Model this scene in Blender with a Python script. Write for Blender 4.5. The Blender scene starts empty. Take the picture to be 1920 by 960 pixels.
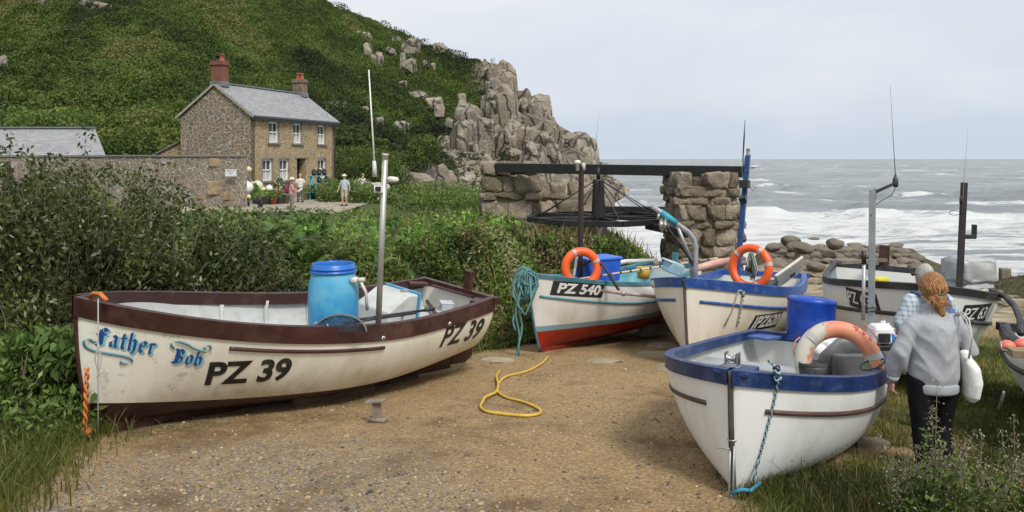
import bpy, bmesh, math, random
import numpy as np
from mathutils import Vector, Matrix, Euler
from mathutils.bvhtree import BVHTree
R = math.radians
rng = np.random.default_rng(7); random.seed(7)
sc = bpy.context.scene; col = sc.collection
CH = 8.0; FP = 1450.0
# ---------------- camera, sky, sun, exposure ----------------
cd = bpy.data.cameras.new('camera'); cam = bpy.data.objects.new('camera', cd); col.objects.link(cam)
cam.location = (0, 0, CH); cam.rotation_euler = (R(90), 0, 0)
cd.sensor_width = 36; cd.lens = 36*FP/1920; cd.shift_y = -183/1920; cd.clip_start = .1; cd.clip_end = 20000
sc.camera = cam
SUN_EL, SUN_AZ = 50, 152          # azimuth the light comes from, degrees clockwise from +Y
w = bpy.data.worlds.new('World'); sc.world = w; w.use_nodes = True
nt = w.node_tree; nd = nt.nodes; lk = nt.links; nd.clear()
sky = nd.new('ShaderNodeTexSky'); sky.sky_type = 'NISHITA'; sky.sun_disc = False
sky.sun_elevation = R(SUN_EL); sky.sun_rotation = R(SUN_AZ); sky.air_density = 1.4; sky.dust_density = 3
tc = nd.new('ShaderNodeTexCoord'); mp = nd.new('ShaderNodeMapping'); mp.inputs['Scale'].default_value = (1.2, 1.2, 5)
ns = nd.new('ShaderNodeTexNoise'); ns.inputs['Scale'].default_value = 1.6; ns.inputs['Detail'].default_value = 5
ns.inputs['Roughness'].default_value = .5; ns.inputs['Distortion'].default_value = .4
lk.new(tc.outputs['Generated'], mp.inputs[0]); lk.new(mp.outputs[0], ns.inputs['Vector'])
cr = nd.new('ShaderNodeValToRGB'); cr.color_ramp.elements[0].position = .32; cr.color_ramp.elements[1].position = .68
cr.color_ramp.elements[0].color = (5.0, 5.6, 6.5, 1); cr.color_ramp.elements[1].color = (6.6, 6.8, 7.15, 1)
sz0 = nd.new('ShaderNodeSeparateXYZ'); lk.new(tc.outputs['Generated'], sz0.inputs[0])
ma0 = nd.new('ShaderNodeMapRange'); ma0.inputs[1].default_value = 0; ma0.inputs[2].default_value = .22; ma0.inputs[3].default_value = -.14; ma0.inputs[4].default_value = .09; lk.new(sz0.outputs[2], ma0.inputs[0])
ma1 = nd.new('ShaderNodeMath'); ma1.operation = 'ADD'; lk.new(ns.outputs[0], ma1.inputs[0]); lk.new(ma0.outputs[0], ma1.inputs[1]); lk.new(ma1.outputs[0], cr.inputs[0])
mx = nd.new('ShaderNodeMix'); mx.data_type = 'RGBA'; mx.inputs[0].default_value = .94
lk.new(sky.outputs[0], mx.inputs[6]); lk.new(cr.outputs[0], mx.inputs[7])
bg = nd.new('ShaderNodeBackground'); bg.inputs[1].default_value = .1
wo = nd.new('ShaderNodeOutputWorld'); lk.new(mx.outputs[2], bg.inputs[0]); lk.new(bg.outputs[0], wo.inputs[0])
sd = bpy.data.lights.new('sun', 'SUN'); so = bpy.data.objects.new('sun', sd); col.objects.link(so)
sd.energy = 2.4; sd.angle = R(14); sd.color = (1, .95, .88)
sv = Vector((math.sin(R(SUN_AZ))*math.cos(R(SUN_EL)), math.cos(R(SUN_AZ))*math.cos(R(SUN_EL)), math.sin(R(SUN_EL))))
so.rotation_euler = sv.to_track_quat('Z', 'Y').to_euler(); so.location = (0, -10, 40)
sc.view_settings.view_transform = 'Standard'; sc.view_settings.look = 'None'
sc.view_settings.exposure = 0.36; sc.view_settings.gamma = 1; sc.view_settings.use_curve_mapping = False
try:
    sc.cycles.max_bounces = 6; sc.cycles.transparent_max_bounces = 8; sc.cycles.use_denoising = True
except Exception: pass

def P(px, py, D): return Vector(((px-960)/FP*D, D, CH-(py-297)/FP*D))
def smooth(a, b, x):
    t = np.clip((np.asarray(x, float)-a)/(b-a), 0, 1); return t*t*(3-2*t)
# ---------------- value noise in numpy ----------------
_perm = rng.permutation(4096); _val = rng.random(4096)
def vnoise(x, y, seed=0):
    x = np.asarray(x, float); y = np.asarray(y, float)
    xi = np.floor(x).astype(int); yi = np.floor(y).astype(int); xf = x-xi; yf = y-yi
    u = xf*xf*(3-2*xf); v = yf*yf*(3-2*yf)
    def h(i, j): return _val[_perm[(i + _perm[(j+seed*131) & 4095]) & 4095]]
    return (h(xi, yi)*(1-u)+h(xi+1, yi)*u)*(1-v) + (h(xi, yi+1)*(1-u)+h(xi+1, yi+1)*u)*v
def fbm(x, y, o=4, seed=0):
    s = 0; a = .5; t = 0
    for k in range(o):
        s = s + a*vnoise(np.asarray(x)*2**k+17*k, np.asarray(y)*2**k+31*k, seed+k); t += a; a *= .5
    return s/t
# ---------------- terrain ----------------
XBY = [0, 5, 7, 8.3, 10, 12, 13.5, 15, 16, 17, 25, 30, 36, 45, 60, 80, 200]
XBX = [-3.4, -3.6, -4.1, -3.9, -2.6, -.7, .7, 2.4, 3.8, 4.9, 5.0, 4, 1, -2, -4, -5, -5]
def xb(Y): return np.interp(Y, XBY, XBX)
def ground(X, Y):
    X = np.asarray(X, float); Y = np.asarray(Y, float)
    pl = CH-(1.85+.1*Y)
    pl = pl - .08*smooth(2.8, 4.5, X)*smooth(12, 8, Y)
    zp = 5.4+.55*smooth(-3, 1, X)*smooth(12, 16, Y)*smooth(28, 22, Y)
    zp = np.maximum(zp, pl)
    ww = smooth(0, 2.7, xb(Y)-X)
    z = pl*(1-ww)+zp*ww
    wr = smooth(0, 3.2, X-(6.4+.26*Y))*smooth(10, 15, Y)*smooth(27, 21, Y)
    z = z*(1-wr)+np.maximum(z, 4.75)*wr
    z = z-.06*np.clip(Y-31, 0, None)*smooth(2, 8, X)
    z = np.where(Y > 60, np.maximum(z, -4), z)
    u = X/np.maximum(Y, 1); bm = smooth(.29, .325, u)*smooth(.56, .515, u)*smooth(26.5, 29.5, Y)*smooth(52, 47, Y)
    berm = np.interp(Y, [26, 30, 35, 40, 43, 46, 52], [3.9, 3.7, 3.2, 2.85, 2.75, 2.65, .3]); z = np.where(berm > z, z*(1-bm)+berm*bm, z)
    return z
def gz(X, Y): return float(ground(X, Y))
def grass_mask(X, Y):
    n = (fbm(np.asarray(X)*.9, np.asarray(Y)*.9, 3, 3)-.5)
    a = smooth(-.35, .35, xb(Y)-X+n*1.2)
    # lower right: grass right of a line from the foremost boat's foot
    b = smooth(-.25, .35, X-(1.55+.0*Y)+n*.9)*smooth(6.4, 5.7, Y+n*1.6-.33*(X-2))
    b2 = smooth(-.3, .5, X-4.1+n*1.2)*smooth(16, 12, Y)
    b3 = smooth(0, 2, X-(5.5+.29*Y)+n)*smooth(36, 30, Y)
    b4 = smooth(-.2, .4, X-(2.6)+n)*smooth(9.5, 8, Y)*smooth(6.6, 7.0, Y)*.55
    return np.clip(np.maximum.reduce([a, b, b2, b3, b4]), 0, 1)

# ---------------- helpers ----------------
def tag(o, label=None, cat=None, group=None, kind=None):
    if label: o['label'] = label
    if cat: o['category'] = cat
    if group: o['group'] = group
    if kind: o['kind'] = kind
    return o
def empty(name, loc=(0, 0, 0), rot=(0, 0, 0), label=None, cat=None, group=None):
    o = bpy.data.objects.new(name, None); col.objects.link(o); o.empty_display_size = .2
    o.location = loc; o.rotation_euler = rot
    return tag(o, label, cat, group)
def link(name, me, parent=None):
    o = bpy.data.objects.new(name, me); col.objects.link(o)
    if parent is not None: o.parent = parent
    return o
def np_mesh(name, V, F, mats, parent=None, smooth_=True, attrs=None, mi=None):
    V = np.asarray(V, np.float32); F = np.asarray(F, np.int32)
    me = bpy.data.meshes.new(name); n, k = F.shape
    me.vertices.add(len(V)); me.vertices.foreach_set('co', V.ravel())
    me.loops.add(n*k); me.loops.foreach_set('vertex_index', F.ravel())
    me.polygons.add(n); me.polygons.foreach_set('loop_start', np.arange(n, dtype=np.int32)*k)
    me.polygons.foreach_set('loop_total', np.full(n, k, np.int32))
    me.polygons.foreach_set('use_smooth', np.full(n, smooth_, bool))
    if mi is not None: me.polygons.foreach_set('material_index', np.asarray(mi, np.int32))
    for m in (mats if isinstance(mats, (list, tuple)) else [mats]): me.materials.append(m)
    if attrs:
        for an, av in attrs.items():
            a = me.attributes.new(an, 'FLOAT', 'POINT'); a.data.foreach_set('value', np.asarray(av, np.float32))
    me.update(calc_edges=True); me.validate()
    return link(name, me, parent)

def frame(d):
    d = Vector(d).normalized(); up = Vector((0, 0, 1)) if abs(d.z) < .95 else Vector((0, 1, 0))
    a = d.cross(up).normalized(); b = a.cross(d).normalized(); return a, b
class MB:
    def __init__(s): s.v = []; s.f = []; s.m = []; s.s = []
    def add(s, V, F, mi=0, sm=True):
        o = len(s.v); s.v += [tuple(v) for v in V]
        for f in F: s.f.append(tuple(i+o for i in f)); s.m.append(mi); s.s.append(sm)
        return s
    def box(s, c, size, rot=None, mi=0, taper=(1, 1)):
        x, y, z = size[0]/2, size[1]/2, size[2]/2; V = []
        for sz in (-1, 1):
            tx, ty = taper if sz > 0 else (1, 1)
            for sx, sy in ((-1, -1), (1, -1), (1, 1), (-1, 1)): V.append(Vector((sx*x*tx, sy*y*ty, sz*z)))
        if rot is not None:
            M = rot if isinstance(rot, Matrix) else Euler(rot).to_matrix()
            V = [M @ v for v in V]
        V = [v+Vector(c) for v in V]
        return s.add(V, [(3, 2, 1, 0), (4, 5, 6, 7), (0, 1, 5, 4), (1, 2, 6, 5), (2, 3, 7, 6), (3, 0, 4, 7)], mi, False)
    def beam(s, p0, p1, w_, h_, mi=0, up=None):
        p0 = Vector(p0); p1 = Vector(p1); d = (p1-p0).normalized(); a, b = frame(d)
        V = []
        for p in (p0, p1):
            for sa, sb in ((-1, -1), (1, -1), (1, 1), (-1, 1)): V.append(p+a*sa*w_/2+b*sb*h_/2)
        return s.add(V, [(0, 1, 2, 3), (7, 6, 5, 4), (0, 4, 5, 1), (1, 5, 6, 2), (2, 6, 7, 3), (3, 7, 4, 0)], mi, False)
    def tube(s, pts, r, n=8, mi=0, closed=False, caps=True, rx=None):
        pts = [Vector(p) for p in pts]; m = len(pts)
        rr = r if isinstance(r, (list, tuple)) else [r]*m
        V = []; prev = None
        for i, p in enumerate(pts):
            if closed: d = pts[(i+1) % m]-pts[i-1]
            else: d = pts[min(i+1, m-1)]-pts[max(i-1, 0)]
            if d.length < 1e-9: d = Vector((0, 0, 1))
            d.normalize()
            if prev is None: a, b = frame(d); b = d.cross(a)
            else:
                a = prev-d*prev.dot(d)
                if a.length < 1e-6: a, b = frame(d)
                a.normalize(); b = d.cross(a)
            prev = a.copy()
            ra, rb = rr[i] if isinstance(rr[i], (tuple, list)) else (rr[i], rr[i])
            for k in range(n):
                t = 2*math.pi*k/n; V.append(p+a*math.cos(t)*ra+b*math.sin(t)*rb)
        F = []
        for i in range(m if closed else m-1):
            j = (i+1) % m
            for k in range(n): F.append((i*n+k, i*n+(k+1) % n, j*n+(k+1) % n, j*n+k))
        if caps and not closed: F.append(tuple(range(n))[::-1]); F.append(tuple((m-1)*n+k for k in range(n)))
        return s.add(V, F, mi, True)
    def lathe(s, prof, n=24, c=(0, 0, 0), mi=0, M=None):
        V = []
        for r, z in prof:
            for k in range(n):
                t = 2*math.pi*k/n; v = Vector((r*math.cos(t), r*math.sin(t), z))
                if M is not None: v = M @ v
                V.append(v+Vector(c))
        F = []
        for i in range(len(prof)-1):
            for k in range(n): F.append((i*n+k, i*n+(k+1) % n, (i+1)*n+(k+1) % n, (i+1)*n+k))
        return s.add(V, F, mi, True)
    def ball(s, c, r, n=12, mi=0):
        r = r if isinstance(r, (tuple, list)) else (r, r, r); V = []; F = []; m = n//2+1
        for i in range(m+1):
            ph = math.pi*i/m
            for k in range(n):
                t = 2*math.pi*k/n; V.append((c[0]+r[0]*math.sin(ph)*math.cos(t), c[1]+r[1]*math.sin(ph)*math.sin(t), c[2]-r[2]*math.cos(ph)))
        for i in range(m):
            for k in range(n): F.append((i*n+k, i*n+(k+1) % n, (i+1)*n+(k+1) % n, (i+1)*n+k))
        return s.add(V, F, mi, True)
    def build(s, name, mats, parent=None, bevel=0, mesh_only=False):
        me = bpy.data.meshes.new(name); me.from_pydata(s.v, [], s.f)
        for m in (mats if isinstance(mats, (list, tuple)) else [mats]): me.materials.append(m)
        me.polygons.foreach_set('material_index', s.m); me.polygons.foreach_set('use_smooth', s.s)
        me.update()
        if mesh_only: return me
        o = link(name, me, parent)
        if bevel:
            b = o.modifiers.new('bevel', 'BEVEL'); b.width = bevel; b.segments = 2; b.limit_method = 'ANGLE'; b.angle_limit = R(40)
        return o
def copy_thing(o, loc=None, rot=None, scale=None, label=None):
    c = o.copy(); col.objects.link(c)
    for ch in o.children:
        d = ch.copy(); col.objects.link(d); d.parent = c
        for g in ch.children:
            e = g.copy(); col.objects.link(e); e.parent = d
    if loc is not None: c.location = loc
    if rot is not None: c.rotation_euler = rot
    if scale is not None: c.scale = scale
    if label: c['label'] = label
    return c
def catenary(a, b, sag, n=10):
    a = Vector(a); b = Vector(b); return [a.lerp(b, i/n)-Vector((0, 0, sag*4*(i/n)*(1-i/n))) for i in range(n+1)]

# ---------------- materials ----------------
def newmat(name):
    m = bpy.data.materials.new(name); m.use_nodes = True; t = m.node_tree; t.nodes.clear()
    o = t.nodes.new('ShaderNodeOutputMaterial'); b = t.nodes.new('ShaderNodeBsdfPrincipled'); t.links.new(b.outputs[0], o.inputs[0])
    return m, t, b
def N(t, ty, **kw):
    n = t.nodes.new(ty)
    for k, v in kw.items():
        if k in n.inputs.keys(): n.inputs[k].default_value = v
        else: setattr(n, k, v)
    return n
def coords(t, scale=(1, 1, 1)):
    c = N(t, 'ShaderNodeTexCoord'); m = N(t, 'ShaderNodeMapping'); m.inputs['Scale'].default_value = scale
    t.links.new(c.outputs['Object'], m.inputs[0]); return m.outputs[0]
def noise(t, vec, scale, detail=4, rough=.55, dist=0):
    n = N(t, 'ShaderNodeTexNoise', Scale=scale, Detail=detail, Roughness=rough, Distortion=dist); t.links.new(vec, n.inputs['Vector']); return n.outputs[0]
def ramp(t, fac, stops):
    r = N(t, 'ShaderNodeValToRGB'); e = r.color_ramp.elements
    while len(e) < len(stops): e.new(.5)
    for i, (p, c) in enumerate(stops): e[i].position = p; e[i].color = (*c, 1) if len(c) == 3 else c
    t.links.new(fac, r.inputs[0]); return r.outputs[0]
def mixc(t, fac, a, b, mode='MIX'):
    m = N(t, 'ShaderNodeMix'); m.data_type = 'RGBA'; m.blend_type = mode
    for i, x in ((0, fac), (6, a), (7, b)):
        if hasattr(x, 'links') or isinstance(x, bpy.types.NodeSocket): t.links.new(x, m.inputs[i])
        elif i == 0: m.inputs[0].default_value = x
        else: m.inputs[i].default_value = (*x, 1) if len(x) == 3 else x
    return m.outputs[2]
def mth(t, op, a, b=0.0, clamp=False):
    m = N(t, 'ShaderNodeMath'); m.operation = op; m.use_clamp = clamp
    for i, x in ((0, a), (1, b)):
        if isinstance(x, bpy.types.NodeSocket): t.links.new(x, m.inputs[i])
        else: m.inputs[i].default_value = x
    return m.outputs[0]
def rampv(t, fac, a, b): return ramp(t, fac, [(a, (0, 0, 0)), (b, (1, 1, 1))])
def bump(t, b, h, strength=.3, dist=.02):
    n = N(t, 'ShaderNodeBump', Strength=strength, Distance=dist); t.links.new(h, n.inputs['Height']); t.links.new(n.outputs[0], b.inputs['Normal'])
def attr(t, name):
    a = N(t, 'ShaderNodeAttribute'); a.attribute_name = name; return a.outputs['Fac']
def pm(name, base, rough=.6, metal=0, var=.25, vs=6, bs=60, bstr=.15, bdist=.004, dirt=None, dirtamt=.5, ds=3, spec=.5):
    m, t, b = newmat(name); v = coords(t)
    n1 = noise(t, v, vs, 5); dark = tuple(c*(1-var) for c in base); lite = tuple(min(1, c*(1+var*.6)) for c in base)
    c = ramp(t, n1, [(.3, dark), (.7, lite)])
    if dirt:
        n2 = noise(t, v, ds, 6, .65); f = rampv(t, n2, .5, .72); f = mth(t, 'MULTIPLY', f, dirtamt); c = mixc(t, f, c, dirt)
    t.links.new(c, b.inputs['Base Color']); b.inputs['Metallic'].default_value = metal
    n3 = noise(t, v, vs*2, 3); rr = N(t, 'ShaderNodeMapRange'); rr.inputs[3].default_value = max(0, rough-.12); rr.inputs[4].default_value = min(1, rough+.12)
    t.links.new(n3, rr.inputs[0]); t.links.new(rr.outputs[0], b.inputs['Roughness'])
    b.inputs['Specular IOR Level'].default_value = spec
    if bstr: bump(t, b, noise(t, v, bs, 4), bstr, bdist)
    return m
def flat(name, base, rough=.5, metal=0): return pm(name, base, rough, metal, .18, 7, 80, .08, .003, dirt=tuple(.55*c+.09 for c in base), dirtamt=.4, ds=6)
def foliage_mat(name, stops, trans=.25, rough=.55, patch=None):
    m, t, b = newmat(name); c = ramp(t, attr(t, 'tint'), stops)
    if patch:
        v = coords(t); c = mixc(t, rampv(t, noise(t, v, patch[0], 3), .42, .62), c, patch[1], 'MULTIPLY')
    t.links.new(c, b.inputs['Base Color']); b.inputs['Roughness'].default_value = rough; b.inputs['Specular IOR Level'].default_value = .35
    tr = N(t, 'ShaderNodeBsdfTranslucent'); t.links.new(c, tr.inputs[0]); mxs = N(t, 'ShaderNodeMixShader'); mxs.inputs[0].default_value = trans
    out = [n for n in t.nodes if n.type == 'OUTPUT_MATERIAL'][0]
    t.links.new(b.outputs[0], mxs.inputs[1]); t.links.new(tr.outputs[0], mxs.inputs[2]); t.links.new(mxs.outputs[0], out.inputs[0])
    return m
def granite_mat(name, c1, c2, c3, scale=.35, lichen=.35, crack=True, bd=.15, iv=(.62, 1.35)):
    m, t, b = newmat(name); c = N(t, 'ShaderNodeTexCoord'); g = N(t, 'ShaderNodeNewGeometry'); v = g.outputs['Position']
    n1 = noise(t, v, scale, 7, .62, .3); cc = ramp(t, n1, [(.28, c3), (.48, c1), (.7, c2)])
    n2 = noise(t, v, scale*9, 6, .7); li = mth(t, 'MULTIPLY', rampv(t, n2, .56, .63), lichen); cc = mixc(t, li, cc, (.46, .45, .4))
    n4 = noise(t, v, scale*4, 6, .7); dk = mth(t, 'MULTIPLY', rampv(t, n4, .58, .68), .65); cc = mixc(t, dk, cc, (.07, .065, .052)); n5 = noise(t, v, scale*40, 4, .8); cc = mixc(t, mth(t, 'MULTIPLY', rampv(t, n5, .55, .62), .5), cc, (.05, .045, .035))
    ri = N(t, 'ShaderNodeMapRange'); t.links.new(g.outputs['Random Per Island'], ri.inputs[0]); ri.inputs[3].default_value = iv[0]; ri.inputs[4].default_value = iv[1]
    rc_ = N(t, 'ShaderNodeCombineColor'); t.links.new(ri.outputs[0], rc_.inputs[0]); t.links.new(ri.outputs[0], rc_.inputs[1]); t.links.new(mth(t, 'POWER', ri.outputs[0], 1.25), rc_.inputs[2]); cc = mixc(t, 1.0, cc, rc_.outputs[0], 'MULTIPLY')
    h = n2
    if crack:
        mp_ = N(t, 'ShaderNodeMapping'); mp_.inputs['Scale'].default_value = (1, 1, .3); mp_.inputs['Rotation'].default_value = (.1, .25, .3)
        dv = N(t, 'ShaderNodeMix'); dv.data_type = 'VECTOR'; dv.inputs[0].default_value = .12
        nn = N(t, 'ShaderNodeTexNoise', Scale=scale*2, Detail=3.0); t.links.new(v, nn.inputs['Vector'])
        vm = N(t, 'ShaderNodeVectorMath'); vm.operation = 'MULTIPLY_ADD'; t.links.new(nn.outputs['Color'], vm.inputs[0]); vm.inputs[1].default_value = (1.6, 1.6, 1.6)
        t.links.new(v, vm.inputs[2]); t.links.new(vm.outputs[0], mp_.inputs[0])
        vo = N(t, 'ShaderNodeTexVoronoi', Scale=scale*1.7); vo.feature = 'DISTANCE_TO_EDGE'; t.links.new(mp_.outputs[0], vo.inputs['Vector'])
        e = rampv(t, vo.outputs['Distance'], .0, .05); cc = mixc(t, e, (.05, .045, .035), cc)
        h = mth(t, 'ADD', mth(t, 'MULTIPLY', e, .8), mth(t, 'MULTIPLY', n2, .6))
    t.links.new(cc, b.inputs['Base Color']); b.inputs['Roughness'].default_value = .9; bump(t, b, h, .8, bd)
    return m
def masonry_mat(name, stones, mortar, scale, edge=.07, flatz=1.5, bd=.03):
    m, t, b = newmat(name); c = N(t, 'ShaderNodeTexCoord'); v = c.outputs['Object']
    nn = N(t, 'ShaderNodeTexNoise', Scale=scale*.8, Detail=2.0); t.links.new(v, nn.inputs['Vector'])
    vm = N(t, 'ShaderNodeVectorMath'); vm.operation = 'MULTIPLY_ADD'; t.links.new(nn.outputs['Color'], vm.inputs[0]); vm.inputs[1].default_value = (1.1/scale,)*3; t.links.new(v, vm.inputs[2])
    mp_ = N(t, 'ShaderNodeMapping'); mp_.inputs['Scale'].default_value = (1, 1, flatz); t.links.new(vm.outputs[0], mp_.inputs[0])
    vo = N(t, 'ShaderNodeTexVoronoi', Scale=scale, Randomness=.85); vo.feature = 'DISTANCE_TO_EDGE'; t.links.new(mp_.outputs[0], vo.inputs['Vector'])
    vc = N(t, 'ShaderNodeTexVoronoi', Scale=scale, Randomness=.85); vc.feature = 'F1'; t.links.new(mp_.outputs[0], vc.inputs['Vector'])
    sp = N(t, 'ShaderNodeSeparateColor'); t.links.new(vc.outputs['Color'], sp.inputs[0])
    k = len(stones); sc_ = ramp(t, sp.outputs[0], [(i/(k-1), s_) for i, s_ in enumerate(stones)])
    n2 = noise(t, v, scale*5, 5, .7); sc_ = mixc(t, mth(t, 'MULTIPLY', n2, .55), sc_, (.13, .11, .085), 'MIX')
    li = mth(t, 'MULTIPLY', rampv(t, noise(t, v, scale*3, 5, .7), .58, .66), .4); sc_ = mixc(t, li, sc_, (.42, .41, .36))
    e = rampv(t, vo.outputs['Distance'], edge*.55, edge)
    cc = mixc(t, e, mortar, sc_); t.links.new(cc, b.inputs['Base Color']); b.inputs['Roughness'].default_value = .92
    bump(t, b, mth(t, 'ADD', e, mth(t, 'MULTIPLY', n2, .5)), .8, bd); return m
M = {}
M['granite'] = granite_mat('granite', (.235, .2, .152), (.36, .31, .24), (.125, .11, .088), .2, .55, True, .5, (.82, 1.15))
M['granite_small'] = granite_mat('granite_small', (.3, .265, .21), (.42, .38, .31), (.16, .145, .12), .9, .5, False, .04)
M['boulder'] = granite_mat('sea_boulder', (.12, .1, .072), (.19, .16, .115), (.065, .057, .043), .7, .1, False, .03)
M['pillar_stone'] = granite_mat('pillar_stone', (.23, .185, .125), (.36, .3, .215), (.1, .085, .06), 1.6, .75, False, .07)
M['gable'] = masonry_mat('gable_rubble', [(.12, .1, .075), (.25, .175, .09), (.17, .14, .1), (.3, .205, .1), (.14, .125, .105), (.24, .19, .13)], (.42, .38, .31), 3.0, .085)
M['facade'] = masonry_mat('facade_stone', [(.34, .24, .115), (.42, .3, .15), (.26, .19, .1), (.45, .32, .155), (.34, .26, .15)], (.47, .39, .27), 3.3, .075)
M['yardwall'] = masonry_mat('yard_wall_stone', [(.2, .17, .13), (.28, .22, .15), (.15, .135, .11), (.27, .2, .12), (.22, .2, .17)], (.4, .37, .32), 3.3, .08)
M['paving'] = masonry_mat('yard_paving', [(.4, .35, .27), (.46, .4, .31), (.34, .3, .23)], (.2, .17, .11), 1.3, .05, 1)
M['brick'] = pm('chimney_brick', (.21, .08, .048), .85, var=.4, vs=10, dirt=(.05, .04, .035), dirtamt=.7)
M['white'] = flat('white_paint', (.78, .78, .75), .5); M['black'] = flat('black_paint', (.018, .018, .02), .45)
M['darkwood'] = pm('black_timber', (.014, .014, .015), .5, var=.4, vs=5, spec=.45); M['slatelead'] = flat('lead', (.16, .17, .185), .6)
M['steel'] = pm('stainless', (.5, .49, .46), .5, .75, .15, 5); M['galv'] = pm('galvanised', (.42, .44, .46), .45, .5, .15, 9)
M['glass'] = flat('window_glass', (.05, .055, .06), .12); M['curtain'] = flat('net_curtain', (.5, .5, .5), .8)
M['skin'] = pm('skin', (.56, .32, .23), .5, var=.1, bstr=.05); M['hair_red'] = pm('ginger_hair', (.34, .16, .06), .55, var=.6, vs=60, bs=150, bstr=.6, bdist=.01)
M['hair_grey'] = pm('grey_hair', (.42, .4, .37), .7, var=.4, vs=60, bs=150, bstr=.5, bdist=.008)
def slate():
    m, t, b = newmat('roof_slate'); v = coords(t)
    br = N(t, 'ShaderNodeTexBrick'); br.inputs['Scale'].default_value = 1; br.inputs['Brick Width'].default_value = .32; br.inputs['Row Height'].default_value = .2; br.inputs['Mortar Size'].default_value = .012
    br.inputs['Color1'].default_value = (.23, .235, .245, 1); br.inputs['Color2'].default_value = (.32, .32, .33, 1); br.inputs['Mortar'].default_value = (.1, .1, .11, 1)
    uv = N(t, 'ShaderNodeUVMap'); t.links.new(uv.outputs[0], br.inputs['Vector'])
    c = mixc(t, mth(t, 'MULTIPLY', rampv(t, noise(t, v, 1.2, 6, .7), .45, .7), .5), br.outputs['Color'], (.34, .33, .31))
    t.links.new(c, b.inputs['Base Color']); b.inputs['Roughness'].default_value = .6; bump(t, b, br.outputs['Fac'], -.5, .02); return m
M['slate'] = slate()
# ---------------- ground sheet ----------------
def polar_grid(u0, u1, nu, Ds):
    u = np.linspace(u0, u1, nu); UU, DD = np.meshgrid(u, Ds); return UU*DD, DD
def grid_faces(nr, nc):
    i = np.arange(nr-1)[:, None]*nc+np.arange(nc-1)[None]; i = i.ravel(); return np.stack([i, i+1, i+nc+1, i+nc], 1)
Ds = np.concatenate([np.linspace(-120, -8, 15), np.linspace(-6, 3, 12), np.geomspace(3.05, 14, 330), np.geomspace(14.05, 62, 260), np.linspace(63, 240, 20)])
XX = np.concatenate([np.linspace(-170, -12.2, 40), np.linspace(-12, -3, 150), np.linspace(-2.97, 8, 360), np.linspace(8.06, 24, 160), np.linspace(24.5, 180, 40)])
GX, GY = np.meshgrid(XX, Ds); GZ = ground(GX, GY)
near = smooth(40, 20, GY)
GZ = GZ+((fbm(GX*.6, GY*.6, 3, 11)-.5)*.10+(fbm(GX*3.1, GY*3.1, 4, 5)-.5)*.03)*near
gm = grass_mask(GX, GY)
n_ = fbm(GX*.8, GY*.8, 4, 21)
grey = smooth(.8, -.3, np.hypot((GX+1.8)/1.5, (GY-5.5)/1.1)-.8+(n_-.5)*1.6)
moss = smooth(.42, .6, n_)*smooth(1.6, .2, GX-xb(GY)) + .9*smooth(2.1, .9, np.hypot(GX+2.1, (GY-6.9)*1.3))*smooth(.33, .5, n_)+.6*smooth(.5,.62,n_)*smooth(4.5,5.5,GX+GY*.35)*smooth(12,9,GY)
slipm = smooth(14.5, 17.5, GY)*smooth(4.6, 5.6, GX)
def ground_mat():
    m, t, b = newmat('sandy_gravel_ground'); v = coords(t)
    base = ramp(t, noise(t, v, 1.1, 6, .65), [(.3, (.22, .13, .05)), (.5, (.38, .245, .1)), (.7, (.49, .33, .148))])
    gr = ramp(t, noise(t, v, 34, 8, .85), [(.36, (.05, .032, .018)), (.47, (.3, .2, .1)), (.54, (.45, .32, .17)), (.64, (.85, .7, .48))])
    base = mixc(t, .68, base, gr)
    vo = N(t, 'ShaderNodeTexVoronoi', Scale=42.0); t.links.new(v, vo.inputs['Vector']); sp = N(t, 'ShaderNodeSeparateColor'); t.links.new(vo.outputs['Color'], sp.inputs[0])
    pc = ramp(t, sp.outputs[0], [(0, (.1, .1, .105)), (.35, (.17, .165, .16)), (.7, (.27, .25, .22)), (1, (.42, .39, .34))])
    peb = mth(t, 'MULTIPLY', rampv(t, vo.outputs['Distance'], .55, .4), mth(t, 'ADD', mth(t, 'MULTIPLY', attr(t, 'grey'), .8), mth(t, 'MULTIPLY', rampv(t, sp.outputs[1], .84, .88), .55)), True)
    base = mixc(t, peb, base, pc)
    dk = rampv(t, noise(t, v, .9, 7, .7), .5, .64); base = mixc(t, mth(t, 'MULTIPLY', dk, .7), base, (.14, .085, .042))
    base = mixc(t, mth(t, 'MULTIPLY', attr(t, 'moss'), mth(t, 'MULTIPLY', rampv(t, noise(t, v, 14, 5, .7), .42, .58), .8)), base, (.1, .105, .035))
    gc = ramp(t, noise(t, v, 3, 6, .7), [(.3, (.04, .06, .018)), (.5, (.075, .1, .025)), (.7, (.13, .12, .045))])
    base = mixc(t, attr(t, 'grass'), base, gc)
    sl = masonry = ramp(t, noise(t, v, 2.2, 5, .7), [(.3, (.05, .05, .02)), (.55, (.1, .085, .05)), (.7, (.15, .12, .07))]); base = mixc(t, attr(t, 'slip'), base, sl)
    t.links.new(base, b.inputs['Base Color']); b.inputs['Roughness'].default_value = .95; b.inputs['Specular IOR Level'].default_value = .2
    h = mth(t, 'ADD', noise(t, v, 70, 5, .75), mth(t, 'MULTIPLY', rampv(t, vo.outputs['Distance'], .6, .1), mth(t, 'ADD', .25, attr(t, 'grey'))))
    bump(t, b, h, .9, .02); return m
g = np_mesh('ground', np.stack([GX, GY, GZ], -1).reshape(-1, 3), grid_faces(*GX.shape), ground_mat(), attrs=dict(grass=gm.ravel(), grey=grey.ravel(), moss=np.clip(moss, 0, 1).ravel(), slip=slipm.ravel()))
tag(g, kind='structure')

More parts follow.
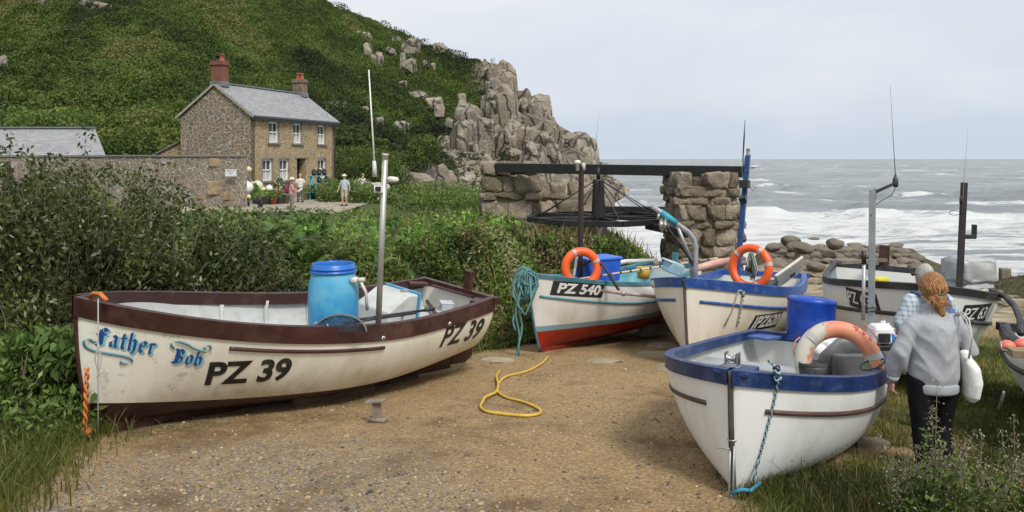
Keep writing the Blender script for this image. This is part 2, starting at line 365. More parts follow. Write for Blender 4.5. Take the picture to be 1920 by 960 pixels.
# ---------------- sea ----------------
Dsea = np.concatenate([np.arange(50, 130, .32), np.geomspace(130.4, 9000, 520)])
SX, SY = polar_grid(-1.1, 1.15, 760, Dsea)
amp = 1
def ridge(x): return 1-np.abs(2*x-1)
wr = (SX*.9+SY*.05)
h = (fbm(SX*.035, SY*.11, 3, 41)-.5)*1.7 + (ridge(fbm(SX*.09+3, SY*.26, 3, 43))-.7)*.9 + (fbm(SX*.5, SY*.9, 3, 45)-.5)*.35
far = smooth(50, 110, SY); h = h*(.25+.75*far)
sw = (SX*.12+fbm(SX*.03, SY*.03, 2, 9)*14)                      # breaker lines run along the shore
for d0, a_, wd, xa, xb_ in ((92, 1.5, 2.6, 2, 26), (88, .5, 2.0, 24, 90), (104, 1.1, 3, 20, 70), (128, 1.1, 4, 5, 60), (116, .8, 3, -2, 18), (160, 1.3, 5, 40, 120), (200, 1.3, 6, 10, 80)):
    dd = SY-(d0+(fbm(SX*.06+d0, SY*0+d0, 3, 8)-.5)*14); prof = np.where(dd < 0, np.exp(-(dd/(wd*.45))**2), np.exp(-(dd/(wd*1.6))**2))
    h = h+a_*prof*smooth(xa-6, xa+6, SX)*smooth(xb_+10, xb_-10, SX)*(.5+fbm(SX*.2, SY*.02, 2, 77))
SZ = h*smooth(9000, 300, SY)*1.0-.1
crest = smooth(.55, 1.3, h)
edge = 112+(fbm(SX*.045, SY*0+.5, 3, 55)-.5)*26
foam = smooth(6, -6, SY-edge)*(.78+.5*(fbm(SX*.08, SY*.3, 3, 71)-.5))
foam = foam+smooth(.56, .72, fbm(SX*.05, SY*.2, 4, 61))*smooth(260, 105, SY)*.85 + smooth(44, 14, SX)*smooth(260, 150, SY)*.55
foam = foam+.8*crest*smooth(.5, .62, fbm(SX*.3, SY*.3, 3, 13)) + .8*smooth(.64, .73, fbm(SX*.035, SY*.1, 4, 81))*smooth(4000, 800, SY)
foam = foam-.5*smooth(88, 80, SY)*smooth(.5,.7,fbm(SX*.1, SY*.5, 3, 19))
def sea_mat():
    m, t, b = newmat('rough_grey_sea'); v = coords(t, (1, 1, 1)); v2 = coords(t, (.35, 1, 1))
    f = attr(t, 'foam'); n1 = noise(t, v2, .9, 8, .72, .6)
    ff = mth(t, 'ADD', f, mth(t, 'MULTIPLY', mth(t, 'SUBTRACT', n1, .5), 2.3)); ff = rampv(t, ff, .42, .86)
    wc = ramp(t, noise(t, v2, .05, 5, .6), [(.35, (.2, .225, .232)), (.6, (.3, .325, .335))])
    c = mixc(t, ff, wc, (.6, .615, .61)); t.links.new(c, b.inputs['Base Color'])
    rg = N(t, 'ShaderNodeMapRange'); t.links.new(ff, rg.inputs[0]); rg.inputs[3].default_value = .38; rg.inputs[4].default_value = .9; t.links.new(rg.outputs[0], b.inputs['Roughness'])
    b.inputs['IOR'].default_value = 1.33; b.inputs['Specular IOR Level'].default_value = .4
    hh = mth(t, 'ADD', noise(t, v2, .55, 8, .65, .5), mth(t, 'MULTIPLY', noise(t, v2, .12, 4, .6), 3.0)); bump(t, b, hh, 1.0, .9); return m
s_ = np_mesh('sea', np.stack([SX, SY, SZ], -1).reshape(-1, 3), grid_faces(*SX.shape), sea_mat(), attrs=dict(foam=np.clip(foam, 0, 1.2).ravel()))
tag(s_, kind='structure')

# ---------------- hillside and cliff ----------------
HC = [(-900, [(48, 240), (80, 0), (115, -300), (165, -620)]), (-300, [(50, 300), (80, 130), (112, -100), (162, -400)]),
      (0, [(52, 335), (80, 185), (112, 20), (162, -240)]), (300, [(56, 345), (85, 185), (116, 35), (165, -150)]),
      (450, [(62, 345), (87, 215), (117, 85), (166, -72)]), (590, [(66, 350), (90, 245), (120, 125), (166, 2)]),
      (700, [(68, 356), (90, 280), (120, 168), (162, 46)]), (830, [(70, 372), (90, 325), (115, 235), (156, 94)]),
      (900, [(70, 385), (88, 352), (110, 262), (150, 120)]), (932, [(72, 392), (90, 350), (108, 290), (136, 128)]),
      (975, [(74, 398), (90, 365), (108, 310), (130, 196)]), (1045, [(80, 405), (92, 378), (108, 330), (125, 250)]),
      (1085, [(84, 410), (96, 385), (108, 345), (122, 268)]), (1110, [(88, 415), (100, 400), (108, 370), (118, 315)]), (1135, [(92, 440), (100, 440), (108, 440), (114, 440)])]
cp = np.array([c[0] for c in HC], float); ctl = np.array([[(d, CH-(y-297)/FP*d) for d, y in c[1]] for c in HC])
def hill_at(px, t):                       # t in 0..1 foot to crest
    D = [np.interp(px, cp, ctl[:, k, 0]) for k in range(4)]; Z = [np.interp(px, cp, ctl[:, k, 1]) for k in range(4)]
    k = np.clip(t*3, 0, 2.9999); i = k.astype(int); f = k-i
    Dm = np.choose(i, D[:3])*(1-f)+np.choose(i, D[1:])*f; Zm = np.choose(i, Z[:3])*(1-f)+np.choose(i, Z[1:])*f
    X = (px-960)/FP*Dm; return X, Dm, Zm
def rocky(px, y):
    th = np.interp(y, [60, 118, 200, 250, 300, 340, 380, 420], [900, 903, 912, 893, 838, 775, 735, 690]); return px-th
pxs = np.linspace(-900, 1135, 700); ts = np.linspace(0, 1, 240); PX, TT = np.meshgrid(pxs, ts)
HX, HY, HZ = hill_at(PX, TT); py_ = 297-(HZ-CH)/HY*FP
rk = smooth(-30, 40, rocky(PX, py_)+(fbm(HX*.15, HY*.15, 3, 4)-.5)*90)
sp_ = smooth(.5, .62, fbm((HX+HY*.5)*.05, (HY*.35-HX*.1)*.11, 4, 33))*smooth(560, 700, PX)*.8
rk = np.maximum(rk, 0)
env = smooth(0, .05, TT)
HZ2 = HZ+((fbm(HX*.06, HY*.06, 4, 2)-.5)*4.2+(fbm(HX*.35, HY*.35, 3, 6)-.5)*1.3)*env*(1-rk*.6) + rk*(ridge(fbm(HX*.22, HY*.1, 4, 14))-.6)*4.0
# gullies that run down to the right
HZ2 += (1-rk)*env*(ridge(fbm((HX*.8+HY*.45)*.06, (HY-HX*.8)*.018, 3, 90))-.6)*3.2
rows = [np.stack([HX[0], HY[0]-4, HZ[0]*0-4], -1)]+[np.stack([HX[i], HY[i], HZ2[i]], -1) for i in range(len(ts))]
rows += [np.stack([HX[-1]*1.05, HY[-1]+15, HZ2[-1]-1.5], -1), np.stack([HX[-1]*1.3, HY[-1]+60, HZ2[-1]-14], -1)]
HV = np.array(rows); rkk = np.concatenate([rk[:1], rk, rk[-1:], rk[-1:]])
def hill_mat():
    m, t, b = newmat('hillside_scrub'); g_ = N(t, 'ShaderNodeNewGeometry'); v = g_.outputs['Position']
    gc = ramp(t, noise(t, v, .09, 6, .65), [(.35, (.04, .055, .018)), (.5, (.06, .09, .022)), (.65, (.085, .1, .032))])
    gc = mixc(t, rampv(t, noise(t, v, .8, 6, .75), .3, .6), (.022, .032, .012), gc)
    rc = ramp(t, noise(t, v, .2, 7, .65), [(.3, (.15, .13, .1)), (.5, (.3, .25, .18)), (.7, (.42, .35, .27))])
    c = mixc(t, attr(t, 'rock'), gc, rc); t.links.new(c, b.inputs['Base Color']); b.inputs['Roughness'].default_value = 1; b.inputs['Specular IOR Level'].default_value = .1
    bump(t, b, noise(t, v, .9, 6, .75), 1, .8); return m
ho = np_mesh('hillside', HV.reshape(-1, 3), grid_faces(HV.shape[0], HV.shape[1]), hill_mat(), attrs=dict(rock=rkk.ravel())); tag(ho, kind='structure')

# leaf clouds -----------------------------------------------------------
def rand_dirs(n, up=0.0):
    d = rng.normal(size=(n, 3)); d[:, 2] += up; return d/np.linalg.norm(d, axis=1)[:, None]
def leaf_cloud(name, Pts, size, tint, mat, aspect=.5, up=.6, parent=None, kind=None, dirs=None):
    n = len(Pts); d = rand_dirs(n, up) if dirs is None else dirs; s0 = rand_dirs(n); s0 -= (s0*d).sum(1)[:, None]*d; s0 /= np.linalg.norm(s0, axis=1)[:, None]
    size = np.broadcast_to(size, (n,))[:, None]
    V = np.stack([Pts-d*size*.5, Pts+s0*size*aspect*.5, Pts+d*size*.5, Pts-s0*size*aspect*.5], 1).reshape(-1, 3)
    F = np.arange(4*n).reshape(n, 4)
    o = np_mesh(name, V, F, mat, parent, False, dict(tint=np.repeat(np.clip(tint, 0, 1), 4)))
    if kind: tag(o, kind=kind)
    return o
# scrub covering the hill
n = 600000
px = rng.uniform(-60, 1000, n); tt = rng.uniform(0, 1, n)**.85
X, Y, Z = hill_at(px, tt); yy = 297-(Z-CH)/Y*FP
ui = (px-pxs[0])/(pxs[-1]-pxs[0])*(len(pxs)-1); ti = tt*(len(ts)-1); i0 = np.clip(ui.astype(int), 0, len(pxs)-2); j0 = np.clip(ti.astype(int), 0, len(ts)-2); fu = ui-i0; fv = ti-j0
Zs = (HZ2[j0, i0]*(1-fu)+HZ2[j0, i0+1]*fu)*(1-fv)+(HZ2[j0+1, i0]*(1-fu)+HZ2[j0+1, i0+1]*fu)*fv
rks = (rk[j0, i0]); keep = (rng.random(n) > np.clip(rks*1.1-.35*smooth(.5, .62, fbm(X*.12, Y*.12, 3, 140)), 0, .93))
X, Y, Zs, px, yy = X[keep], Y[keep], Zs[keep], px[keep], yy[keep]
bumpy = fbm(X*.5, Y*.5, 3, 101); tn = .55*fbm((X*.8+Y*.45)*.14, (Y-X*.8)*.03, 4, 55)+.33*fbm(X*.22, Y*.22, 3, 57)+.12*rng.random(len(X))
tn = np.clip((tn-.5)*2.6+.47+.14*smooth(320, 120, px)-.12*smooth(500, 800, px), 0, 1)
gap = rng.random(len(X)) < .93
hp = np.stack([X, Y, Zs+rng.random(len(X))**.7*(.15+1.25*smooth(.42, .68, bumpy))], -1)[gap]
M['scrub'] = foliage_mat('scrub', [(0, (.026, .034, .016)), (.22, (.046, .062, .02)), (.5, (.072, .112, .022)), (.75, (.115, .165, .032)), (.92, (.165, .19, .05)), (1, (.2, .185, .07))], .25, .8)
o = leaf_cloud('hillside_scrub', hp, (rng.uniform(.15, .46, len(X)))[gap], tn[gap], M['scrub'], .55, .7, kind='stuff')

# ---------------- rocks ----------------
_b = bmesh.new(); bmesh.ops.create_icosphere(_b, subdivisions=4, radius=1); ICO4 = (np.array([v.co[:] for v in _b.verts]), np.array([[v.index for v in f.verts] for f in _b.faces])); _b.free()
_b = bmesh.new(); bmesh.ops.create_icosphere(_b, subdivisions=3, radius=1); ICO3 = (np.array([v.co[:] for v in _b.verts]), np.array([[v.index for v in f.verts] for f in _b.faces])); _b.free()
def rock(planes=9, depth=(.45, .85), rough=.05, ico=ICO3, seed=None, axis=None):
    V = ico[0].copy(); r = np.random.default_rng(seed)
    for k in range(planes):
        nn = r.normal(size=3)
        if axis is not None and k < axis:
            nn = np.zeros(3); nn[k//2] = 1 if k % 2 else -1; nn += r.normal(size=3)*.12
        nn /= np.linalg.norm(nn); d = r.uniform(*depth); q = V@nn-d; V -= np.outer(np.clip(q, 0, None), nn)*.96
    off = r.uniform(0, 50, 3); a = V*2.3+off
    nz = (fbm(a[:, 0]+a[:, 2]*.7, a[:, 1]-a[:, 2]*.6, 4, 3)-.5); V *= (1+nz*rough*4)[:, None]
    return V
def rot3(yaw, tilt=0, az=0):
    return np.array(Matrix.Rotation(az, 3, 'Z') @ Matrix.Rotation(tilt, 3, 'X') @ Matrix.Rotation(yaw, 3, 'Z'))
def merge_rocks(name, items, mat, kind='structure', ico=ICO3, sm=False, planes=9, depth=(.45, .85), rough=.05, axis=None):
    Vs = []; Fs = []; o_ = 0
    protos = [rock(planes, depth, rough, ico, 300+i, axis) for i in range(10)]
    for k, (c, s3, rt) in enumerate(items):
        V = (protos[k % 10]*np.array(s3))@rt.T+np.array(c); Vs.append(V); Fs.append(ico[1]+o_); o_ += len(V)
    ob = np_mesh(name, np.concatenate(Vs), np.concatenate(Fs), mat, None, sm); tag(ob, kind=kind); return ob
def hill_point(px_, py__):
    best = None; t = np.linspace(0, 1, 200); a, b, c = hill_at(np.full(200, float(px_)), t); y = 297-(c-CH)/b*FP
    i = int(np.argmin(abs(y-py__))); j0 = int(round(t[i]*(len(ts)-1))); i0 = int(np.clip(round((px_-pxs[0])/(pxs[-1]-pxs[0])*(len(pxs)-1)), 0, len(pxs)-1))
    return Vector((a[i], b[i], HZ2[j0, i0]))
items = []
for k in range(520):                       # cliff blocks: tall fins near the top, tumbled blocks below
    px_ = rng.uniform(740, 1112); lo = float(np.interp(px_, [740, 800, 900, 930, 975, 1045, 1085, 1112], [345, 318, 240, 135, 205, 258, 275, 318]))
    py__ = rng.uniform(lo, 410)
    if rocky(px_, py__) < -12: continue
    p = hill_point(px_, py__); up_ = py__ < 300 or px_ > 1000
    s = rng.uniform(1.2, 3.6)*(1.0 if up_ else .72)
    if up_ and px_ < 1035: sz = (s*.75, s*.9, s*rng.uniform(1.5, 2.6)); rt = rot3(rng.uniform(-.5, .5), rng.uniform(.1, .4), rng.uniform(-.5, .3))
    else: sz = (s*1.2, s*1.1, s*rng.uniform(.7, 1.1)); rt = rot3(rng.uniform(0, 6), rng.uniform(0, .6), rng.uniform(0, 6))
    items.append(((p.x, p.y, p.z-.5*s), sz, rt))
for (px_, py__, wpx, hpx, D) in ((915, 134, 36, 34, 138), (928, 165, 30, 70, 134), (905, 175, 22, 60, 138), (942, 190, 24, 90, 131), (962, 220, 26, 90, 128), (925, 225, 34, 90, 130), (990, 225, 40, 60, 127), (1010, 260, 60, 60, 122),
                              (975, 215, 26, 30, 129), (1040, 262, 40, 40, 122), (1075, 275, 55, 60, 120), (1092, 300, 40, 70, 117), (1060, 318, 60, 60, 115), (1000, 300, 50, 80, 118), (1108, 302, 14, 14, 116), (885, 300, 40, 50, 112), (950, 275, 30, 100, 118), (1100, 340, 30, 50, 110), (1030, 235, 22, 26, 126)):
    p = P(px_, py__, D); q = D/FP
    items.append((tuple(p), (wpx*q*.66, wpx*q*.62, hpx*q*.58), rot3(rng.uniform(-.4, .4), rng.uniform(-.05, .12), rng.uniform(-.5, .5))))
merge_rocks('cliff', items, M['granite'], planes=14, depth=(.48, .78), axis=6, ico=ICO3, rough=.09)
tag(merge_rocks('sea_rocks', [(tuple(P(1140, 352, 112)), (3.2, 3, 1.6), rot3(0, .3, 0)), (tuple(P(1152, 362, 110)), (2.2, 2, 1.3), rot3(1, .2, 0)), (tuple(P(1125, 340, 114)), (3, 3, 3), rot3(2, .2, 0))], M['granite']), kind='structure')
# boulders lying on the slope, each its own thing
HB = [(170, 12, 52, 22, 'big pale lichen-covered boulder near the top of the slope at the upper left'), (80, 10, 12, 26, 'thin upright pale stone in the scrub at the upper left edge'),
      (5, 118, 18, 20, 'small grey boulder at the far left edge above the terracotta trough'),
      (683, 70, 34, 22, 'flat pale boulder high on the ridge above the white pole'), (689, 98, 16, 26, 'narrow tilted boulder just under the flat ridge boulder'), (707, 113, 27, 24, 'rounded pale boulder beside the narrow tilted one high on the ridge'),
      (733, 98, 18, 14, 'small pale boulder on the middle of the ridge outcrop'), (745, 76, 16, 16, 'small boulder standing at the ridge outcrop crest'), (772, 95, 32, 34, 'tall cracked boulder at the head of the ridge outcrop'),
      (768, 128, 32, 26, 'leaning slab below the tall cracked boulder'), (755, 120, 12, 30, 'thin upright slab left of the leaning slab'), (798, 120, 16, 11, 'small grey boulder right of the ridge outcrop'), (830, 95, 34, 24, 'big rounded boulder alone on the skyline'),
      (856, 107, 16, 12, 'small boulder on the skyline right of the big rounded one'), (812, 125, 10, 10, 'tiny boulder between the ridge outcrop and the skyline boulder'), (757, 158, 16, 9, 'small grey boulder in the scrub half way up'),
      (785, 180, 34, 14, 'long low boulder in the diagonal band'), (815, 195, 28, 22, 'pale split boulder in the diagonal band'), (825, 210, 20, 20, 'dark-sided boulder in the diagonal band'), (848, 240, 26, 30, 'upright ribbed boulder at the lower end of the diagonal band'), (862, 250, 22, 28, 'lowest ribbed boulder of the diagonal band'),
      (865, 185, 18, 18, 'reddish boulder in the scrub under the cliff top'), (632, 208, 44, 26, 'large brown boulder behind the right end of the cottage roof'), (625, 218, 26, 14, 'pale flat boulder touching the cottage eaves'),
      (667, 236, 42, 26, 'large grey angular boulder right of the cottage eaves'), (662, 262, 28, 16, 'rounded pale boulder in the scrub right of the cottage'), (705, 228, 28, 16, 'low grey boulder behind the white pole'), (750, 244, 36, 24, 'grey boulder with a sloping top right of the white pole'),
      (684, 205, 16, 10, 'small pale boulder in scrub left of the white pole'), (835, 268, 28, 20, 'dark boulder above the rock field'), (855, 285, 20, 16, 'rusty brown boulder in the rock field'), (790, 300, 24, 14, 'pale boulder where the scrub meets the rock field')]
for k, (px_, py__, wpx, hpx, lb) in enumerate(HB):
    p = hill_point(px_, py__); D = min(p.y, 157)-(1.6 if py__ < 200 else 2.8); q = D/FP*1.18; V = rock(12, (.5, .8), .08, ICO4, 900+k, 4)
    p = P(px_, py__, D)
    V = (V*np.array((wpx*q*.62, wpx*q*.5, hpx*q*.64)))@rot3(0, 0, rng.uniform(-.3, .3)).T; wpx_ = wpx
    ob = np_mesh('boulder', V, ICO4[1], M['granite_far'] if 'granite_far' in M else M['granite'], None, False); ob.location = p
    tag(ob, lb, 'boulder', 'granite boulders on the hillside')
# rounded sea-worn boulders at the head of the slip
protos = []
for k in range(8):
    me = np_mesh('boulder', rock(5, (.7, .92), .035, ICO4, 500+k), ICO4[1], M['boulder'], None, True); protos.append(me)
SB = []
big = [(1483, 451, 34, 20, 40), (1565, 455, 30, 20, 39), (1500, 463, 46, 20, 36), (1450, 462, 26, 15, 40), (1525, 446, 20, 6, 77), (1602, 456, 26, 6, 72)]
for b_ in big: SB.append(b_)
gy0 = [(1428, 1715, 478, 40), (1425, 1712, 489, 35), (1422, 1708, 499, 30), (1440, 1690, 469, 43), (1450, 1690, 461, 46)]
for (a, b_, y, D) in gy0:
    x = a+rng.uniform(0, 10)
    while x < b_:
        wpx = rng.uniform(18, 34); SB.append((x+wpx/2, y+rng.uniform(-3, 4)+.012*(x-1560) , wpx, wpx*rng.uniform(.42, .6), D+rng.uniform(-1.5, 1.5))); x += wpx*rng.uniform(.7, .95)
BL = ['large round dark boulder standing highest beside the stone pillar', 'large round boulder highest in the middle of the shore pile', 'long boulder lying in front of the highest one near the pillar', 'dark boulder nearest the stone pillar foot', 'flat dark rock awash in the surf beyond the pile on the left', 'flat dark rock awash in the surf right of the pile']
for k, (x, y, wpx, hpx, D) in enumerate(SB):
    q = D/FP; c = copy_thing(protos[k % 8], P(x, y+2, D), (rng.uniform(-.2, .2), rng.uniform(-.2, .2), rng.uniform(-.5, .5)), (wpx*q*.56, wpx*q*.5, hpx*q*.58))
    tag(c, BL[k] if k < len(BL) else 'sea-worn brown boulder among the pile at the head of the slipway', 'boulder', 'sea-worn boulders at the head of the slipway')
for p_ in protos: bpy.data.objects.remove(p_)
# slipway: flat split stones set in the ground
items = []
for k in range(1000):
    Y = 15.5+rng.random()**1.2*16; X = rng.uniform(5.2, 6.5+.42*Y)
    if X > 7.2+.28*Y: continue
    s = rng.uniform(.2, .46)*(.75+Y*.02); items.append(((X, Y, gz(X, Y)+.03), (s*1.35, s*.62, .13), rot3(rng.uniform(-.25, .25), rng.uniform(-.05, .05), 0)))
M['slipstone'] = granite_mat('slipway_stone', (.25, .205, .13), (.35, .29, .19), (.14, .12, .08), 1.1, .15, False, .03)
merge_rocks('slipway', items, M['slipstone'], planes=7, depth=(.55, .8), axis=6)
fl = [((1040, 640, .42), (1130, 680, .3), (1238, 667, .38), (1240, 650, .3), (1260, 690, .3), (1215, 625, .4), (932, 678, .26))][0]
for k, (x, y, s) in enumerate(fl):
    D = 2682/(y-442); X = (x-960)/FP*D; V = rock(6, (.6, .9), .04, ICO4, 40+k)*np.array((s, s*.8, .05))
    ob = np_mesh('flat_stone', V, ICO4[1], M['slipstone'], None, True); ob.location = (X, D, gz(X, D)+.005)
    tag(ob, ['flat stone set in the dirt beside the red-bottomed boat keel', 'flat stone in the dirt in the middle of the track', 'broad flat stone left of the foremost white boat', 'brown flat stone behind the broad one by the blue and white bow', 'flat stone half buried next to the foremost boat rim', 'flat stone under the stern of the red-bottomed boat', 'pale flat stone in the dirt beside the maroon rudder'][k], 'stone', 'flat stones set in the track')
# loose pebbles
items = []
for k in range(11000):
    Y = 4.2+rng.random()**1.8*8; X = rng.uniform(-.68, .42)*Y
    gmm = float(grass_mask(X, Y))
    if gmm > .5 and rng.random() < .9: continue
    gd = math.hypot((X+1.8)/1.7, (Y-5.4)/1.2)
    if gd > 1 and rng.random() < .45: continue
    s = rng.choice([.006, .009, .013, .02], p=[.52, .33, .13, .02])*rng.uniform(.7, 1.3); items.append(((X, Y, gz(X, Y)+.003+(float(fbm(X*.6, Y*.6, 3, 11))-.5)*.10+(float(fbm(X*3.1, Y*3.1, 4, 5))-.5)*.03), (s*1.3, s, s*.7), rot3(rng.uniform(0, 6), rng.uniform(-.3, .3), 0)))
_b = bmesh.new(); bmesh.ops.create_icosphere(_b, subdivisions=1, radius=1); ICO1 = (np.array([v.co[:] for v in _b.verts]), np.array([[v.index for v in f.verts] for f in _b.faces])); _b.free()
def peb_mat():
    m, t, b = newmat('pebbles'); g_ = N(t, 'ShaderNodeNewGeometry'); c = ramp(t, g_.outputs['Random Per Island'], [(0, (.05, .045, .045)), (.3, (.15, .135, .12)), (.6, (.32, .24, .14)), (.95, (.38, .29, .18)), (1, (.5, .46, .38))])
    t.links.new(c, b.inputs['Base Color']); b.inputs['Roughness'].default_value = .9; return m
ob = merge_rocks('gravel', items, peb_mat(), 'stuff', ICO1, False, 3, (.6, .9), .03)
# ---------------- cottage ----------------
HO = Vector((-15.54, 46.0, 5.3)); HA = math.atan2(.946, .324)
house = empty('cottage', HO, (0, 0, HA), 'two storey stone cottage with grey slate roof and two chimneys', 'house')
HL, HW, EV, RG = 9.25, 5.15, 5.3, 7.15
def wall_boxes(mb, x0, x1, z0, z1, ops, y, th, mi=0):
    xs = sorted({x0, x1}|{o[0] for o in ops}|{o[1] for o in ops})
    for a, b in zip(xs[:-1], xs[1:]):
        cut = sorted((o[2], o[3]) for o in ops if o[0] <= a+1e-6 and o[1] >= b-1e-6); z = z0
        for c0, c1 in cut+[(z1, z1)]:
            if c0 > z+1e-6: mb.box(((a+b)/2, y+th/2, (z+c0)/2), (b-a, th, c0-z), mi=mi)
            z = c1
ops = [(1.73, 2.72, 3.68, 4.98), (4.28, 5.2, 3.68, 4.98), (7.1, 8.02, 3.68, 4.98), (1.1, 2.1, 1.32, 2.66), (2.82, 3.8, 1.32, 2.66), (7.12, 8.08, 1.32, 2.66), (4.68, 5.65, 0, 2.72)]
mb = MB(); wall_boxes(mb, 0, HL, -.5, EV, ops, 0, .5); mb.build('front_wall', M['facade'], house)
mb = MB()
def gable(mb, x, th):
    y0, y1, z0 = .0, HW, -.5; pr = [(y0, z0), (y1, z0), (y1, EV), (HW/2, RG), (y0, EV)]
    V = [(x, y, z) for y, z in pr]+[(x+th, y, z) for y, z in pr]
    F = [(4, 3, 2, 1, 0), (5, 6, 7, 8, 9)]+[(i, (i+1) % 5, (i+1) % 5+5, i+5) for i in range(5)]
    mb.add(V, F, 0, False)
gable(mb, -.012, .4); gable(mb, HL-.39, .4); mb.box((HL/2, HW-.2, 2.4), (HL-.82, .38, 5.8)); mb.build('gable_wall', M['gable'], house)
# roof
def roof_mesh(name, x0, x1, y0, yr, y1, ze, zr, th, parent, mat):
    V = []; F = []; uv = []
    me = bpy.data.meshes.new(name)
    V = [(x0, y0, ze), (x1, y0, ze), (x1, yr, zr), (x0, yr, zr), (x0, y1, ze), (x1, y1, ze)]; V += [(a, b, c-th) for a, b, c in V]
    F = [(0, 1, 2, 3), (3, 2, 5, 4), (7, 6, 9, 8), (8, 9, 10, 11), (0, 6, 7, 1), (4, 5, 11, 10), (0, 3, 9, 6), (3, 4, 10, 9), (1, 7, 8, 2), (2, 8, 11, 5)]
    me.from_pydata(V, [], F); me.materials.append(mat); u = me.uv_layers.new(name='UVMap')
    for p in me.polygons:
        for li in p.loop_indices:
            c = me.vertices[me.loops[li].vertex_index].co; s = math.hypot(c.y-yr, c.z-zr); u.data[li].uv = (c.x, s)
    return link(name, me, parent)
rf = roof_mesh('roof', -.16, HL+.16, -.28, HW/2, HW+.28, EV-.02, RG+.14, .09, house, M['slate'])
mb = MB(); mb.beam((-.17, HW/2, RG+.17), (HL+.17, HW/2, RG+.17), .26, .09); mb.build('ridge_tiles', M['slatelead'], rf, .02)
for nm, y in (('front_gutter', -.33),):
    mb = MB(); mb.beam((-.1, y, EV-.1), (HL+.1, y, EV-.1), .1, .1); mb.beam((-.1, -.22, EV-.2), (HL+.1, -.22, EV-.2), .03, .17); mb.tube([(HL-.12, -.33, EV-.1), (HL-.12, -.08, EV-.4), (HL-.12, -.08, 0)], .05); mb.build('gutter', flat('gutter_grey', (.07, .075, .085), .5), house)
mb = MB()
for s in (-1, 1): mb.beam((-.14, HW/2+s*(HW/2+.28), EV-.13), (-.14, HW/2, RG+.03), .05, .12)
mb.build('verge', flat('verge_mortar', (.34, .32, .24), .9), house)
def chimney(x, w_, d_, h_, mat, pots, lb):
    mb = MB(); z0 = RG-.25; mb.box((x, HW/2, z0+h_/2), (w_, d_, h_), mi=0)
    mb.box((x, HW/2, z0+h_-.02), (w_+.14, d_+.14, .12), mi=0); mb.box((x, HW/2, z0+h_+.1), (w_+.06, d_+.06, .12), mi=0); mb.box((x, HW/2, z0+.32), (w_+.1, d_+.1, .3), mi=1)
    c = mb.build('chimney', [mat, M['slatelead']], house, .015)
    for k, (dx, r, hh, m_) in enumerate(pots):
        q = MB(); q.lathe([(r*.9, 0), (r, .04), (r*.85, .1), (r*.8, hh-.06), (r, hh-.05), (r, hh), (r*.6, hh), (r*.6, hh-.15), (0, hh-.15)], 14, (x+dx*.3, HW/2+dx, z0+h_+.14)); q.build('chimney_pot', m_, c)
terra = pm('terracotta', (.4, .12, .06), .8, var=.3)
chimney(.40, .6, .84, 1.55, M['brick'], [(.22, .17, .42, M['black']), (-.22, .17, .46, terra)], '')
chimney(HL-.45, .62, .85, 1.25, pm('chimney_stone', (.2, .16, .11), .95, var=.7, vs=7), [(.18, .16, .5, terra), (-.2, .16, .46, terra)], '')
for i, (a, b, z0, z1) in enumerate(ops[:6]):
    mb = MB(); t_ = .09
    mb.box(((a+b)/2, -.02, z0-.06), (b-a+.3, .2, .1)); mb.box(((a+b)/2, -.005, z1+.05), (b-a+.16, .06, .11)); mb.box((a-.035, -.003, (z0+z1)/2), (.07, .04, z1-z0-.02)); mb.box((b+.035, -.003, (z0+z1)/2), (.07, .04, z1-z0-.02))
    wn = empty('window', (0, 0, 0)); wn.parent = house; mb.build('window_surround', flat('window_surround', (.19, .185, .17), .8), wn, .01)
    mb = MB(); y = .13; zm = (z0+z1)/2
    for (c, s) in (((a+t_/2, y, zm), (t_, .08, z1-z0-.02)), ((b-t_/2, y, zm), (t_, .08, z1-z0-.02)), (((a+b)/2, y, z1-t_/2-.01), (b-a-2*t_, .08, t_)), (((a+b)/2, y, z0+t_/2+.01), (b-a-2*t_, .08, t_)), (((a+b)/2, y-.01, zm), (b-a-2*t_, .08, .07)), (((a+b)/2, y, zm), (.035, .05, z1-z0-2*t_-.02))): mb.box(c, s)
    mb.build('sash_frame', M['white'], wn)
    mb = MB(); mb.box(((a+b)/2, y+.06, zm), (b-a-t_, .012, z1-z0-t_)); mb.build('pane', M['glass'], wn)
    mb = MB(); mb.box(((a+b)/2, y+.04, z0+(zm-z0)*.5+.05), (b-a-2*t_-.02, .006, (zm-z0)*.8)); mb.build('curtain', M['curtain'], wn)
mb = MB(); a, b = 4.68, 5.65; mb.box(((a+b)/2, -.01, 2.79), (b-a+.5, .1, .18)); mb.build('door_lintel', flat('lintel', (.27, .23, .16), .9), house, .02)
mb = MB(); mb.box((a+.32, .45, 1.34), (.64, .05, 2.66)); mb.box((a+.05, .3, 1.34), (.07, .2, 2.66)); mb.box((a+.33, .42, 1.9), (.45, .02, .9), mi=1); mb.build('door', [flat('door_dark', (.03, .03, .035), .5), M['glass']], house)
mb = MB(); mb.box((a+.8, .46, 1.34), (.34, .02, 2.66)); mb.build('doorway_dark_panel', M['black'], house)  # black panel; the darkness of the room inside is put in its colour
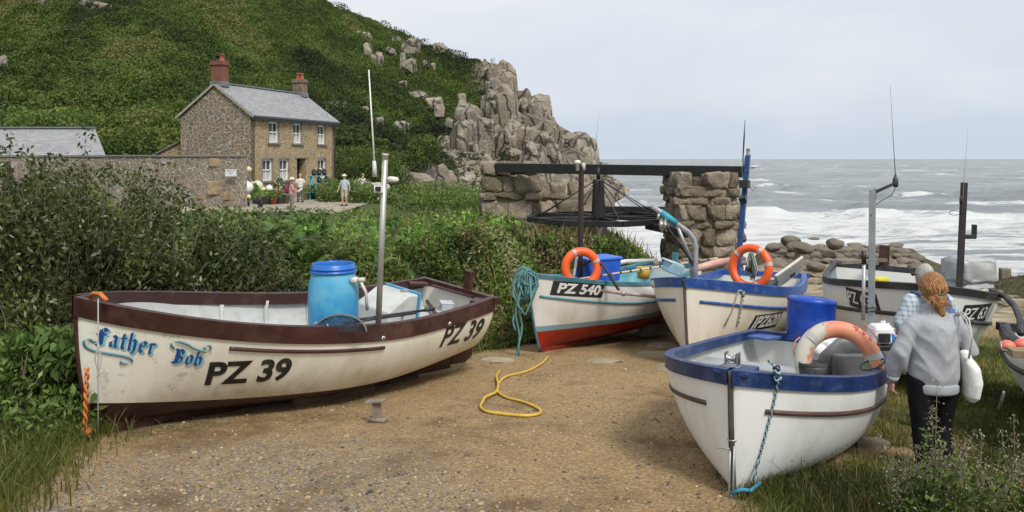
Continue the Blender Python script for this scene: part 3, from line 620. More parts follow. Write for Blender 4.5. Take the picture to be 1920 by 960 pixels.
# stone wall running left from the cottage, and the slate roofed barn behind it
wallL = empty('stone_wall', (0, 0, 0), label='tall lichen-grey rubble yard wall left of the cottage with a flat top', cat='wall')
mb = MB(); a = P(455, 291, 40.5); b0 = P(150, 291, 43); b1 = P(-160, 291, 44); z0 = 4.6
for q0, q1 in ((a, b0), (b0, b1)):
    q0 = Vector((q0.x, q0.y, 0)); q1 = Vector((q1.x, q1.y, 0)); mb.beam((q0.x, q0.y+.25, (z0+8.1)/2), (q1.x, q1.y+.25, (z0+8.1)/2), .5, 8.1-z0)
mb.build('stonework', M['yardwall'], wallL)
mb = MB()
for q0, q1 in ((a, b0), (b0, b1)): mb.beam((q0.x+.05, q0.y+.22, 8.15), (q1.x, q1.y+.22, 8.15), .62, .07)
mb.build('coping', flat('coping', (.22, .22, .21), .8), wallL)
rb = np.random.default_rng(5)
mb = MB()
for (x, y, w_, h_) in ((408, 305, 46, 16), (412, 353, 60, 26), (435, 369, 40, 14), (380, 369, 40, 12), (350, 352, 30, 14)):
    p = P(x, y, 40.4); mb.box((p.x, 40.6+(455-x)*.008, p.z), (w_*.028, .3, h_*.028))
mb.build('quoin', pm('quoin_stone', (.31, .235, .145), .95, var=.45, vs=3, bs=12, bstr=.6, bdist=.04), wallL, .05)
sg = empty('wall_sign', P(433, 324, 40.3), (0, 0, .02), 'small white notice with faded lettering fixed at the end of the yard wall', 'sign')
mb = MB(); mb.box((0, 0, 0), (.58, .03, .38)); mb.build('sign_board', flat('sign_white', (.62, .63, .64), .5), sg, .005)
def text_me(name, body, size, ext=.002, off=0, shear=0, sx=1, align='CENTER'):
    c = bpy.data.curves.new(name, 'FONT'); c.body = body; c.size = size; c.extrude = ext; c.offset = off; c.shear = shear; c.align_x = align; c.align_y = 'CENTER'; c.resolution_u = 4
    o = bpy.data.objects.new(name, c); col.objects.link(o); bpy.context.view_layer.update()
    me = bpy.data.meshes.new_from_object(o.evaluated_get(bpy.context.evaluated_depsgraph_get())); bpy.data.objects.remove(o); bpy.data.curves.remove(c)
    me.transform(Matrix.Diagonal((sx, 1, 1, 1))); return me
for body, z, s, cc in (('PENBERTH COVE', .13, .062, .12), ('BOATS', .03, .09, .3), ('ONLY', -.05, .07, .3)):
    me = text_me('lettering', body, s, .001, .001); me.materials.append(flat('sign_ink', (cc, cc, cc+.03), .6)); o = link('lettering', me, sg); o.location = (0, -.02, z); o.rotation_euler = (R(90), 0, 0)
barn = empty('barn', P(0, 330, 44.6), label='low stone barn with a lichened slate roof behind the yard wall', cat='barn')
bx = barn.location; mb = MB(); mb.box((-3.6, 2.9, -.5), (11, 4.8, 3.0)); bw = mb.build('barn_wall', M['yardwall'], barn)
x1 = P(207, 291, 45).x-bx.x
rfb = roof_mesh('roof', -9, x1, -.1, 3.0, 6.1, 8.12-bx.z, 9.85-bx.z, .1, barn, M['slate'])
for v in rfb.data.vertices:
    if v.co.x > 0: v.co.x -= (2.3 if abs(v.co.y-3.0) < .1 else (4.9 if v.co.y > 4 else 0))
mb = MB(); mb.beam((-9, 3.0, 9.89-bx.z), (x1-2.3, 3.0, 9.89-bx.z), .35, .1); mb.build('ridge_tiles', M['slatelead'], rfb, .02)
# lean-to stub left of the gable
mb = MB(); p0 = P(338, 268, 49); p1 = P(300, 290, 49)
lt = empty('lean_to', (p0.x, 49, 5.3), label='small lean-to shed against the left gable of the cottage', cat='shed')
mb.add([(0, 0, 0), (-2.2, 0, 0), (-2.2, 0, 2.6), (0, 0, 3.7), (0, 2, 0), (-2.2, 2, 0), (-2.2, 2, 2.6), (0, 2, 3.7)], [(0, 3, 2, 1), (4, 5, 6, 7), (1, 2, 6, 5), (0, 4, 7, 3), (0, 1, 5, 4)], 0, False); mb.build('shed_wall', M['facade'], lt)
mb = MB(); mb.add([(.0, -.15, 3.72), (-2.4, -.15, 2.52), (-2.4, 2.2, 2.52), (0, 2.2, 3.72), (.0, -.15, 3.8), (-2.4, -.15, 2.6), (-2.4, 2.2, 2.6), (0, 2.2, 3.8)], [(0, 1, 2, 3), (7, 6, 5, 4), (0, 4, 5, 1), (1, 5, 6, 2), (2, 6, 7, 3)], 0, False); mb.build('shed_roof', M['slatelead'], lt)
# paved yard
yv = []; Yg = np.linspace(34, 62, 60); Xg = np.linspace(-17.5, -8.2, 60); a_, b_ = np.meshgrid(Xg, Yg); zz = ground(a_, b_)+.03
yd = np_mesh('paved_yard', np.stack([a_, b_, zz], -1).reshape(-1, 3), grid_faces(60, 60), M['paving']); tag(yd, kind='structure')
# masonry left of the capstan, and the pillar
def stone_stack(name, c, wx, wy, h, rowh, label, cat, mat, seed, taper=0., group=None, ragged=.15, yaw=0):
    r = np.random.default_rng(seed); root = empty(name, c, (0, 0, yaw), label, cat, group); Vs = []; Fs = []; o_ = 0; z = 0
    pr = []
    for i in range(8):
        B_ = ICO4[0]; B_ = np.sign(B_)*np.abs(B_)**.34; B_ = B_/np.abs(B_).max(); rr_ = np.random.default_rng(seed*50+i)
        for _k in range(5):
            nn = rr_.normal(size=3); nn /= np.linalg.norm(nn); q_ = B_@nn-rr_.uniform(.78, 1.1); B_ = B_-np.outer(np.clip(q_, 0, None), nn)
        a_ = B_*2.2+rr_.uniform(0, 50, 3); nz = fbm(a_[:, 0]+a_[:, 2]*.7, a_[:, 1]-a_[:, 2]*.6, 4, 3)-.5; n3 = fbm(a_[:, 0]*4+a_[:, 2]*3, a_[:, 1]*4-a_[:, 2]*3, 3, 5)-.5; pr.append(B_*(1+nz*.3+n3*.2)[:, None])
    while z < h:
        rh = rowh*r.uniform(.6, 1.5); ww = wx*(1-taper*z/h)
        for (L_, ax, pos) in ((ww, 0, -wy/2), (wy, 1, ww/2), (wy, 1, -ww/2), (ww, 0, wy/2)):
            x = -L_/2
            while x < L_/2-.05:
                sw_ = min(rowh*r.uniform(.7, 2.3), L_/2-x+.08)
                dp = .42; q = pr[r.integers(8)].copy(); q = q*(1+0*q); s3 = np.array((sw_*.53, dp*.5, rh*.54)); V = q*s3
                cc = np.array((x+sw_/2, pos+(.16 if pos < 0 else -.16)+r.uniform(-.06, .06), z+rh/2)); V = V@rot3(0, 0, r.uniform(-.12, .12)).T
                if ax: V = V[:, [1, 0, 2]]; cc = cc[[1, 0, 2]]; 
                if z+rh > h and r.random() < ragged: x += sw_; continue
                Vs.append(V+cc+0); Fs.append((ICO4[1] if not ax else ICO4[1][:, ::-1])+o_); o_ += len(V); x += sw_
        z += rh
    np_mesh('stonework', np.concatenate(Vs), np.concatenate(Fs), mat, root, True)
    mb = MB(); mb.box((0, 0, h/2-.15), (wx*(1-taper*.6)-.1, wy-.1, h-.12)); mb.build('mortar_core', pm('mortar', (.2, .165, .11), .95, bs=20, bstr=.6, bdist=.02), root)
    return root
pc = Vector((4.32, 17.9, 0)); pc.z = 4.6
stone_stack('stone_pillar', pc, 1.34, 1.5, 2.98, .25, 'thick rough granite pillar carrying the right end of the black beam', 'pillar', M['pillar_stone'], 3, .06)
stone_stack('stone_buttress', (5.1, 18.6, 4.2), .55, 1.3, 2.55, .24, 'lower stone buttress against the seaward side of the granite pillar', 'wall', M['pillar_stone'], 4, .1)
stone_stack('masonry_stub', (-.05, 21.3, 5.5), 1.5, 1.1, 2.22, .36, 'broken masonry block carrying the left end of the black beam', 'wall', M['pillar_stone'], 5, .0)
stone_stack('ruined_wall', (1.25, 21.9, 5.3), 1.6, 1.0, 1.85, .34, 'crumbling stepped wall of rounded stones right of the beam end', 'wall', M['pillar_stone'], 6, .3, ragged=.6)
bl = MB(); bl.beam((-.58, 21.0, 7.75), (5.2, 17.35, 7.7), .34, .25)
beam = bl.build('timber_beam', M['darkwood'], None, .012); tag(beam, 'long black square timber beam spanning above the capstan', 'beam')
mb = MB(); q0 = P(1114, 306, 19.4); q1 = P(1123, 208, 19.2); mb.tube([q0, q1], [.009, .004], 6); mb.tube([q0-Vector((0, 0, .25)), q0+Vector((0, 0, .1))], .02, 8)
tag(mb.build('whip_aerial', flat('aerial', (.35, .35, .36), .5)), 'thin whip aerial rising from the middle of the black beam', 'aerial')
# capstan
capc = P(1122, 400, 18.9); cap = empty('capstan', capc, (0, 0, .2), 'black timber horizontal capstan wheel with tie rods under the beam', 'capstan')
mb = MB(); mb.box((0, 0, .28), (.3, .3, 1.1), taper=(.72, .72)); mb.build('central_post', M['darkwood'], cap, .02)
mb = MB(); mb.tube([(0, 0, .8), (0, 0, 1.12)], .05); mb.tube([(0, 0, -.9), (0, 0, -.2)], .22, 12); mb.build('spindle', M['darkwood'], cap)
oct_ = [(1.75*math.cos(k*math.pi/4), 1.75*math.sin(k*math.pi/4), -.12) for k in range(8)]
for k in range(8):
    mb = MB(); mb.beam(oct_[k], oct_[(k+1) % 8], .085, .13); mb.build('rim_timber', M['darkwood'], cap, .01)
    mb = MB(); c, s = math.cos(k*math.pi/4), math.sin(k*math.pi/4); mb.beam((.17*c, .17*s, -.12+(k%2)*.03), (1.72*c, 1.72*s, -.12+(k%2)*.03), .065, .1); mb.build('spoke', M['darkwood'], cap, .01)
    mb = MB(); mb.tube([(.12*c, .12*s, .78), (1.5*c, 1.5*s, -.03)], .012, 6); mb.build('tie_rod', flat('rod', (.05, .05, .055), .4, .6), cap)
mb = MB(); mb.beam((.75, -1.3, -.2), (1.25, -2.4, -.3), .14, .16); mb.build('push_bar', M['darkwood'], cap, .01)
mb = MB(); mb.beam((.5, 1.2, .0), (2.5, 1.25, -.05), .14, .2); mb.build('drag_beam', M['darkwood'], cap, .01)
# ---------------- vegetation ----------------
M['leafA'] = foliage_mat('hedge_leaves', [(0, (.022, .032, .011)), (.3, (.065, .105, .022)), (.6, (.135, .21, .04)), (.85, (.22, .31, .07)), (1, (.34, .36, .17))], .38)
M['leafB'] = foliage_mat('bright_leaves', [(0, (.05, .1, .018)), (.4, (.11, .24, .03)), (.8, (.2, .4, .055)), (1, (.3, .46, .1))], .35)
M['leafW'] = foliage_mat('willow_leaves', [(0, (.014, .016, .007)), (.35, (.036, .042, .014)), (.65, (.078, .096, .024)), (.88, (.15, .18, .05)), (.96, (.24, .27, .15)), (1, (.42, .45, .34))], .3, .38)
M['fern'] = foliage_mat('bracken', [(0, (.032, .052, .014)), (.5, (.075, .13, .026)), (1, (.15, .24, .05))], .3)
M['dry'] = foliage_mat('dry_weeds', [(0, (.085, .055, .022)), (.4, (.15, .11, .042)), (.8, (.24, .18, .08)), (1, (.36, .3, .17))], .3)
M['grass'] = foliage_mat('grass_blades', [(0, (.035, .045, .010)), (.3, (.09, .11, .022)), (.6, (.165, .175, .04)), (.82, (.28, .25, .08)), (1, (.4, .31, .14))], .35)
M['twig'] = pm('twigs', (.13, .1, .07), .9, vs=4)
M['yellow_flower'] = flat('yellow_petals', (.62, .46, .02), .6)
def canopy(X, Y):
    b = xb(Y)-X
    hgt = (.12+1.2*smooth(.15, 3.3, b))*(.12+.55*fbm(X*.5, Y*.5, 3, 70)+.75*fbm(X*1.5, Y*1.5, 3, 170)**1.3)
    hgt = hgt*np.interp(Y, [8, 14, 19, 25, 31, 36], [1, 1.0, .85, .62, .42, .3])*(1-.25*smooth(-2, .3, X)*smooth(14, 17, Y))
    open_ = smooth(-.5, .7, X)*smooth(14.3, 15.5, Y); hgt = hgt*(1-open_*.6)      # short turf round the capstan
    near_ = smooth(12.5, 10.5, Y)*smooth(-3, -5, X); hgt = hgt*(1+near_*.3)
    return hgt
def veg_points(n, y0, y1, umin=-.75, umax=.28):
    Y = 1/np.sqrt(rng.uniform(1/y1**2, 1/y0**2, n)); X = rng.uniform(umin, umax, n)*Y; k = (xb(Y)-X > .1); return X[k], Y[k]
# undergrowth sheet that fills the thicket
ux = np.linspace(-26, 5, 420); uy = np.concatenate([np.linspace(5, 16, 260), np.linspace(16.1, 35.5, 170)]); UX, UY = np.meshgrid(ux, uy)
UZ = ground(UX, UY)+canopy(UX, UY)*(.62+.35*fbm(UX*2.5, UY*2.5, 3, 72))*smooth(.0, .35, xb(UY)-UX)-.12
UZ -= smooth(.05, -.25, xb(UY)-UX)*.6
yk = smooth(34, 35.5, UY); UZ = UZ-yk*1.2
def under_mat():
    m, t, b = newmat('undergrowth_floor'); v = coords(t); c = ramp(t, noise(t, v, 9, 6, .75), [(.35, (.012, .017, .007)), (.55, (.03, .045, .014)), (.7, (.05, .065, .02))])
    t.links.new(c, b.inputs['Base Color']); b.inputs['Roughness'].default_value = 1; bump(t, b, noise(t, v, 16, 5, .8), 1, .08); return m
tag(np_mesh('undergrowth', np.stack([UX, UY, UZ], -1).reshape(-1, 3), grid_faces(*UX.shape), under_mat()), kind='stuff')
X, Y = veg_points(210000, 8, 35)
Y2 = rng.uniform(8.5, 19, 130000); X2 = xb(Y2)-rng.uniform(.05, 3.0, 130000); X = np.concatenate([X, X2]); Y = np.concatenate([Y, Y2])
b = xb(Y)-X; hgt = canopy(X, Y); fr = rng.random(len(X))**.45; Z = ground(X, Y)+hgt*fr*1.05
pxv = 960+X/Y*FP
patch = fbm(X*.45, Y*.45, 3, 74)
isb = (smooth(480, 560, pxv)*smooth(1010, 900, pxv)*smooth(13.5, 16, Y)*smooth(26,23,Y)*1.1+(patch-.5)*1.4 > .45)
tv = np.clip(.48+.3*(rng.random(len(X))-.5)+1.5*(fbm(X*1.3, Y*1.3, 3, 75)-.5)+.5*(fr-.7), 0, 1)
sz = (.035+.0030*Y)*rng.uniform(.7, 1.5, len(X)); pts = np.stack([X, Y, Z], -1)
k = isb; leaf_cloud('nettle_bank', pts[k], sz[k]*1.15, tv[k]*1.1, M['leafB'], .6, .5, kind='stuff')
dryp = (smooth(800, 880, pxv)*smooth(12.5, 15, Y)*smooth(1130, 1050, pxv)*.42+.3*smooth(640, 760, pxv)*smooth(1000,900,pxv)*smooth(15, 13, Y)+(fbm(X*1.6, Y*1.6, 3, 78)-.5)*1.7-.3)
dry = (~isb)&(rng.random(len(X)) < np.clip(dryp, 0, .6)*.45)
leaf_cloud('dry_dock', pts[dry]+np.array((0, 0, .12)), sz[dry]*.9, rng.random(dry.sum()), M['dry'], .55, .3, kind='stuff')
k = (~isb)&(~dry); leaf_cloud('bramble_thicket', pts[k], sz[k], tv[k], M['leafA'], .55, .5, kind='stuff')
# shoots that stand out of the thicket
ns_ = 2600; Xs, Ys = veg_points(ns_*2, 9, 30); Xq = np.concatenate([Xs[:ns_]]); Yq = Ys[:ns_]; Xe = xb(np.linspace(9, 17, 500))-rng.uniform(.1, 2.6, 500); Xq = np.concatenate([Xq, Xe]); Yq = np.concatenate([Yq, np.linspace(9, 17, 500)])
L_ = rng.uniform(.15, .5, len(Xq))*np.interp(Yq, [9, 16, 30], [1, .75, .5])*(1-.5*smooth(-.5, 1, Xq)*smooth(14.5, 16, Yq)); m_ = 15; tt_ = np.tile(np.linspace(.1, 1, m_), (len(Xq), 1)); azq = rng.uniform(0, 6.28, len(Xq)); ln = rng.uniform(.1, .6, len(Xq))
sx_ = Xq[:, None]+(np.cos(azq)*ln*L_)[:, None]*tt_**1.5+rng.normal(size=tt_.shape)*.025; sy_ = Yq[:, None]+(np.sin(azq)*ln*L_)[:, None]*tt_**1.5+rng.normal(size=tt_.shape)*.025
sz_ = (ground(Xq, Yq)+canopy(Xq, Yq)*.8)[:, None]+L_[:, None]*tt_
tq = np.clip(np.repeat(rng.uniform(.25, .9, len(Xq)), m_)+rng.normal(size=len(Xq)*m_)*.08, 0, 1); szq = np.repeat(.04+.0028*Yq, m_)*rng.uniform(.7, 1.3, len(Xq)*m_)
kq = np.repeat(rng.random(len(Xq)) < .14, m_); ptq = np.stack([sx_, sy_, sz_], -1).reshape(-1, 3)
leaf_cloud('thicket_shoots', ptq[~kq], szq[~kq], tq[~kq], M['leafA'], .5, .6, kind='stuff'); leaf_cloud('weed_shoots', ptq[kq], szq[kq]*.7, tq[kq], M['dry'], .45, .6, kind='stuff')
# bracken fronds
def fronds(name, bases, L, mat, parent=None, nseg=18, kind=None, droop=1.0):
    Vs = []; Fs = []; T = []; o_ = 0
    for (p, l) in zip(bases, L):
        az = rng.uniform(0, 2*math.pi); d = np.array((math.cos(az), math.sin(az), 0)); side = np.array((-d[1], d[0], 0)); el = rng.uniform(.7, 1.3); tnt = rng.random()
        s = np.linspace(0, 1, nseg); pts_ = p+np.outer(s*l*math.cos(el)*1.1, d)+np.outer(l*(s*math.sin(el)-droop*.55*s**2.2), (0, 0, 1))
        for i in range(1, nseg):
            wd = l*.22*(1-s[i])**.8*min(1, i/3)*1.1; tg = (pts_[i]-pts_[i-1]); tg /= np.linalg.norm(tg)
            for sg_ in (-1, 1):
                tip = pts_[i]+side*sg_*wd+tg*wd*.35-np.array((0, 0, wd*.25)); q = tg*l*.02
                Vs += [pts_[i]-q, pts_[i]+q, tip+q*.3, tip-q*.3]; Fs.append((o_, o_+1, o_+2, o_+3)); T += [tnt]*4; o_ += 4
    o = np_mesh(name, np.array(Vs), np.array(Fs), mat, parent, False, dict(tint=np.clip(np.array(T), 0, 1)))
    if kind: tag(o, kind=kind)
    return o
X, Y = veg_points(9000, 10.5, 32, -.55, .0); pxv = 960+X/Y*FP
wgt = smooth(330, 380, pxv)*smooth(660, 560, pxv)+.22*smooth(640, 700, pxv)*smooth(900, 800, pxv); k = rng.random(len(X)) < wgt*.75; X, Y = X[k], Y[k]
fronds('bracken', np.stack([X, Y, ground(X, Y)+canopy(X, Y)*rng.uniform(.45, .95, len(X))], -1), rng.uniform(.5, .95, len(X)), M['fern'], kind='stuff')
# yellow flowers (ragwort/trefoil) behind the boat
X, Y = veg_points(9000, 9.5, 13.5, -.5, -.18); pxv = 960+X/Y*FP; k = (rng.random(len(X)) < smooth(330, 400, pxv)*smooth(600, 520, pxv)*.9)
X, Y = X[k], Y[k]; leaf_cloud('yellow_flowers', np.stack([X, Y, ground(X, Y)+canopy(X, Y)*rng.uniform(.55, 1.0, len(X))+.05], -1), rng.uniform(.02, .04, len(X)), np.ones(len(X)), M['yellow_flower'], .9, 2, kind='stuff')
# tall grass stalks standing out of the hedge
def blades(name, X, Y, Z, H, wdt, tint, mat, lean=.5, kind='stuff', parent=None):
    n = len(X); az = rng.uniform(0, 2*np.pi, n); l = rng.uniform(.1, 1, n)*lean*H; d = np.stack([np.cos(az), np.sin(az), 0*az], -1); sd = np.stack([-np.sin(az), np.cos(az), 0*az], -1)
    a2 = rng.uniform(0, 2*np.pi, n); sd = np.stack([np.cos(a2), np.sin(a2), 0*a2], -1)
    p0 = np.stack([X, Y, Z], -1); p1 = p0+d*(l*.3)[:, None]; p1[:, 2] += H*.6; p2 = p0+d*l[:, None]; p2[:, 2] += H
    w_ = (wdt if np.ndim(wdt) else np.full(n, wdt))[:, None]
    V = np.stack([p0-sd*w_, p0+sd*w_, p1+sd*w_*.8, p1-sd*w_*.8, p2+sd*w_*.15, p2-sd*w_*.15], 1).reshape(-1, 3); i = np.arange(n)*6
    F = np.concatenate([np.stack([i, i+1, i+2, i+3], 1), np.stack([i+3, i+2, i+4, i+5], 1)])
    o = np_mesh(name, V, F, mat, parent, False, dict(tint=np.repeat(np.clip(tint, 0, 1), 6)))
    if kind: tag(o, kind=kind)
    return o
X, Y = veg_points(4200, 11, 30, -.5, .2); blades('tall_grass', X, Y, ground(X, Y)+canopy(X, Y)*.7, rng.uniform(.2, .5, len(X)), .004+.0004*Y, .55+.45*rng.random(len(X)), M['dry'], .6)
# lawn and verge grass
n = 330000; Y = 4.2*(30/4.2)**rng.random(n); X = rng.uniform(-.7, .72, n)*Y; gmv = grass_mask(X, Y); moist = fbm(X*2.2, Y*2.2, 3, 91)
k = (rng.random(n) < gmv*(.5+.8*moist))&~((xb(Y)-X > 1.2)&(Y > 9)); X, Y, gmv, moist = X[k], Y[k], gmv[k], moist[k]
hh = rng.uniform(.035, .11, len(X))*(.5+.6*gmv)*(1+.6*smooth(.55, .7, fbm(X*.8, Y*.8, 2, 95)))*(1-.45*smooth(3.5, 4.8, X)*smooth(7, 8, Y)); hh = np.where(rng.random(len(X)) < .03, hh*2.2, hh)
blades('grass', X, Y, ground(X, Y)-.01+(fbm(X*.6, Y*.6, 3, 11)-.5)*.10, hh, .0016+.0004*Y, np.clip(.5+1.5*(fbm(X*.9, Y*.9, 3, 93)-.5)+.45*(rng.random(len(X))-.5), 0, 1), M['grass'], .8)
# sparse tufts on the track
n = 26000; Y = 4.4*(13/4.4)**rng.random(n); X = rng.uniform(-.68, .3, n)*Y; mm = smooth(.56, .66, fbm(X*1.3, Y*1.3, 4, 97))*smooth(3.6, .3, X-xb(Y)); k = rng.random(n) < mm*.55; X, Y = X[k], Y[k]
blades('moss_tufts', X, Y, ground(X, Y)-.01+(fbm(X*.6, Y*.6, 3, 11)-.5)*.10, rng.uniform(.012, .04, len(X)), .003, .3+.4*rng.random(len(X)), M['grass'], 1.2)
# big willow bush at the left
def bush(name, blobs, n, size, mat, label, cat, twigs=60, base=None, up=.8, group=None):
    base = Vector(base); root = empty(name, base, label=label, cat=cat, group=group); pts = []; tt_ = []
    tot = sum(b[1][0]*b[1][2] for b in blobs)
    for (c, r) in blobs:
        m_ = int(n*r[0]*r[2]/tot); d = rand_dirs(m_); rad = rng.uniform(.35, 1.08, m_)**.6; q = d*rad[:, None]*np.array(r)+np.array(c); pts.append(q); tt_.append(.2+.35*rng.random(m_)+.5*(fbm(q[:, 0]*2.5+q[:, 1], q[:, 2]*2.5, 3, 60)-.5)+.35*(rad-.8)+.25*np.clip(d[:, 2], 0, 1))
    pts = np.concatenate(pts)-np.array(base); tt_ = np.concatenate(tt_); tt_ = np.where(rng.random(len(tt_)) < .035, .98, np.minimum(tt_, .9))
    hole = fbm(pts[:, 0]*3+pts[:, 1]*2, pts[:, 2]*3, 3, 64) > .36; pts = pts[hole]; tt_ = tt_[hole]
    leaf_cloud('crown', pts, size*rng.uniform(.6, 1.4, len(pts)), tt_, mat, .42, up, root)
    mb = MB()
    for k in range(twigs):
        c, r = blobs[rng.integers(len(blobs))]; d = rand_dirs(1, .9)[0]; e = np.array(c)+d*np.array(r)*rng.uniform(.8, 1.15); s0 = np.array((base.x, base.y, base.z))*.5+np.array((c[0], c[1], base.z))*.5; m_ = (s0+e)/2+rng.normal(size=3)*.15
        mb.tube([s0-np.array(base), m_-np.array(base), e-np.array(base)], [.02, .011, .003], 5)
    mb.build('branches', M['twig'], root); return root
WB = [((-5.3, 8.9, 6.5), (1.2, 1.0, 1.2)), ((-6.4, 9.2, 6.7), (1.3, 1.1, 1.25)), ((-4.5, 9.3, 6.3), (.9, .8, .9)), ((-5.4, 10.2, 6.9), (1.4, 1.0, 1.0)), ((-4.3, 10.5, 6.4), (1.3, .9, .95)), ((-6.6, 10.0, 7.1), (1.3, 1.0, 1.05)), ((-3.5, 10.7, 5.9), (.9, .7, .7)), ((-5.0, 8.0, 5.9), (.8, .7, .7))]
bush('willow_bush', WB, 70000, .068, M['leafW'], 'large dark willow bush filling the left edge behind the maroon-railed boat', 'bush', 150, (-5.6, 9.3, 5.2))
bush('bramble_bank', [((P(x, y, D).x, D, P(x, y, D).z), (r, r*.8, r*.55)) for x, y, D, r in ((770, 372, 44, 1.6), (815, 366, 48, 1.8), (865, 372, 50, 1.8), (905, 380, 48, 1.7), (835, 385, 42, 1.5), (890, 395, 38, 1.6), (790, 388, 38, 1.4))], 16000, .16, M['leafA'], 'low green bramble bank between the yard and the rock field', 'bank', 0, (-4, 44, 5.3))
# tall shoots out of the willow
sh = [(20, 225), (165, 232), (205, 300), (300, 290), (245, 310), (110, 280), (60, 275), (330, 330), (150, 300)]
for k, (px_, py__) in enumerate(sh):
    D = 8.4+rng.uniform(-.3, .8); tip = P(px_, py__+8, D); b0_ = P(px_-rng.uniform(-15, 25), py__+170, D+.2); L = (tip-b0_)
    root = empty('willow_shoot', b0_, label=['tall leafy shoot at the far left rising above the barn roof', 'tallest leafy shoot in front of the barn roof', 'leafy shoot beside the right edge of the barn roof', 'leafy shoot before the middle of the yard wall', 'short leafy shoot before the yard wall left half', 'leafy shoot low in front of the barn roof', 'bent leafy shoot between two others at the barn roof', 'leafy shoot nearest the bracken on the right', 'leafy shoot just left of the tallest one'][k], cat='shoot', group='leafy shoots rising from the willow bush')
    pts_ = [L*t+Vector((math.sin(t*3+k)*.03, 0, 0)) for t in np.linspace(0, 1, 7)]; mb = MB(); mb.tube(pts_, [.007*(1.1-t) for t in np.linspace(0, 1, 7)], 5); mb.build('stem', M['twig'], root)
    m_ = 60; t = rng.random(m_); q = np.array([L*float(a) for a in t])+rng.normal(size=(m_, 3))*np.array((.055, .05, .025)); leaf_cloud('leaves', q, rng.uniform(.05, .085, m_), rng.uniform(.3, .85, m_), M['leafW'], .45, .8, root)
bush('hogweed', [((-4.15, 7.35, 5.75), (.5, .4, .35)), ((-4.5, 7.4, 6.0), (.5, .35, .4)), ((-4.05, 7.6, 5.55), (.35, .3, .3)), ((-4.25, 7.25, 6.1), (.4, .3, .3))], 2600, .13, M['fern'], 'broad-leaved green plant beside the bow of the maroon-railed boat', 'plant', 10, (-4.3, 7.4, 5.4))
bush('ivy_mound', [((-4.35, 6.6, 5.55), (.6, .6, .38)), ((-4.1, 7.0, 5.55), (.35, .35, .35)), ((-4.7, 7.3, 5.7), (.8, .6, .6))], 9000, .06, M['leafA'], 'low mound of dark leaves at the left foreground edge', 'plant', 10, (-4.4, 6.8, 5.3))
n = 16000; Y = rng.uniform(5, 8, n); X = rng.uniform(-5.6, -3.0, n); k = (X < xb(Y)+.25+.2*rng.normal(size=n)); X, Y = X[k], Y[k]; blades('rough_grass', X, Y, ground(X, Y)-.02, rng.uniform(.1, .32, len(X)), .0045, .15+.5*rng.random(len(X)), M['grass'], .8)
# bushes behind the yard wall and beside the cottage
bush('privet_bush', [((P(70, 215, 50).x, 50, 9.8), (2.6, 1.6, 1.3)), ((P(130, 205, 51).x, 51, 10.3), (1.9, 1.5, 1.1)), ((P(10, 200, 52).x, 52, 10.6), (2, 1.4, 1))], 9000, .22, M['leafA'], 'rounded green shrub behind the barn roof', 'shrub', 0, (-31, 50, 7))
bush('ferny_bush', [((-11.2, 47.5, 5.9), (.9, .9, .9)), ((-10.7, 46, 5.7), (.9, .8, .7)), ((-9.4, 46.5, 5.9), (1.2, .9, 1.0)), ((-8.2, 45, 5.6), (1.4, .9, .9))], 9000, .16, M['leafA'], 'dark strappy bush beside the yard where the man in the hat stands', 'bush', 10, (-10, 46.5, 5.2))
bush('round_bush', [((P(700, 330, 58).x, 58, 7.0), (2.6, 2.0, 1.7)), ((P(660, 320, 60).x, 60, 7.4), (2.4, 1.8, 1.6)), ((P(735, 345, 57).x, 57, 6.2), (1.8, 1.6, 1.3))], 12000, .2, M['scrub'], 'rounded clipped-looking bush behind the white pole', 'bush', 0, (-10, 58, 5.3))
bush('dark_bush', [((P(795, 285, 70).x, 70, 8.6), (1.7, 1.4, 1.6)), ((P(780, 300, 69).x, 69, 7.8), (1.2, 1.2, 1.2))], 5000, .22, M['scrub'], 'dark bush in front of the rock field right of the white pole', 'bush', 0, (-8, 70, 6))
# mugwort plants in the right foreground
def mugwort(base, h, label, nst=9, seed=0, spread=.5):
    root = empty('mugwort', base, label=label, cat='plant', group='seeding mugwort plants in the right foreground'); mb = MB(); q = []; t_ = []; lq = []
    for s in range(nst):
        az = rng.uniform(0, 6.28); sp = rng.uniform(.1, 1)*spread if s else .03; hh_ = h*(rng.uniform(.55, .9) if s else 1); tip = Vector((math.cos(az)*sp*h, math.sin(az)*sp*h*.6, hh_)); mid = tip*.5+Vector((0, 0, .06*h)); pts_ = [Vector((0, 0, 0)), mid, tip]; mb.tube(pts_, [.006, .004, .0015], 5)
        for j in range(100):
            a = rng.uniform(.42, 1.02); p = (mid.lerp(tip, (a-.5)*2) if a > .5 else mid*(a*2)); wdt = .045*(1.15-a)*2; side = rng.normal(size=3)*wdt*np.array((1, 1, .75)); q.append(np.array(p)+side); t_.append(rng.uniform(.45, .95))
        for j in range(70):
            a = rng.uniform(.03, .7); p = mid*(a*2) if a < .5 else mid.lerp(tip, (a-.5)*2); lq.append(np.array(p)+rng.normal(size=3)*.05)
    mb.build('stem', M['twig'], root); leaf_cloud('seed_head', np.array(q), rng.uniform(.008, .018, len(q)), np.array(t_), M['seed'], .7, .3, root); leaf_cloud('leaves', np.array(lq), rng.uniform(.03, .07, len(lq)), rng.uniform(.1, .7, len(lq)), M['leafA'], .35, .3, root)
M['seed'] = foliage_mat('seed_heads', [(0, (.13, .105, .06)), (.5, (.25, .215, .14)), (1, (.42, .38, .28))], .3)
def onground(px_, D): X = (px_-960)/FP*D; return (X, D, gz(X, D)-.02)
mugwort(onground(1750, 4.75), .98, 'tallest pale seed-headed weed standing before the walking woman', 6, spread=.35)
mugwort(onground(1835, 4.7), .66, 'bushy green weed with pale seed heads right of the tallest one', 7, spread=.6)
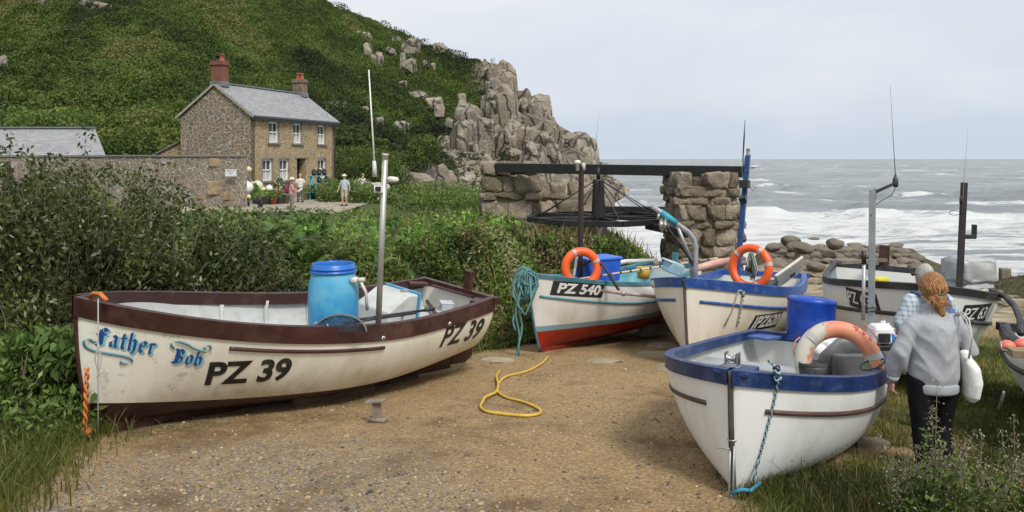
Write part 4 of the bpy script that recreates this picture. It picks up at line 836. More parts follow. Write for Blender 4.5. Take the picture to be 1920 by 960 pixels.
mugwort(onground(1905, 4.9), .75, 'pale seed-headed weed at the bottom right corner', 6)
mugwort(onground(1700, 4.9), .5, 'shorter seed-headed weed just left of the tallest one', 5, spread=.7)
mugwort(onground(1722, 4.95), .52, 'leafy weed standing before the left foot of the ginger-haired person', 8, spread=.5)
mugwort(onground(1760, 5.0), .55, 'low leafy weed clump at the feet of the ginger-haired person', 9, spread=.8)
mugwort(onground(1610, 4.35), .22, 'very low seed-headed sprig at the bottom edge of the grass', 4, spread=.9)
n = 900; X = rng.uniform(1.9, 4.6, n); Y = rng.uniform(4.3, 6.6, n); k = grass_mask(X, Y) > .6; X, Y = X[k], Y[k]
blades('seed_stalks', X, Y, ground(X, Y), rng.uniform(.12, .3, len(X)), .0016, rng.random(len(X)), M['dry'], .4)
leaf_cloud('knapweed_heads', np.stack([X, Y, ground(X, Y)+rng.uniform(.1, .26, len(X))], -1), .016, rng.random(len(X))*.25, M['dry'], .9, 0, kind='stuff')
# ---------------- boats ----------------
def hull_mat(name, top, bottom=None, wl=None, boot=None, bootw=.07, stain=(.42, .33, .15), amt=.5, seed=0, patch=0):
    m, t, b = newmat(name); c = N(t, 'ShaderNodeTexCoord'); v = c.outputs['Object']; sx = N(t, 'ShaderNodeSeparateXYZ'); t.links.new(v, sx.inputs[0])
    mp_ = N(t, 'ShaderNodeMapping'); mp_.inputs['Scale'].default_value = (1, 1, .35); mp_.inputs['Location'].default_value = (seed, 0, 0); t.links.new(v, mp_.inputs[0])
    col_ = mixc(t, rampv(t, noise(t, v, 1.5, 4), .3, .7), top, tuple(k*.93 for k in top))
    st = mth(t, 'MULTIPLY', rampv(t, noise(t, mp_.outputs[0], 3.0, 6, .65), .45, .75), amt)
    zf = N(t, 'ShaderNodeMapRange'); t.links.new(sx.outputs[2], zf.inputs[0]); zf.inputs[1].default_value = .85; zf.inputs[2].default_value = .25; zf.inputs[3].default_value = .45; zf.inputs[4].default_value = 1.7
    col_ = mixc(t, mth(t, 'MULTIPLY', st, zf.outputs[0], True), col_, stain)
    if patch:
        k_ = rampv(t, noise(t, v, 5, 8, .8), .56, .64); kx = N(t, 'ShaderNodeMapRange'); t.links.new(sx.outputs[0], kx.inputs[0]); kx.inputs[1].default_value = patch-.9; kx.inputs[2].default_value = patch
        col_ = mixc(t, mth(t, 'MULTIPLY', mth(t, 'MULTIPLY', k_, kx.outputs[0]), .6), col_, (.3, .29, .24))
    if bottom is not None:
        z = mth(t, 'ADD', sx.outputs[2], mth(t, 'MULTIPLY', sx.outputs[0], -wl[1]))
        bc = mixc(t, rampv(t, noise(t, v, 9, 6, .7), .4, .75), bottom, tuple(k*.5 for k in bottom))
        fl_ = rampv(t, noise(t, v, 22, 5, .7), .72, .74); bc = mixc(t, mth(t, 'MULTIPLY', fl_, .8), bc, (.6, .55, .5))
        if boot is not None: col_ = mixc(t, mth(t, 'LESS_THAN', z, wl[0]+bootw), col_, boot)
        col_ = mixc(t, mth(t, 'LESS_THAN', z, wl[0]), col_, bc)
    t.links.new(col_, b.inputs['Base Color']); b.inputs['Roughness'].default_value = .38
    rr = N(t, 'ShaderNodeMapRange'); t.links.new(noise(t, v, 12, 4), rr.inputs[0]); rr.inputs[3].default_value = .28; rr.inputs[4].default_value = .5; t.links.new(rr.outputs[0], b.inputs['Roughness'])
    sc2 = rampv(t, noise(t, mp_.outputs[0], 38, 3, .8), .7, .73); bump(t, b, mth(t, 'ADD', noise(t, v, 2.2, 2), mth(t, 'MULTIPLY', sc2, .1)), .3, .014); return m
def hitpix(b_, px_, py__, off=.015):
    w2 = b_.M.inverted(); o = w2 @ Vector((0, 0, CH)); d = (w2 @ P(px_, py__, 10))-o; h = b_.bvh.ray_cast(o, d.normalized())
    k = 0
    while h[0] is None and k < 12:
        k += 1; d = (w2 @ P(px_, py__+4*k, 10))-o; h = b_.bvh.ray_cast(o, d.normalized())
    if h[0] is None: return None
    q = b_.M @ (h[0]-d.normalized()*off/b_.scale); q.z += 4*k*q.y/FP; return q
class Boat:
    def __init__(s, label, L, B, Hb, Hm, Hs, tr, bow, stern, roll, hullm, innerm, rise=.16, railm=None, rail=(.03, .05, .12), floor=.32, full=2.4, keelm=None, footm=None, name='fishing_boat', foot=.55, vee=1.0, bil=.66, bw=1.0):
        s.L, s.B, s.Hb, s.Hm, s.Hs, s.tr, s.rise, s.full, s.foot, s.vee = L, B, Hb, Hm, Hs, tr, rise, full, foot, vee; s.bil = bil; s.bw = bw
        bow = Vector(bow); stern = Vector(stern); f = bow-stern; s.scale = f.length/math.hypot(L, Hb-Hs)
        yaw = math.atan2(f.y, f.x); pit = math.atan2(f.z, math.hypot(f.x, f.y))-math.atan2(Hb-Hs, L)
        Rm = Matrix.Rotation(yaw, 4, 'Z') @ Matrix.Rotation(-pit, 4, 'Y') @ Matrix.Rotation(R(roll), 4, 'X') @ Matrix.Scale(s.scale, 4)
        s.M = Matrix.Translation(stern-(Rm @ Vector((0, 0, Hs)))) @ Rm
        s.root = empty(name, label=label, cat='boat', group='fishing boats drawn up on the track'); s.root.matrix_world = s.M
        nt_, ns_ = 56, 22; t = np.linspace(0, 1, nt_); t = 1-(1-t)**1.35; q = np.linspace(0, 1, ns_)
        T, S = np.meshgrid(t, q, indexing='ij'); X, Y, Z = s.surf(T, S); s.tg = t
        Yo = Y; Vp = np.stack([X, Yo, Z], -1); Vn = np.stack([X, -Yo, Z], -1)
        F = grid_faces(nt_, ns_); V = np.concatenate([Vp.reshape(-1, 3), Vn.reshape(-1, 3)]); Fa = np.concatenate([F, F[:, ::-1]+nt_*ns_])
        hull = np_mesh('hull', V, Fa, hullm, s.root, True)
        s.bvh = BVHTree.FromPolygons([Vector(v) for v in V.astype(float)], Fa.tolist())
        # transom
        mb = MB(); e = [(X[0, j], Y[0, j], Z[0, j]) for j in range(ns_)]; ring = e+[(a, -b_, c) for a, b_, c in e[::-1]]
        top = [(X[0, -1]-.002, 0, Z[0, -1]+.03)]
        th = .035; ring2 = [(a+th, b_*.99, c) for a, b_, c in ring]; n = len(ring); mb.add(ring+ring2, [tuple(range(n))[::-1], tuple(range(n, 2*n))]+[(i, (i+1) % n, (i+1) % n+n, i+n) for i in range(n)], 0, False)
        tm = mb.build('transom', [hullm], s.root)
        # inner lining
        w_ = .035; Yi = np.maximum(Y-w_, .002); Zi = Z+np.where(S < .5, .04, .04*(1-S)*2); Xi = np.minimum(X, s.L-.06)+.0; Xi = np.where(T < .02, X+.04, Xi)
        V = np.concatenate([np.stack([Xi, Yi, Zi], -1).reshape(-1, 3), np.stack([Xi, -Yi, Zi], -1).reshape(-1, 3)]); np_mesh('inner_lining', V, np.concatenate([F[:, ::-1], F+nt_*ns_]), innerm, s.root, True)
        # floor boards
        xs = np.linspace(.1, s.L*.93, 30); mb = MB(); V = []
        for x in xs:
            y = max(.02, s.half(x, floor)-w_); V += [(x, y, floor), (x, -y, floor)]
        mb.add(V, [(2*i, 2*i+1, 2*i+3, 2*i+2) for i in range(len(xs)-1)], 0, False); mb.build('floor', innerm, s.root); s.floor = floor
        # gunwale rail
        o_, i_, hb = rail; tt = np.linspace(0, 1, 60); tt = 1-(1-tt)**1.3; mb = MB(); sx_, sy_, sz_ = s.surf(tt, np.ones_like(tt))
        for sg in (1, -1):
            V = []
            for k in range(60):
                a = max(k-1, 0); c = min(k+1, 59); d = Vector((sx_[c]-sx_[a], sg*(sy_[c]-sy_[a]), 0)).normalized(); nn = Vector((-d.y, d.x, 0))*sg
                p = Vector((sx_[k], sg*sy_[k], sz_[k])); po = p+nn*o_; pi_ = p-nn*i_
                if sg*pi_.y < 0: pi_.y = 0
                if k == 59: po = Vector((sx_[k]+o_*1.3, sg*.02, sz_[k])); pi_ = Vector((sx_[k]-.12, 0, sz_[k]))
                bp = Vector(s.surfpt(tt[k], sz_[k]-hb)); bo = Vector((bp.x, sg*bp.y, bp.z))+nn*o_*.75
                if k == 59: bo = Vector((bp.x+o_*1.3, sg*.02, bp.z))
                V += [po+Vector((0, 0, .012)), (po+pi_)/2+Vector((0, 0, .02)), pi_+Vector((0, 0, .012)), pi_-Vector((0, 0, hb*.75)), Vector((p.x, p.y*.985, p.z-hb*.6)), bo-nn*o_*1.1 if k < 59 else bo, bo]
            m_ = 7; F_ = []
            for k in range(59):
                for j in range(m_):
                    f_ = (k*m_+j, k*m_+(j+1) % m_, (k+1)*m_+(j+1) % m_, (k+1)*m_+j); F_.append(f_ if sg > 0 else f_[::-1])
            F_ += [tuple(range(m_)) if sg < 0 else tuple(range(m_))[::-1]]
            mb.add(V, F_, 0, False)
        y0 = s.tr*B/2+o_; mb.box((-.005, 0, s.Hs-.035), (o_+i_+.01, 2*y0+.004, .09)); s.rail = mb.build('gunwale', railm, s.root, .006)
        # keel and stem strip
        mb = MB(); zz = np.linspace(0, 1, 24); st = [Vector((float(s.surf(np.array(1.0), np.array(q_))[0]), 0, float(s.surf(np.array(1.0), np.array(q_))[2]))) for q_ in zz]
        kl = [Vector((x, 0, float(s.keelz(x/s.L)))) for x in np.linspace(0, s.L-s.foot*.35-.11, 24)]
        mb.v = []; V = []; pr = kl+[]; 
        for p in kl: V += [p+Vector((0, .025, .03)), p+Vector((0, -.025, .03)), Vector((p.x, -.025, min(-.07, p.z))), Vector((p.x, .025, min(-.07, p.z)))]
        F_ = [(4*k+j, 4*k+(j+1) % 4, 4*k+4+(j+1) % 4, 4*k+4+j) for k in range(23) for j in range(4)]+[(3, 2, 1, 0), (92, 93, 94, 95)]; mb.add(V, F_, 0, False)
        mb.build('keel', footm or keelm or hullm, s.root)
        mb = MB(); mb.tube([p+Vector((.008, 0, 0)) for p in st], [(.022, .02)]*24, 8); s.stem = mb.build('stem_band', keelm or hullm, s.root)
    def keelz(s, t): return s.rise*s.Hm*np.clip((.45-t)/.45, 0, 1)**1.6
    def sheer(s, t):
        return s.Hm+(s.Hb-s.Hm)*np.clip((t-.3)/.7, 0, 1)**1.8+(s.Hs-s.Hm)*np.clip((.4-t)/.4, 0, 1)**1.7
    def surf(s, T, S):
        T = np.asarray(T, float); S = np.asarray(S, float)
        aft = s.tr+(1-s.tr)*np.sin(np.pi/2*np.clip(T/.45, 0, 1)); u = np.clip((T-.45)/.55, 0, 1); b = np.where(T < .45, aft, (1-u**s.full)**.8)*s.B/2+.012
        zs = s.sheer(T); zk = s.keelz(T); v = np.clip((T-.45)/.55, 0, 1)**1.3*s.vee; th = S*np.pi/2
        ym = np.sin(th)**s.bil; zm = 1-np.cos(th)**1.2; yb = S**s.bw; zb = S
        ww = np.clip(v, 0, 1); yy = b*(ym*(1-ww)+yb*ww); z = zk+(zs-zk)*(zm*(1-ww)+zb*ww)
        flr = 1-.06*(1-ww)*np.clip((S-.75)/.25, 0, 1)**2
        fx = T*s.L-(T**10)*s.foot*.35*(1-S)**2.2-(T**10)*.10*(1-S)
        return fx, yy*flr, z
    def surfpt(s, t, z):
        q = np.linspace(0, 1, 60); a, b_, c = s.surf(np.full(60, float(t)), q); i = np.interp(z, c, q); a, b_, c = s.surf(np.array(float(t)), np.array(i)); return float(a), float(b_), float(c)
    def half(s, x, z): return s.surfpt(min(x/s.L, .995), z)[1]
    def W(s, x, y, z): return s.M @ Vector((x, y, z))
    def project(s, me, x0, z0, side, name, mat, off=.006, slope=0, yoff=0):
        # lay flat lettering on the planking; side +1 port (reads toward the stern), -1 starboard
        bm_ = bmesh.new(); bm_.from_mesh(me); xs_ = [v.co.x for v in bm_.verts]
        for c in np.arange(min(xs_), max(xs_), .03):
            bmesh.ops.bisect_plane(bm_, geom=bm_.verts[:]+bm_.edges[:]+bm_.faces[:], plane_co=(c+.0007, 0, 0), plane_no=(1, 0, 0))
        ys_ = [v.co.y for v in bm_.verts]
        for c in np.arange(min(ys_), max(ys_), .04):
            bmesh.ops.bisect_plane(bm_, geom=bm_.verts[:]+bm_.edges[:]+bm_.faces[:], plane_co=(0, c+.0007, 0), plane_no=(0, 1, 0))
        for v in bm_.verts:
            x = x0-side*v.co.x; z = z0+v.co.y+slope*v.co.x; h = s.bvh.ray_cast(Vector((x, side*4, z)), Vector((0, -side, 0)))
            if h[0] is None: v.co = Vector((x, 0, z)); continue
            nn = h[1]; nn = nn if nn.y*side > 0 else -nn; v.co = h[0]+nn*(off+v.co.z)
        bmesh.ops.recalc_face_normals(bm_, faces=bm_.faces)
        m2 = bpy.data.meshes.new(name); bm_.to_mesh(m2); bm_.free(); m2.materials.clear(); m2.materials.append(mat); return link(name, m2, s.root)
    def plate(s, x0, z0, w_, h_, side, mat, name='number_plate', slope=0, shear=0, nx=24):
        me = bpy.data.meshes.new('p'); V = [(-w_/2-shear*h_/2, -h_/2, 0), (w_/2-shear*h_/2, -h_/2, 0), (w_/2+shear*h_/2, h_/2, 0), (-w_/2+shear*h_/2, h_/2, 0)]; me.from_pydata(V, [], [(0, 1, 2, 3)]); return s.project(me, x0, z0, side, name, mat, .005, slope)
    def strake(s, x0, x1, dz, r, mat, side, name='rubbing_strake', fixed=None):
        pts = []
        for x in np.linspace(x0, x1, 40):
            t = min(x/s.L, .999); z = float(s.sheer(t))-dz if fixed is None else fixed[0]+(fixed[1]-fixed[0])*(x-x0)/(x1-x0); p = s.surfpt(t, z); pts.append((p[0], side*(p[1]+.006), p[2]))
        mb = MB(); mb.tube(pts, [(r*.8, r)]*len(pts), 8); return mb.build(name, mat, s.root)
    def thwart(s, x, z, w_=.22, mat=None, h=.03, drop=.14):
        y = s.half(x, z)-.045; y2 = s.half(x, z-drop-h)-.06; mb = MB(); mb.box((x, 0, z), (w_, 2*y, h)); mb.box((x, 0, z-drop/2-h/2), (w_-.04, 2*y2, drop)); return mb.build('thwart', mat, s.root, .01)
    def put(s, o, x, y, z, rot=None):
        o.matrix_world = Matrix.Translation(s.W(x, y, z)) @ (rot if rot is not None else Matrix.Rotation(s.M.to_euler().z, 4, 'Z')); return o
cream = (.82, .8, .7); maroon = pm('maroon_paint', (.05, .018, .015), .38, var=.3, vs=4, dirt=(.13, .08, .06), dirtamt=.5, bs=40); bwhite = (.8, .81, .79)
inner_grey = pm('inner_pale_grey', (.52, .54, .52), .6, var=.15, vs=3, dirt=(.3, .3, .24), dirtamt=.6, ds=5)
bluep = pm('blue_paint', (.018, .075, .3), .4, var=.25, vs=5, dirt=(.2, .25, .35), dirtamt=.45, ds=9); navy = pm('navy_paint', (.012, .034, .13), .42, var=.35, vs=5, dirt=(.1, .15, .24), dirtamt=.5, ds=8)
tealp = pm('teal_paint', (.06, .2, .26), .5, var=.3, vs=4, dirt=(.25, .3, .3), dirtamt=.4); blackr = pm('black_rubber', (.025, .025, .027), .55, var=.3, vs=6, dirt=(.2, .2, .2), dirtamt=.3)
woodg = pm('grey_wood', (.2, .17, .13), .85, var=.45, vs=6, bs=30, bstr=.4); ropegrey = pm('grey_rope', (.4, .4, .38), .9, bs=90, bstr=.8, bdist=.01); ropeor = pm('orange_rope', (.6, .17, .04), .9, var=.3, bs=90, bstr=.8, bdist=.01); ropeteal = pm('teal_rope', (.12, .27, .28), .9, var=.4, vs=20, bs=90, bstr=.8, bdist=.01)
LIFT = {}
# --- PZ 39 ---
bA = Boat('long cream open boat with thick maroon gunwale, painted name and PZ 39', 4.85, 1.82, 1.24, .9, 1.04, .78, P(143, 557, 6.95), (-.74, 10.55, 6.24), -5.0,
          hull_mat('cream_hull', cream, (.045, .016, .018), (.09, .035), None, amt=.42, patch=4.0), inner_grey, .26, maroon, (.028, .05, .165), .34, 2.7, maroon, foot=.5, vee=.8)
bA.strake(1.95, 3.7, .25, .02, maroon, 1)
blk = flat('black_lettering', (.012, .012, .013), .45)
bA.project(text_me('t', 'PZ 39', .34, .0, .012, -.1, .95), 3.42, .53, 1, 'lettering', blk)
bA.project(text_me('t', 'PZ 39', .38, .0, .010, .12, .9), .58, .64, 1, 'lettering', blk)
# black letter name, written with a broad nib
def nib(strokes, wn=.12, ang=38, z0=0, w2=None):
    V = []; F = []; a = R(ang); n0 = np.array((math.cos(a), math.sin(a)))*wn/2; k = 0
    for st in strokes:
        for p, q in zip(st[:-1], st[1:]):
            p = np.array(p, float); q = np.array(q, float); o = len(V); zz = z0+.00012*k; k += 1
            for c in (p-n0, p+n0, q+n0, q-n0): V.append((c[0], c[1], zz))
            F.append((o, o+1, o+2, o+3))
    return V, F
G = {'F': (.78, [[(.05, -.02), (.2, -.14), (.36, 0)], [(.22, -.1), (.22, 1.25)], [(.22, 1.2), (.42, 1.42), (.66, 1.2), (.74, 1.28)], [(.38, .0), (.38, 1.15)], [(.0, .86), (.14, .8), (.56, .92), (.6, .86)], [(.38, 1.1), (.52, 1.2)]]),
     'a': (.66, [[(.08, .84), (.28, .98), (.46, .84), (.46, .12), (.58, .02)], [(.46, .6), (.12, .42), (.12, .14), (.24, .02), (.44, .2)]]),
     't': (.46, [[(.2, 1.28), (.2, .12), (.32, 0), (.44, .1)], [(.02, .92), (.42, .92)]]),
     'h': (.72, [[(.14, 1.5), (.14, .1), (.22, .0)], [(.14, .72), (.4, .98), (.54, .8), (.54, .1), (.38, -.3)], [(.04, 1.42), (.16, 1.5)]]),
     'e': (.6, [[(.4, .55), (.5, .82), (.3, .98), (.12, .78), (.12, .2), (.3, .0), (.5, .16)], [(.12, .5), (.46, .62)]]),
     'r': (.56, [[(.06, .86), (.18, .92), (.18, .1), (.3, .02)], [(.18, .74), (.36, .96), (.46, .82), (.52, .9)]]),
     'B': (.9, [[(.02, .06), (.2, -.04), (.46, .02), (.68, .12), (.74, .5), (.5, .7), (.3, .66)], [(.5, .7), (.72, .95), (.68, 1.25), (.45, 1.42), (.26, 1.25), (.1, 1.4)], [(.26, 1.3), (.26, .0)], [(.42, 1.3), (.42, .1)], [(.14, .74), (.5, .74)]]),
     'o': (.62, [[(.3, 1.0), (.12, .8), (.12, .2), (.3, .0), (.5, .2), (.5, .78), (.3, 1.0)]]),
     'b': (.62, [[(.14, 1.45), (.12, .2), (.3, 0), (.5, .2), (.5, .78), (.3, .96), (.14, .78)], [(.04, 1.37), (.16, 1.45)]])}
def word(txt, x, y, s, drop, caps=1.0, ys=1.0):
    out = []
    for ch in txt:
        w_, st = G[ch]; k = s*(caps if ch.isupper() else 1)
        out += [[(x+a*k, y+b_*k*ys+drop*(x+a*k)) for a, b_ in q] for q in st]; x += w_*k+.012
    return out
st = word('Father', .0, .0, .094, -.2, ys=1.2)+word('Bob', .565, -.05, .1, -.19)
def mesh2(V, F): me = bpy.data.meshes.new('n'); me.from_pydata(V, [], F); return me
def nudge(st_, dx, dy): return [[(a+dx, b_+dy) for a, b_ in q] for q in st_]
xn, zn = 4.7, .84
bA.project(mesh2(*nib(nudge(st, .016, -.014), .027)), xn, zn, 1, 'lettering_shadow', flat('light_blue_paint', (.22, .52, .62), .5), .004)
bA.project(mesh2(*nib(st, .024)), xn, zn, 1, 'lettering', flat('blue_lettering', (.012, .075, .26), .45), .0065)
def swirl(pts, n=60):
    pts = [Vector((a, b_, 0)) for a, b_ in pts]; out = []
    for i in range(len(pts)-1):
        p0, p1, p2, p3 = pts[max(i-1, 0)], pts[i], pts[i+1], pts[min(i+2, len(pts)-1)]
        for k in range(8):
            t = k/8; q = .5*((2*p1)+(p2-p0)*t+(2*p0-5*p1+4*p2-p3)*t*t+(3*p1-p0-3*p2+p3)*t**3); out.append((q.x, q.y))
    return [out]
sw1 = swirl([(.0, .01), (-.02, .01), (-.045, .03), (-.075, .01), (-.06, -.04), (.0, -.075), (.12, -.095), (.22, -.115), (.27, -.15), (.24, -.18), (.19, -.17), (.2, -.145)])
sw2 = swirl([(.555, -.02), (.52, .02), (.555, .05), (.63, .03), (.71, -.02), (.81, -.05), (.84, -.02), (.82, .01), (.78, -.005), (.8, -.02)])
bA.project(mesh2(*nib(nudge(sw1+sw2, 0, .008), .022)), xn, zn, 1, 'flourish', flat('pale_blue_paint', (.25, .5, .6), .5), .0045)
bA.project(mesh2(*nib(nudge(sw1+sw2, .006, -.004), .012)), xn, zn, 1, 'flourish_shadow', flat('dark_grey_paint', (.06, .09, .11), .5), .007)
for x in (1.05, 2.0, 4.05): pass
mb = MB()
for x, z in ((.92, .82), (2.0, .78)):
    p = bA.surfpt(x/bA.L, z); mb.tube([(p[0], p[1]-.01, p[2]), (p[0], p[1]+.02, p[2])], .022, 12, 0); mb.tube([(p[0], p[1]+.015, p[2]), (p[0], p[1]+.023, p[2])], .011, 10, 1)
mb.build('skin_fitting', [M['white'], M['black']], bA.root)
bA.thwart(3.35, .72, .3, inner_grey); bA.thwart(2.75, .62, .3, inner_grey)
# side benches and stern deck
mb = MB(); y = bA.half(.55, .62); mb.box((.45, 0, .66), (.72, 2*bA.half(.2, .66)-.12, .05)); mb.box((.80, 0, .55), (.03, 2*bA.half(.8, .42)-.14, .2)); mb.build('stern_seat', inner_grey, bA.root, .012)
for x in (1.1, 1.8, 2.4, 3.0, 3.8):
    for sg in (-1, 1):
        mb = MB(); pts = []
        for zz in np.linspace(.36, .86, 8): pts.append((x, sg*(bA.half(x, zz)-.055), zz))
        mb.tube(pts, .028, 6); mb.build('frame_rib', inner_grey, bA.root)
mb = MB(); mb.box((.1, 0, 1.0), (.1, .78, .02)); mb.build('transom_pad', maroon, bA.root, .005)
for sg in (-1, 1):
    mb = MB(); mb.box((.2, sg*.58, .99), (.28, .14, .045), rot=(0, 0, sg*.5)); mb.build('quarter_knee', maroon, bA.root, .01)
mb = MB(); mb.box((-.07, .12, .98), (.06, .13, .62)); mb.build('rudder_head', maroon, bA.root, .012)
mb = MB(); mb.add([(-.03, -.02, .55), (-.30, -.02, .5), (-.42, -.02, .3), (-.42, -.02, .05), (-.3, -.02, -.03), (-.02, -.02, -.03)]+[(-.03, .02, .55), (-.30, .02, .5), (-.42, .02, .3), (-.42, .02, .05), (-.3, .02, -.03), (-.02, .02, -.03)], [(0, 1, 2, 3, 4, 5), (11, 10, 9, 8, 7, 6)]+[(i, i+6, (i+1) % 6+6, (i+1) % 6) for i in range(6)], 0, False); mb.build('rudder', maroon, bA.root, .01)
# console (engine box)
e = MB(); V = [(1.0, -.32, .34), (1.46, -.32, .34), (1.46, .32, .34), (1.0, .32, .34), (1.0, -.32, 1.07), (1.16, -.32, 1.07), (1.16, .32, 1.07), (1.0, .32, 1.07), (1.46, -.32, .88), (1.46, .32, .88)]
e.add(V, [(3, 2, 1, 0), (4, 5, 6, 7), (0, 4, 7, 3), (0, 1, 8, 5, 4), (3, 7, 6, 9, 2), (1, 2, 9, 8), (8, 9, 6, 5)], 0, False); cb = e.build('engine_box', inner_grey, bA.root, .02)
mb = MB(); mb.box((.982, 0, .72), (.03, .68, .75)); mb.build('box_edge', flat('sky_blue_paint', (.1, .32, .55), .5), cb, .005)
mb = MB(); mb.box((1.06, .12, 1.085), (.1, .05, .03)); mb.tube([(1.25, .34, .85), (1.25, .365, .85)], .02, 10, 1); mb.build('latch', [M['galv'], M['black']], cb)
mb = MB(); mb.tube([bA.M.inverted() @ P(708, 640, 8.55), bA.M.inverted() @ P(722, 300, 8.4)], .033, 14); ms = mb.build('mast', M['steel'], bA.root)
q = bA.M.inverted() @ P(722, 296, 8.4); mb = MB(); mb.lathe([(0, -.04), (.032, -.04), (.032, .03), (.036, .03), (.036, .045), (0, .045)], 14, q); mb.build('masthead_light', M['white'], ms)
mb = MB(); p1 = P(737, 336, 8.4); mb.lathe([(0, -.035), (.05, -.03), (.068, 0), (.05, .025), (0, .03)], 16, bA.M.inverted() @ p1); mb.beam(bA.M.inverted() @ P(721, 341, 8.4), bA.M.inverted() @ P(737, 341, 8.4), .015, .012); mb.build('aerial_dome', flat('off_white_plastic', (.72, .7, .62), .4), ms)
mb = MB(); mb.beam(bA.M.inverted() @ P(702, 355, 8.38), bA.M.inverted() @ P(718, 355, 8.38), .07, .075); mb.build('lamp_box', M['white'], ms, .006); mb = MB(); mb.beam(bA.M.inverted() @ P(704, 354, 8.33), bA.M.inverted() @ P(714, 354, 8.33), .02, .05); mb.build('lamp_face', M['black'], ms)
# support block and cradle
def worldobj(mb, name, mats, label, cat, group=None, bevel=0, loc=None):
    vs = [Vector(v) for v in mb.v]; o = loc or Vector((sum(v.x for v in vs)/len(vs), sum(v.y for v in vs)/len(vs), min(v.z for v in vs)))
    mb.v = [tuple(v-o) for v in vs]; ob = mb.build(name, mats, None, bevel); ob.location = o; return tag(ob, label, cat, group)
def thing_world(name, label, cat, loc, rz=0, group=None): return empty(name, loc, (0, 0, rz), label, cat, group)
def G0(px_, D): X = (px_-960)/FP*D; return Vector((X, D, gz(X, D)))
p = G0(708, 7.72); mb = MB(); mb.box(p+Vector((0, 0, .02)), (.19, .1, .03), rot=(0, 0, -.3)); mb.box(p+Vector((-.01, 0, .11)), (.09, .05, .16)); mb.box(p+Vector((-.02, 0, .2)), (.2, .1, .025), rot=(0, -.15, -.3)); worldobj(mb, 'wooden_chock', pm('chock_wood', (.24, .2, .15), .9, var=.5, vs=9, bs=40, bstr=.5, bdist=.01), 'small grey wooden trestle block under the maroon-railed boat', 'chock', bevel=.006)
a_, b__ = bA.W(1.9, .0, -.13), bA.W(.2, 0, -.08); 
mb = MB(); mb.beam(bA.W(2.6, .2, -.08), bA.W(1.5, .22, -.03), .1, .16); worldobj(mb, 'keel_timber', pm('weathered_timber', (.13, .075, .045), .9, var=.5, vs=5), 'long brown timber wedged under the bilge of the maroon-railed boat', 'timber', bevel=.01)
mb = MB(); mb.beam(bA.W(4.6, 0, -.15), bA.W(.6, 0, -.15), .12, .16); worldobj(mb, 'keel_timber', pm('dark_timber', (.05, .035, .028), .9, var=.5, vs=5), 'dark timber lying under the keel of the maroon-railed boat', 'timber', bevel=.01)
# barrel
brl = thing_world('plastic_barrel', 'tall open sky blue plastic barrel standing in the maroon-railed boat', 'barrel', P(625, 633, 8.55))
def barrel_mat():
    m, t, b = newmat('blue_barrel_plastic'); v = coords(t); s1 = N(t, 'ShaderNodeSeparateXYZ'); t.links.new(v, s1.inputs[0])
    f = mth(t, 'ADD', mth(t, 'MULTIPLY', noise(t, v, 4, 5, .6), .7), mth(t, 'MULTIPLY', s1.outputs[2], .35)); c = ramp(t, f, [(.3, (.02, .2, .5)), (.5, (.06, .33, .56)), (.7, (.16, .45, .62))]); t.links.new(c, b.inputs['Base Color']); b.inputs['Roughness'].default_value = .42; return m
mb = MB(); mb.lathe([(0, 0), (.24, 0), (.262, .03), (.272, .2), (.278, .4), (.268, .6), (.235, .72), (.228, .74)], 32); mb.lathe([(.225, .74), (.225, .2), (0, .2)], 32); mb.build('barrel_body', barrel_mat(), brl)
mb = MB(); mb.lathe([(.228, .725), (.256, .73), (.258, .745), (.237, .75), (.237, .765), (.25, .77), (.25, .78), (.234, .785), (.234, .82), (.226, .824), (.22, .81), (.22, .74)], 32); mb.build('barrel_rim', flat('strong_blue_plastic', (.015, .14, .5), .35), brl)
mb = MB(); mb.tube([(.22, -.13, .65), (.30, -.15, .66)], .036, 14); mb.tube([(.30, -.15, .66), (.38, -.165, .665)], .026, 14); mb.tube([(.3, -.0, .62), (.36, .0, .5), (.37, .02, .3)], .018, 8); mb.build('barrel_spout', flat('grey_white_plastic', (.6, .58, .52), .4), brl)
# landing net and boathooks on the gunwale
net = thing_world('landing_net', 'dark round landing net propped on the maroon gunwale before the blue barrel', 'net', P(638, 620, 8.0))
pts = [(.27*math.cos(t), .02*math.sin(t), -.02+.18*math.sin(t)) for t in np.linspace(0, math.pi, 20)]; mb = MB(); mb.tube(pts, .011, 8); mb.build('hoop', flat('net_hoop', (.14, .14, .14), .6), net)
V = [(.0, 0, -.02)]+pts; 
def net_mat(colr, alpha=.5):
    m, t, b = newmat('net_mesh'); v = coords(t); t.links.new(mixc(t, .0, colr, colr), b.inputs['Base Color']); vo = N(t, 'ShaderNodeTexVoronoi', Scale=90.0); vo.feature = 'DISTANCE_TO_EDGE'; t.links.new(v, vo.inputs['Vector']); t.links.new(mth(t, 'LESS_THAN', vo.outputs['Distance'], alpha*.35), b.inputs['Alpha']); b.inputs['Roughness'].default_value = .8; return m
mb = MB(); mb.add([(x*.99, y+.01, z) for x, y, z in V]+[(.0, .12, .02)], [(0, i, i+1) for i in range(1, 20)]+[(21, i+1, i) for i in range(1, 20)], 0, True); mb.build('netting', net_mat((.02, .03, .05), .3), net)
mb = MB(); mb.tube([bA.W(2.45, .80, .96), bA.W(1.45, .80, .985)], .012, 8); worldobj(mb, 'boathook', M['black'], 'black pole lying along the maroon gunwale beside the net', 'pole')
mb = MB(); mb.tube([bA.W(2.2, .70, .955), bA.W(1.25, .72, .985)], .016, 8); mb.tube([bA.W(1.25, .72, .985), bA.W(1.1, .725, .99)], .022, 8); worldobj(mb, 'boathook', M['black'], 'thicker dark pole inside the maroon gunwale, nearer the stern', 'pole')
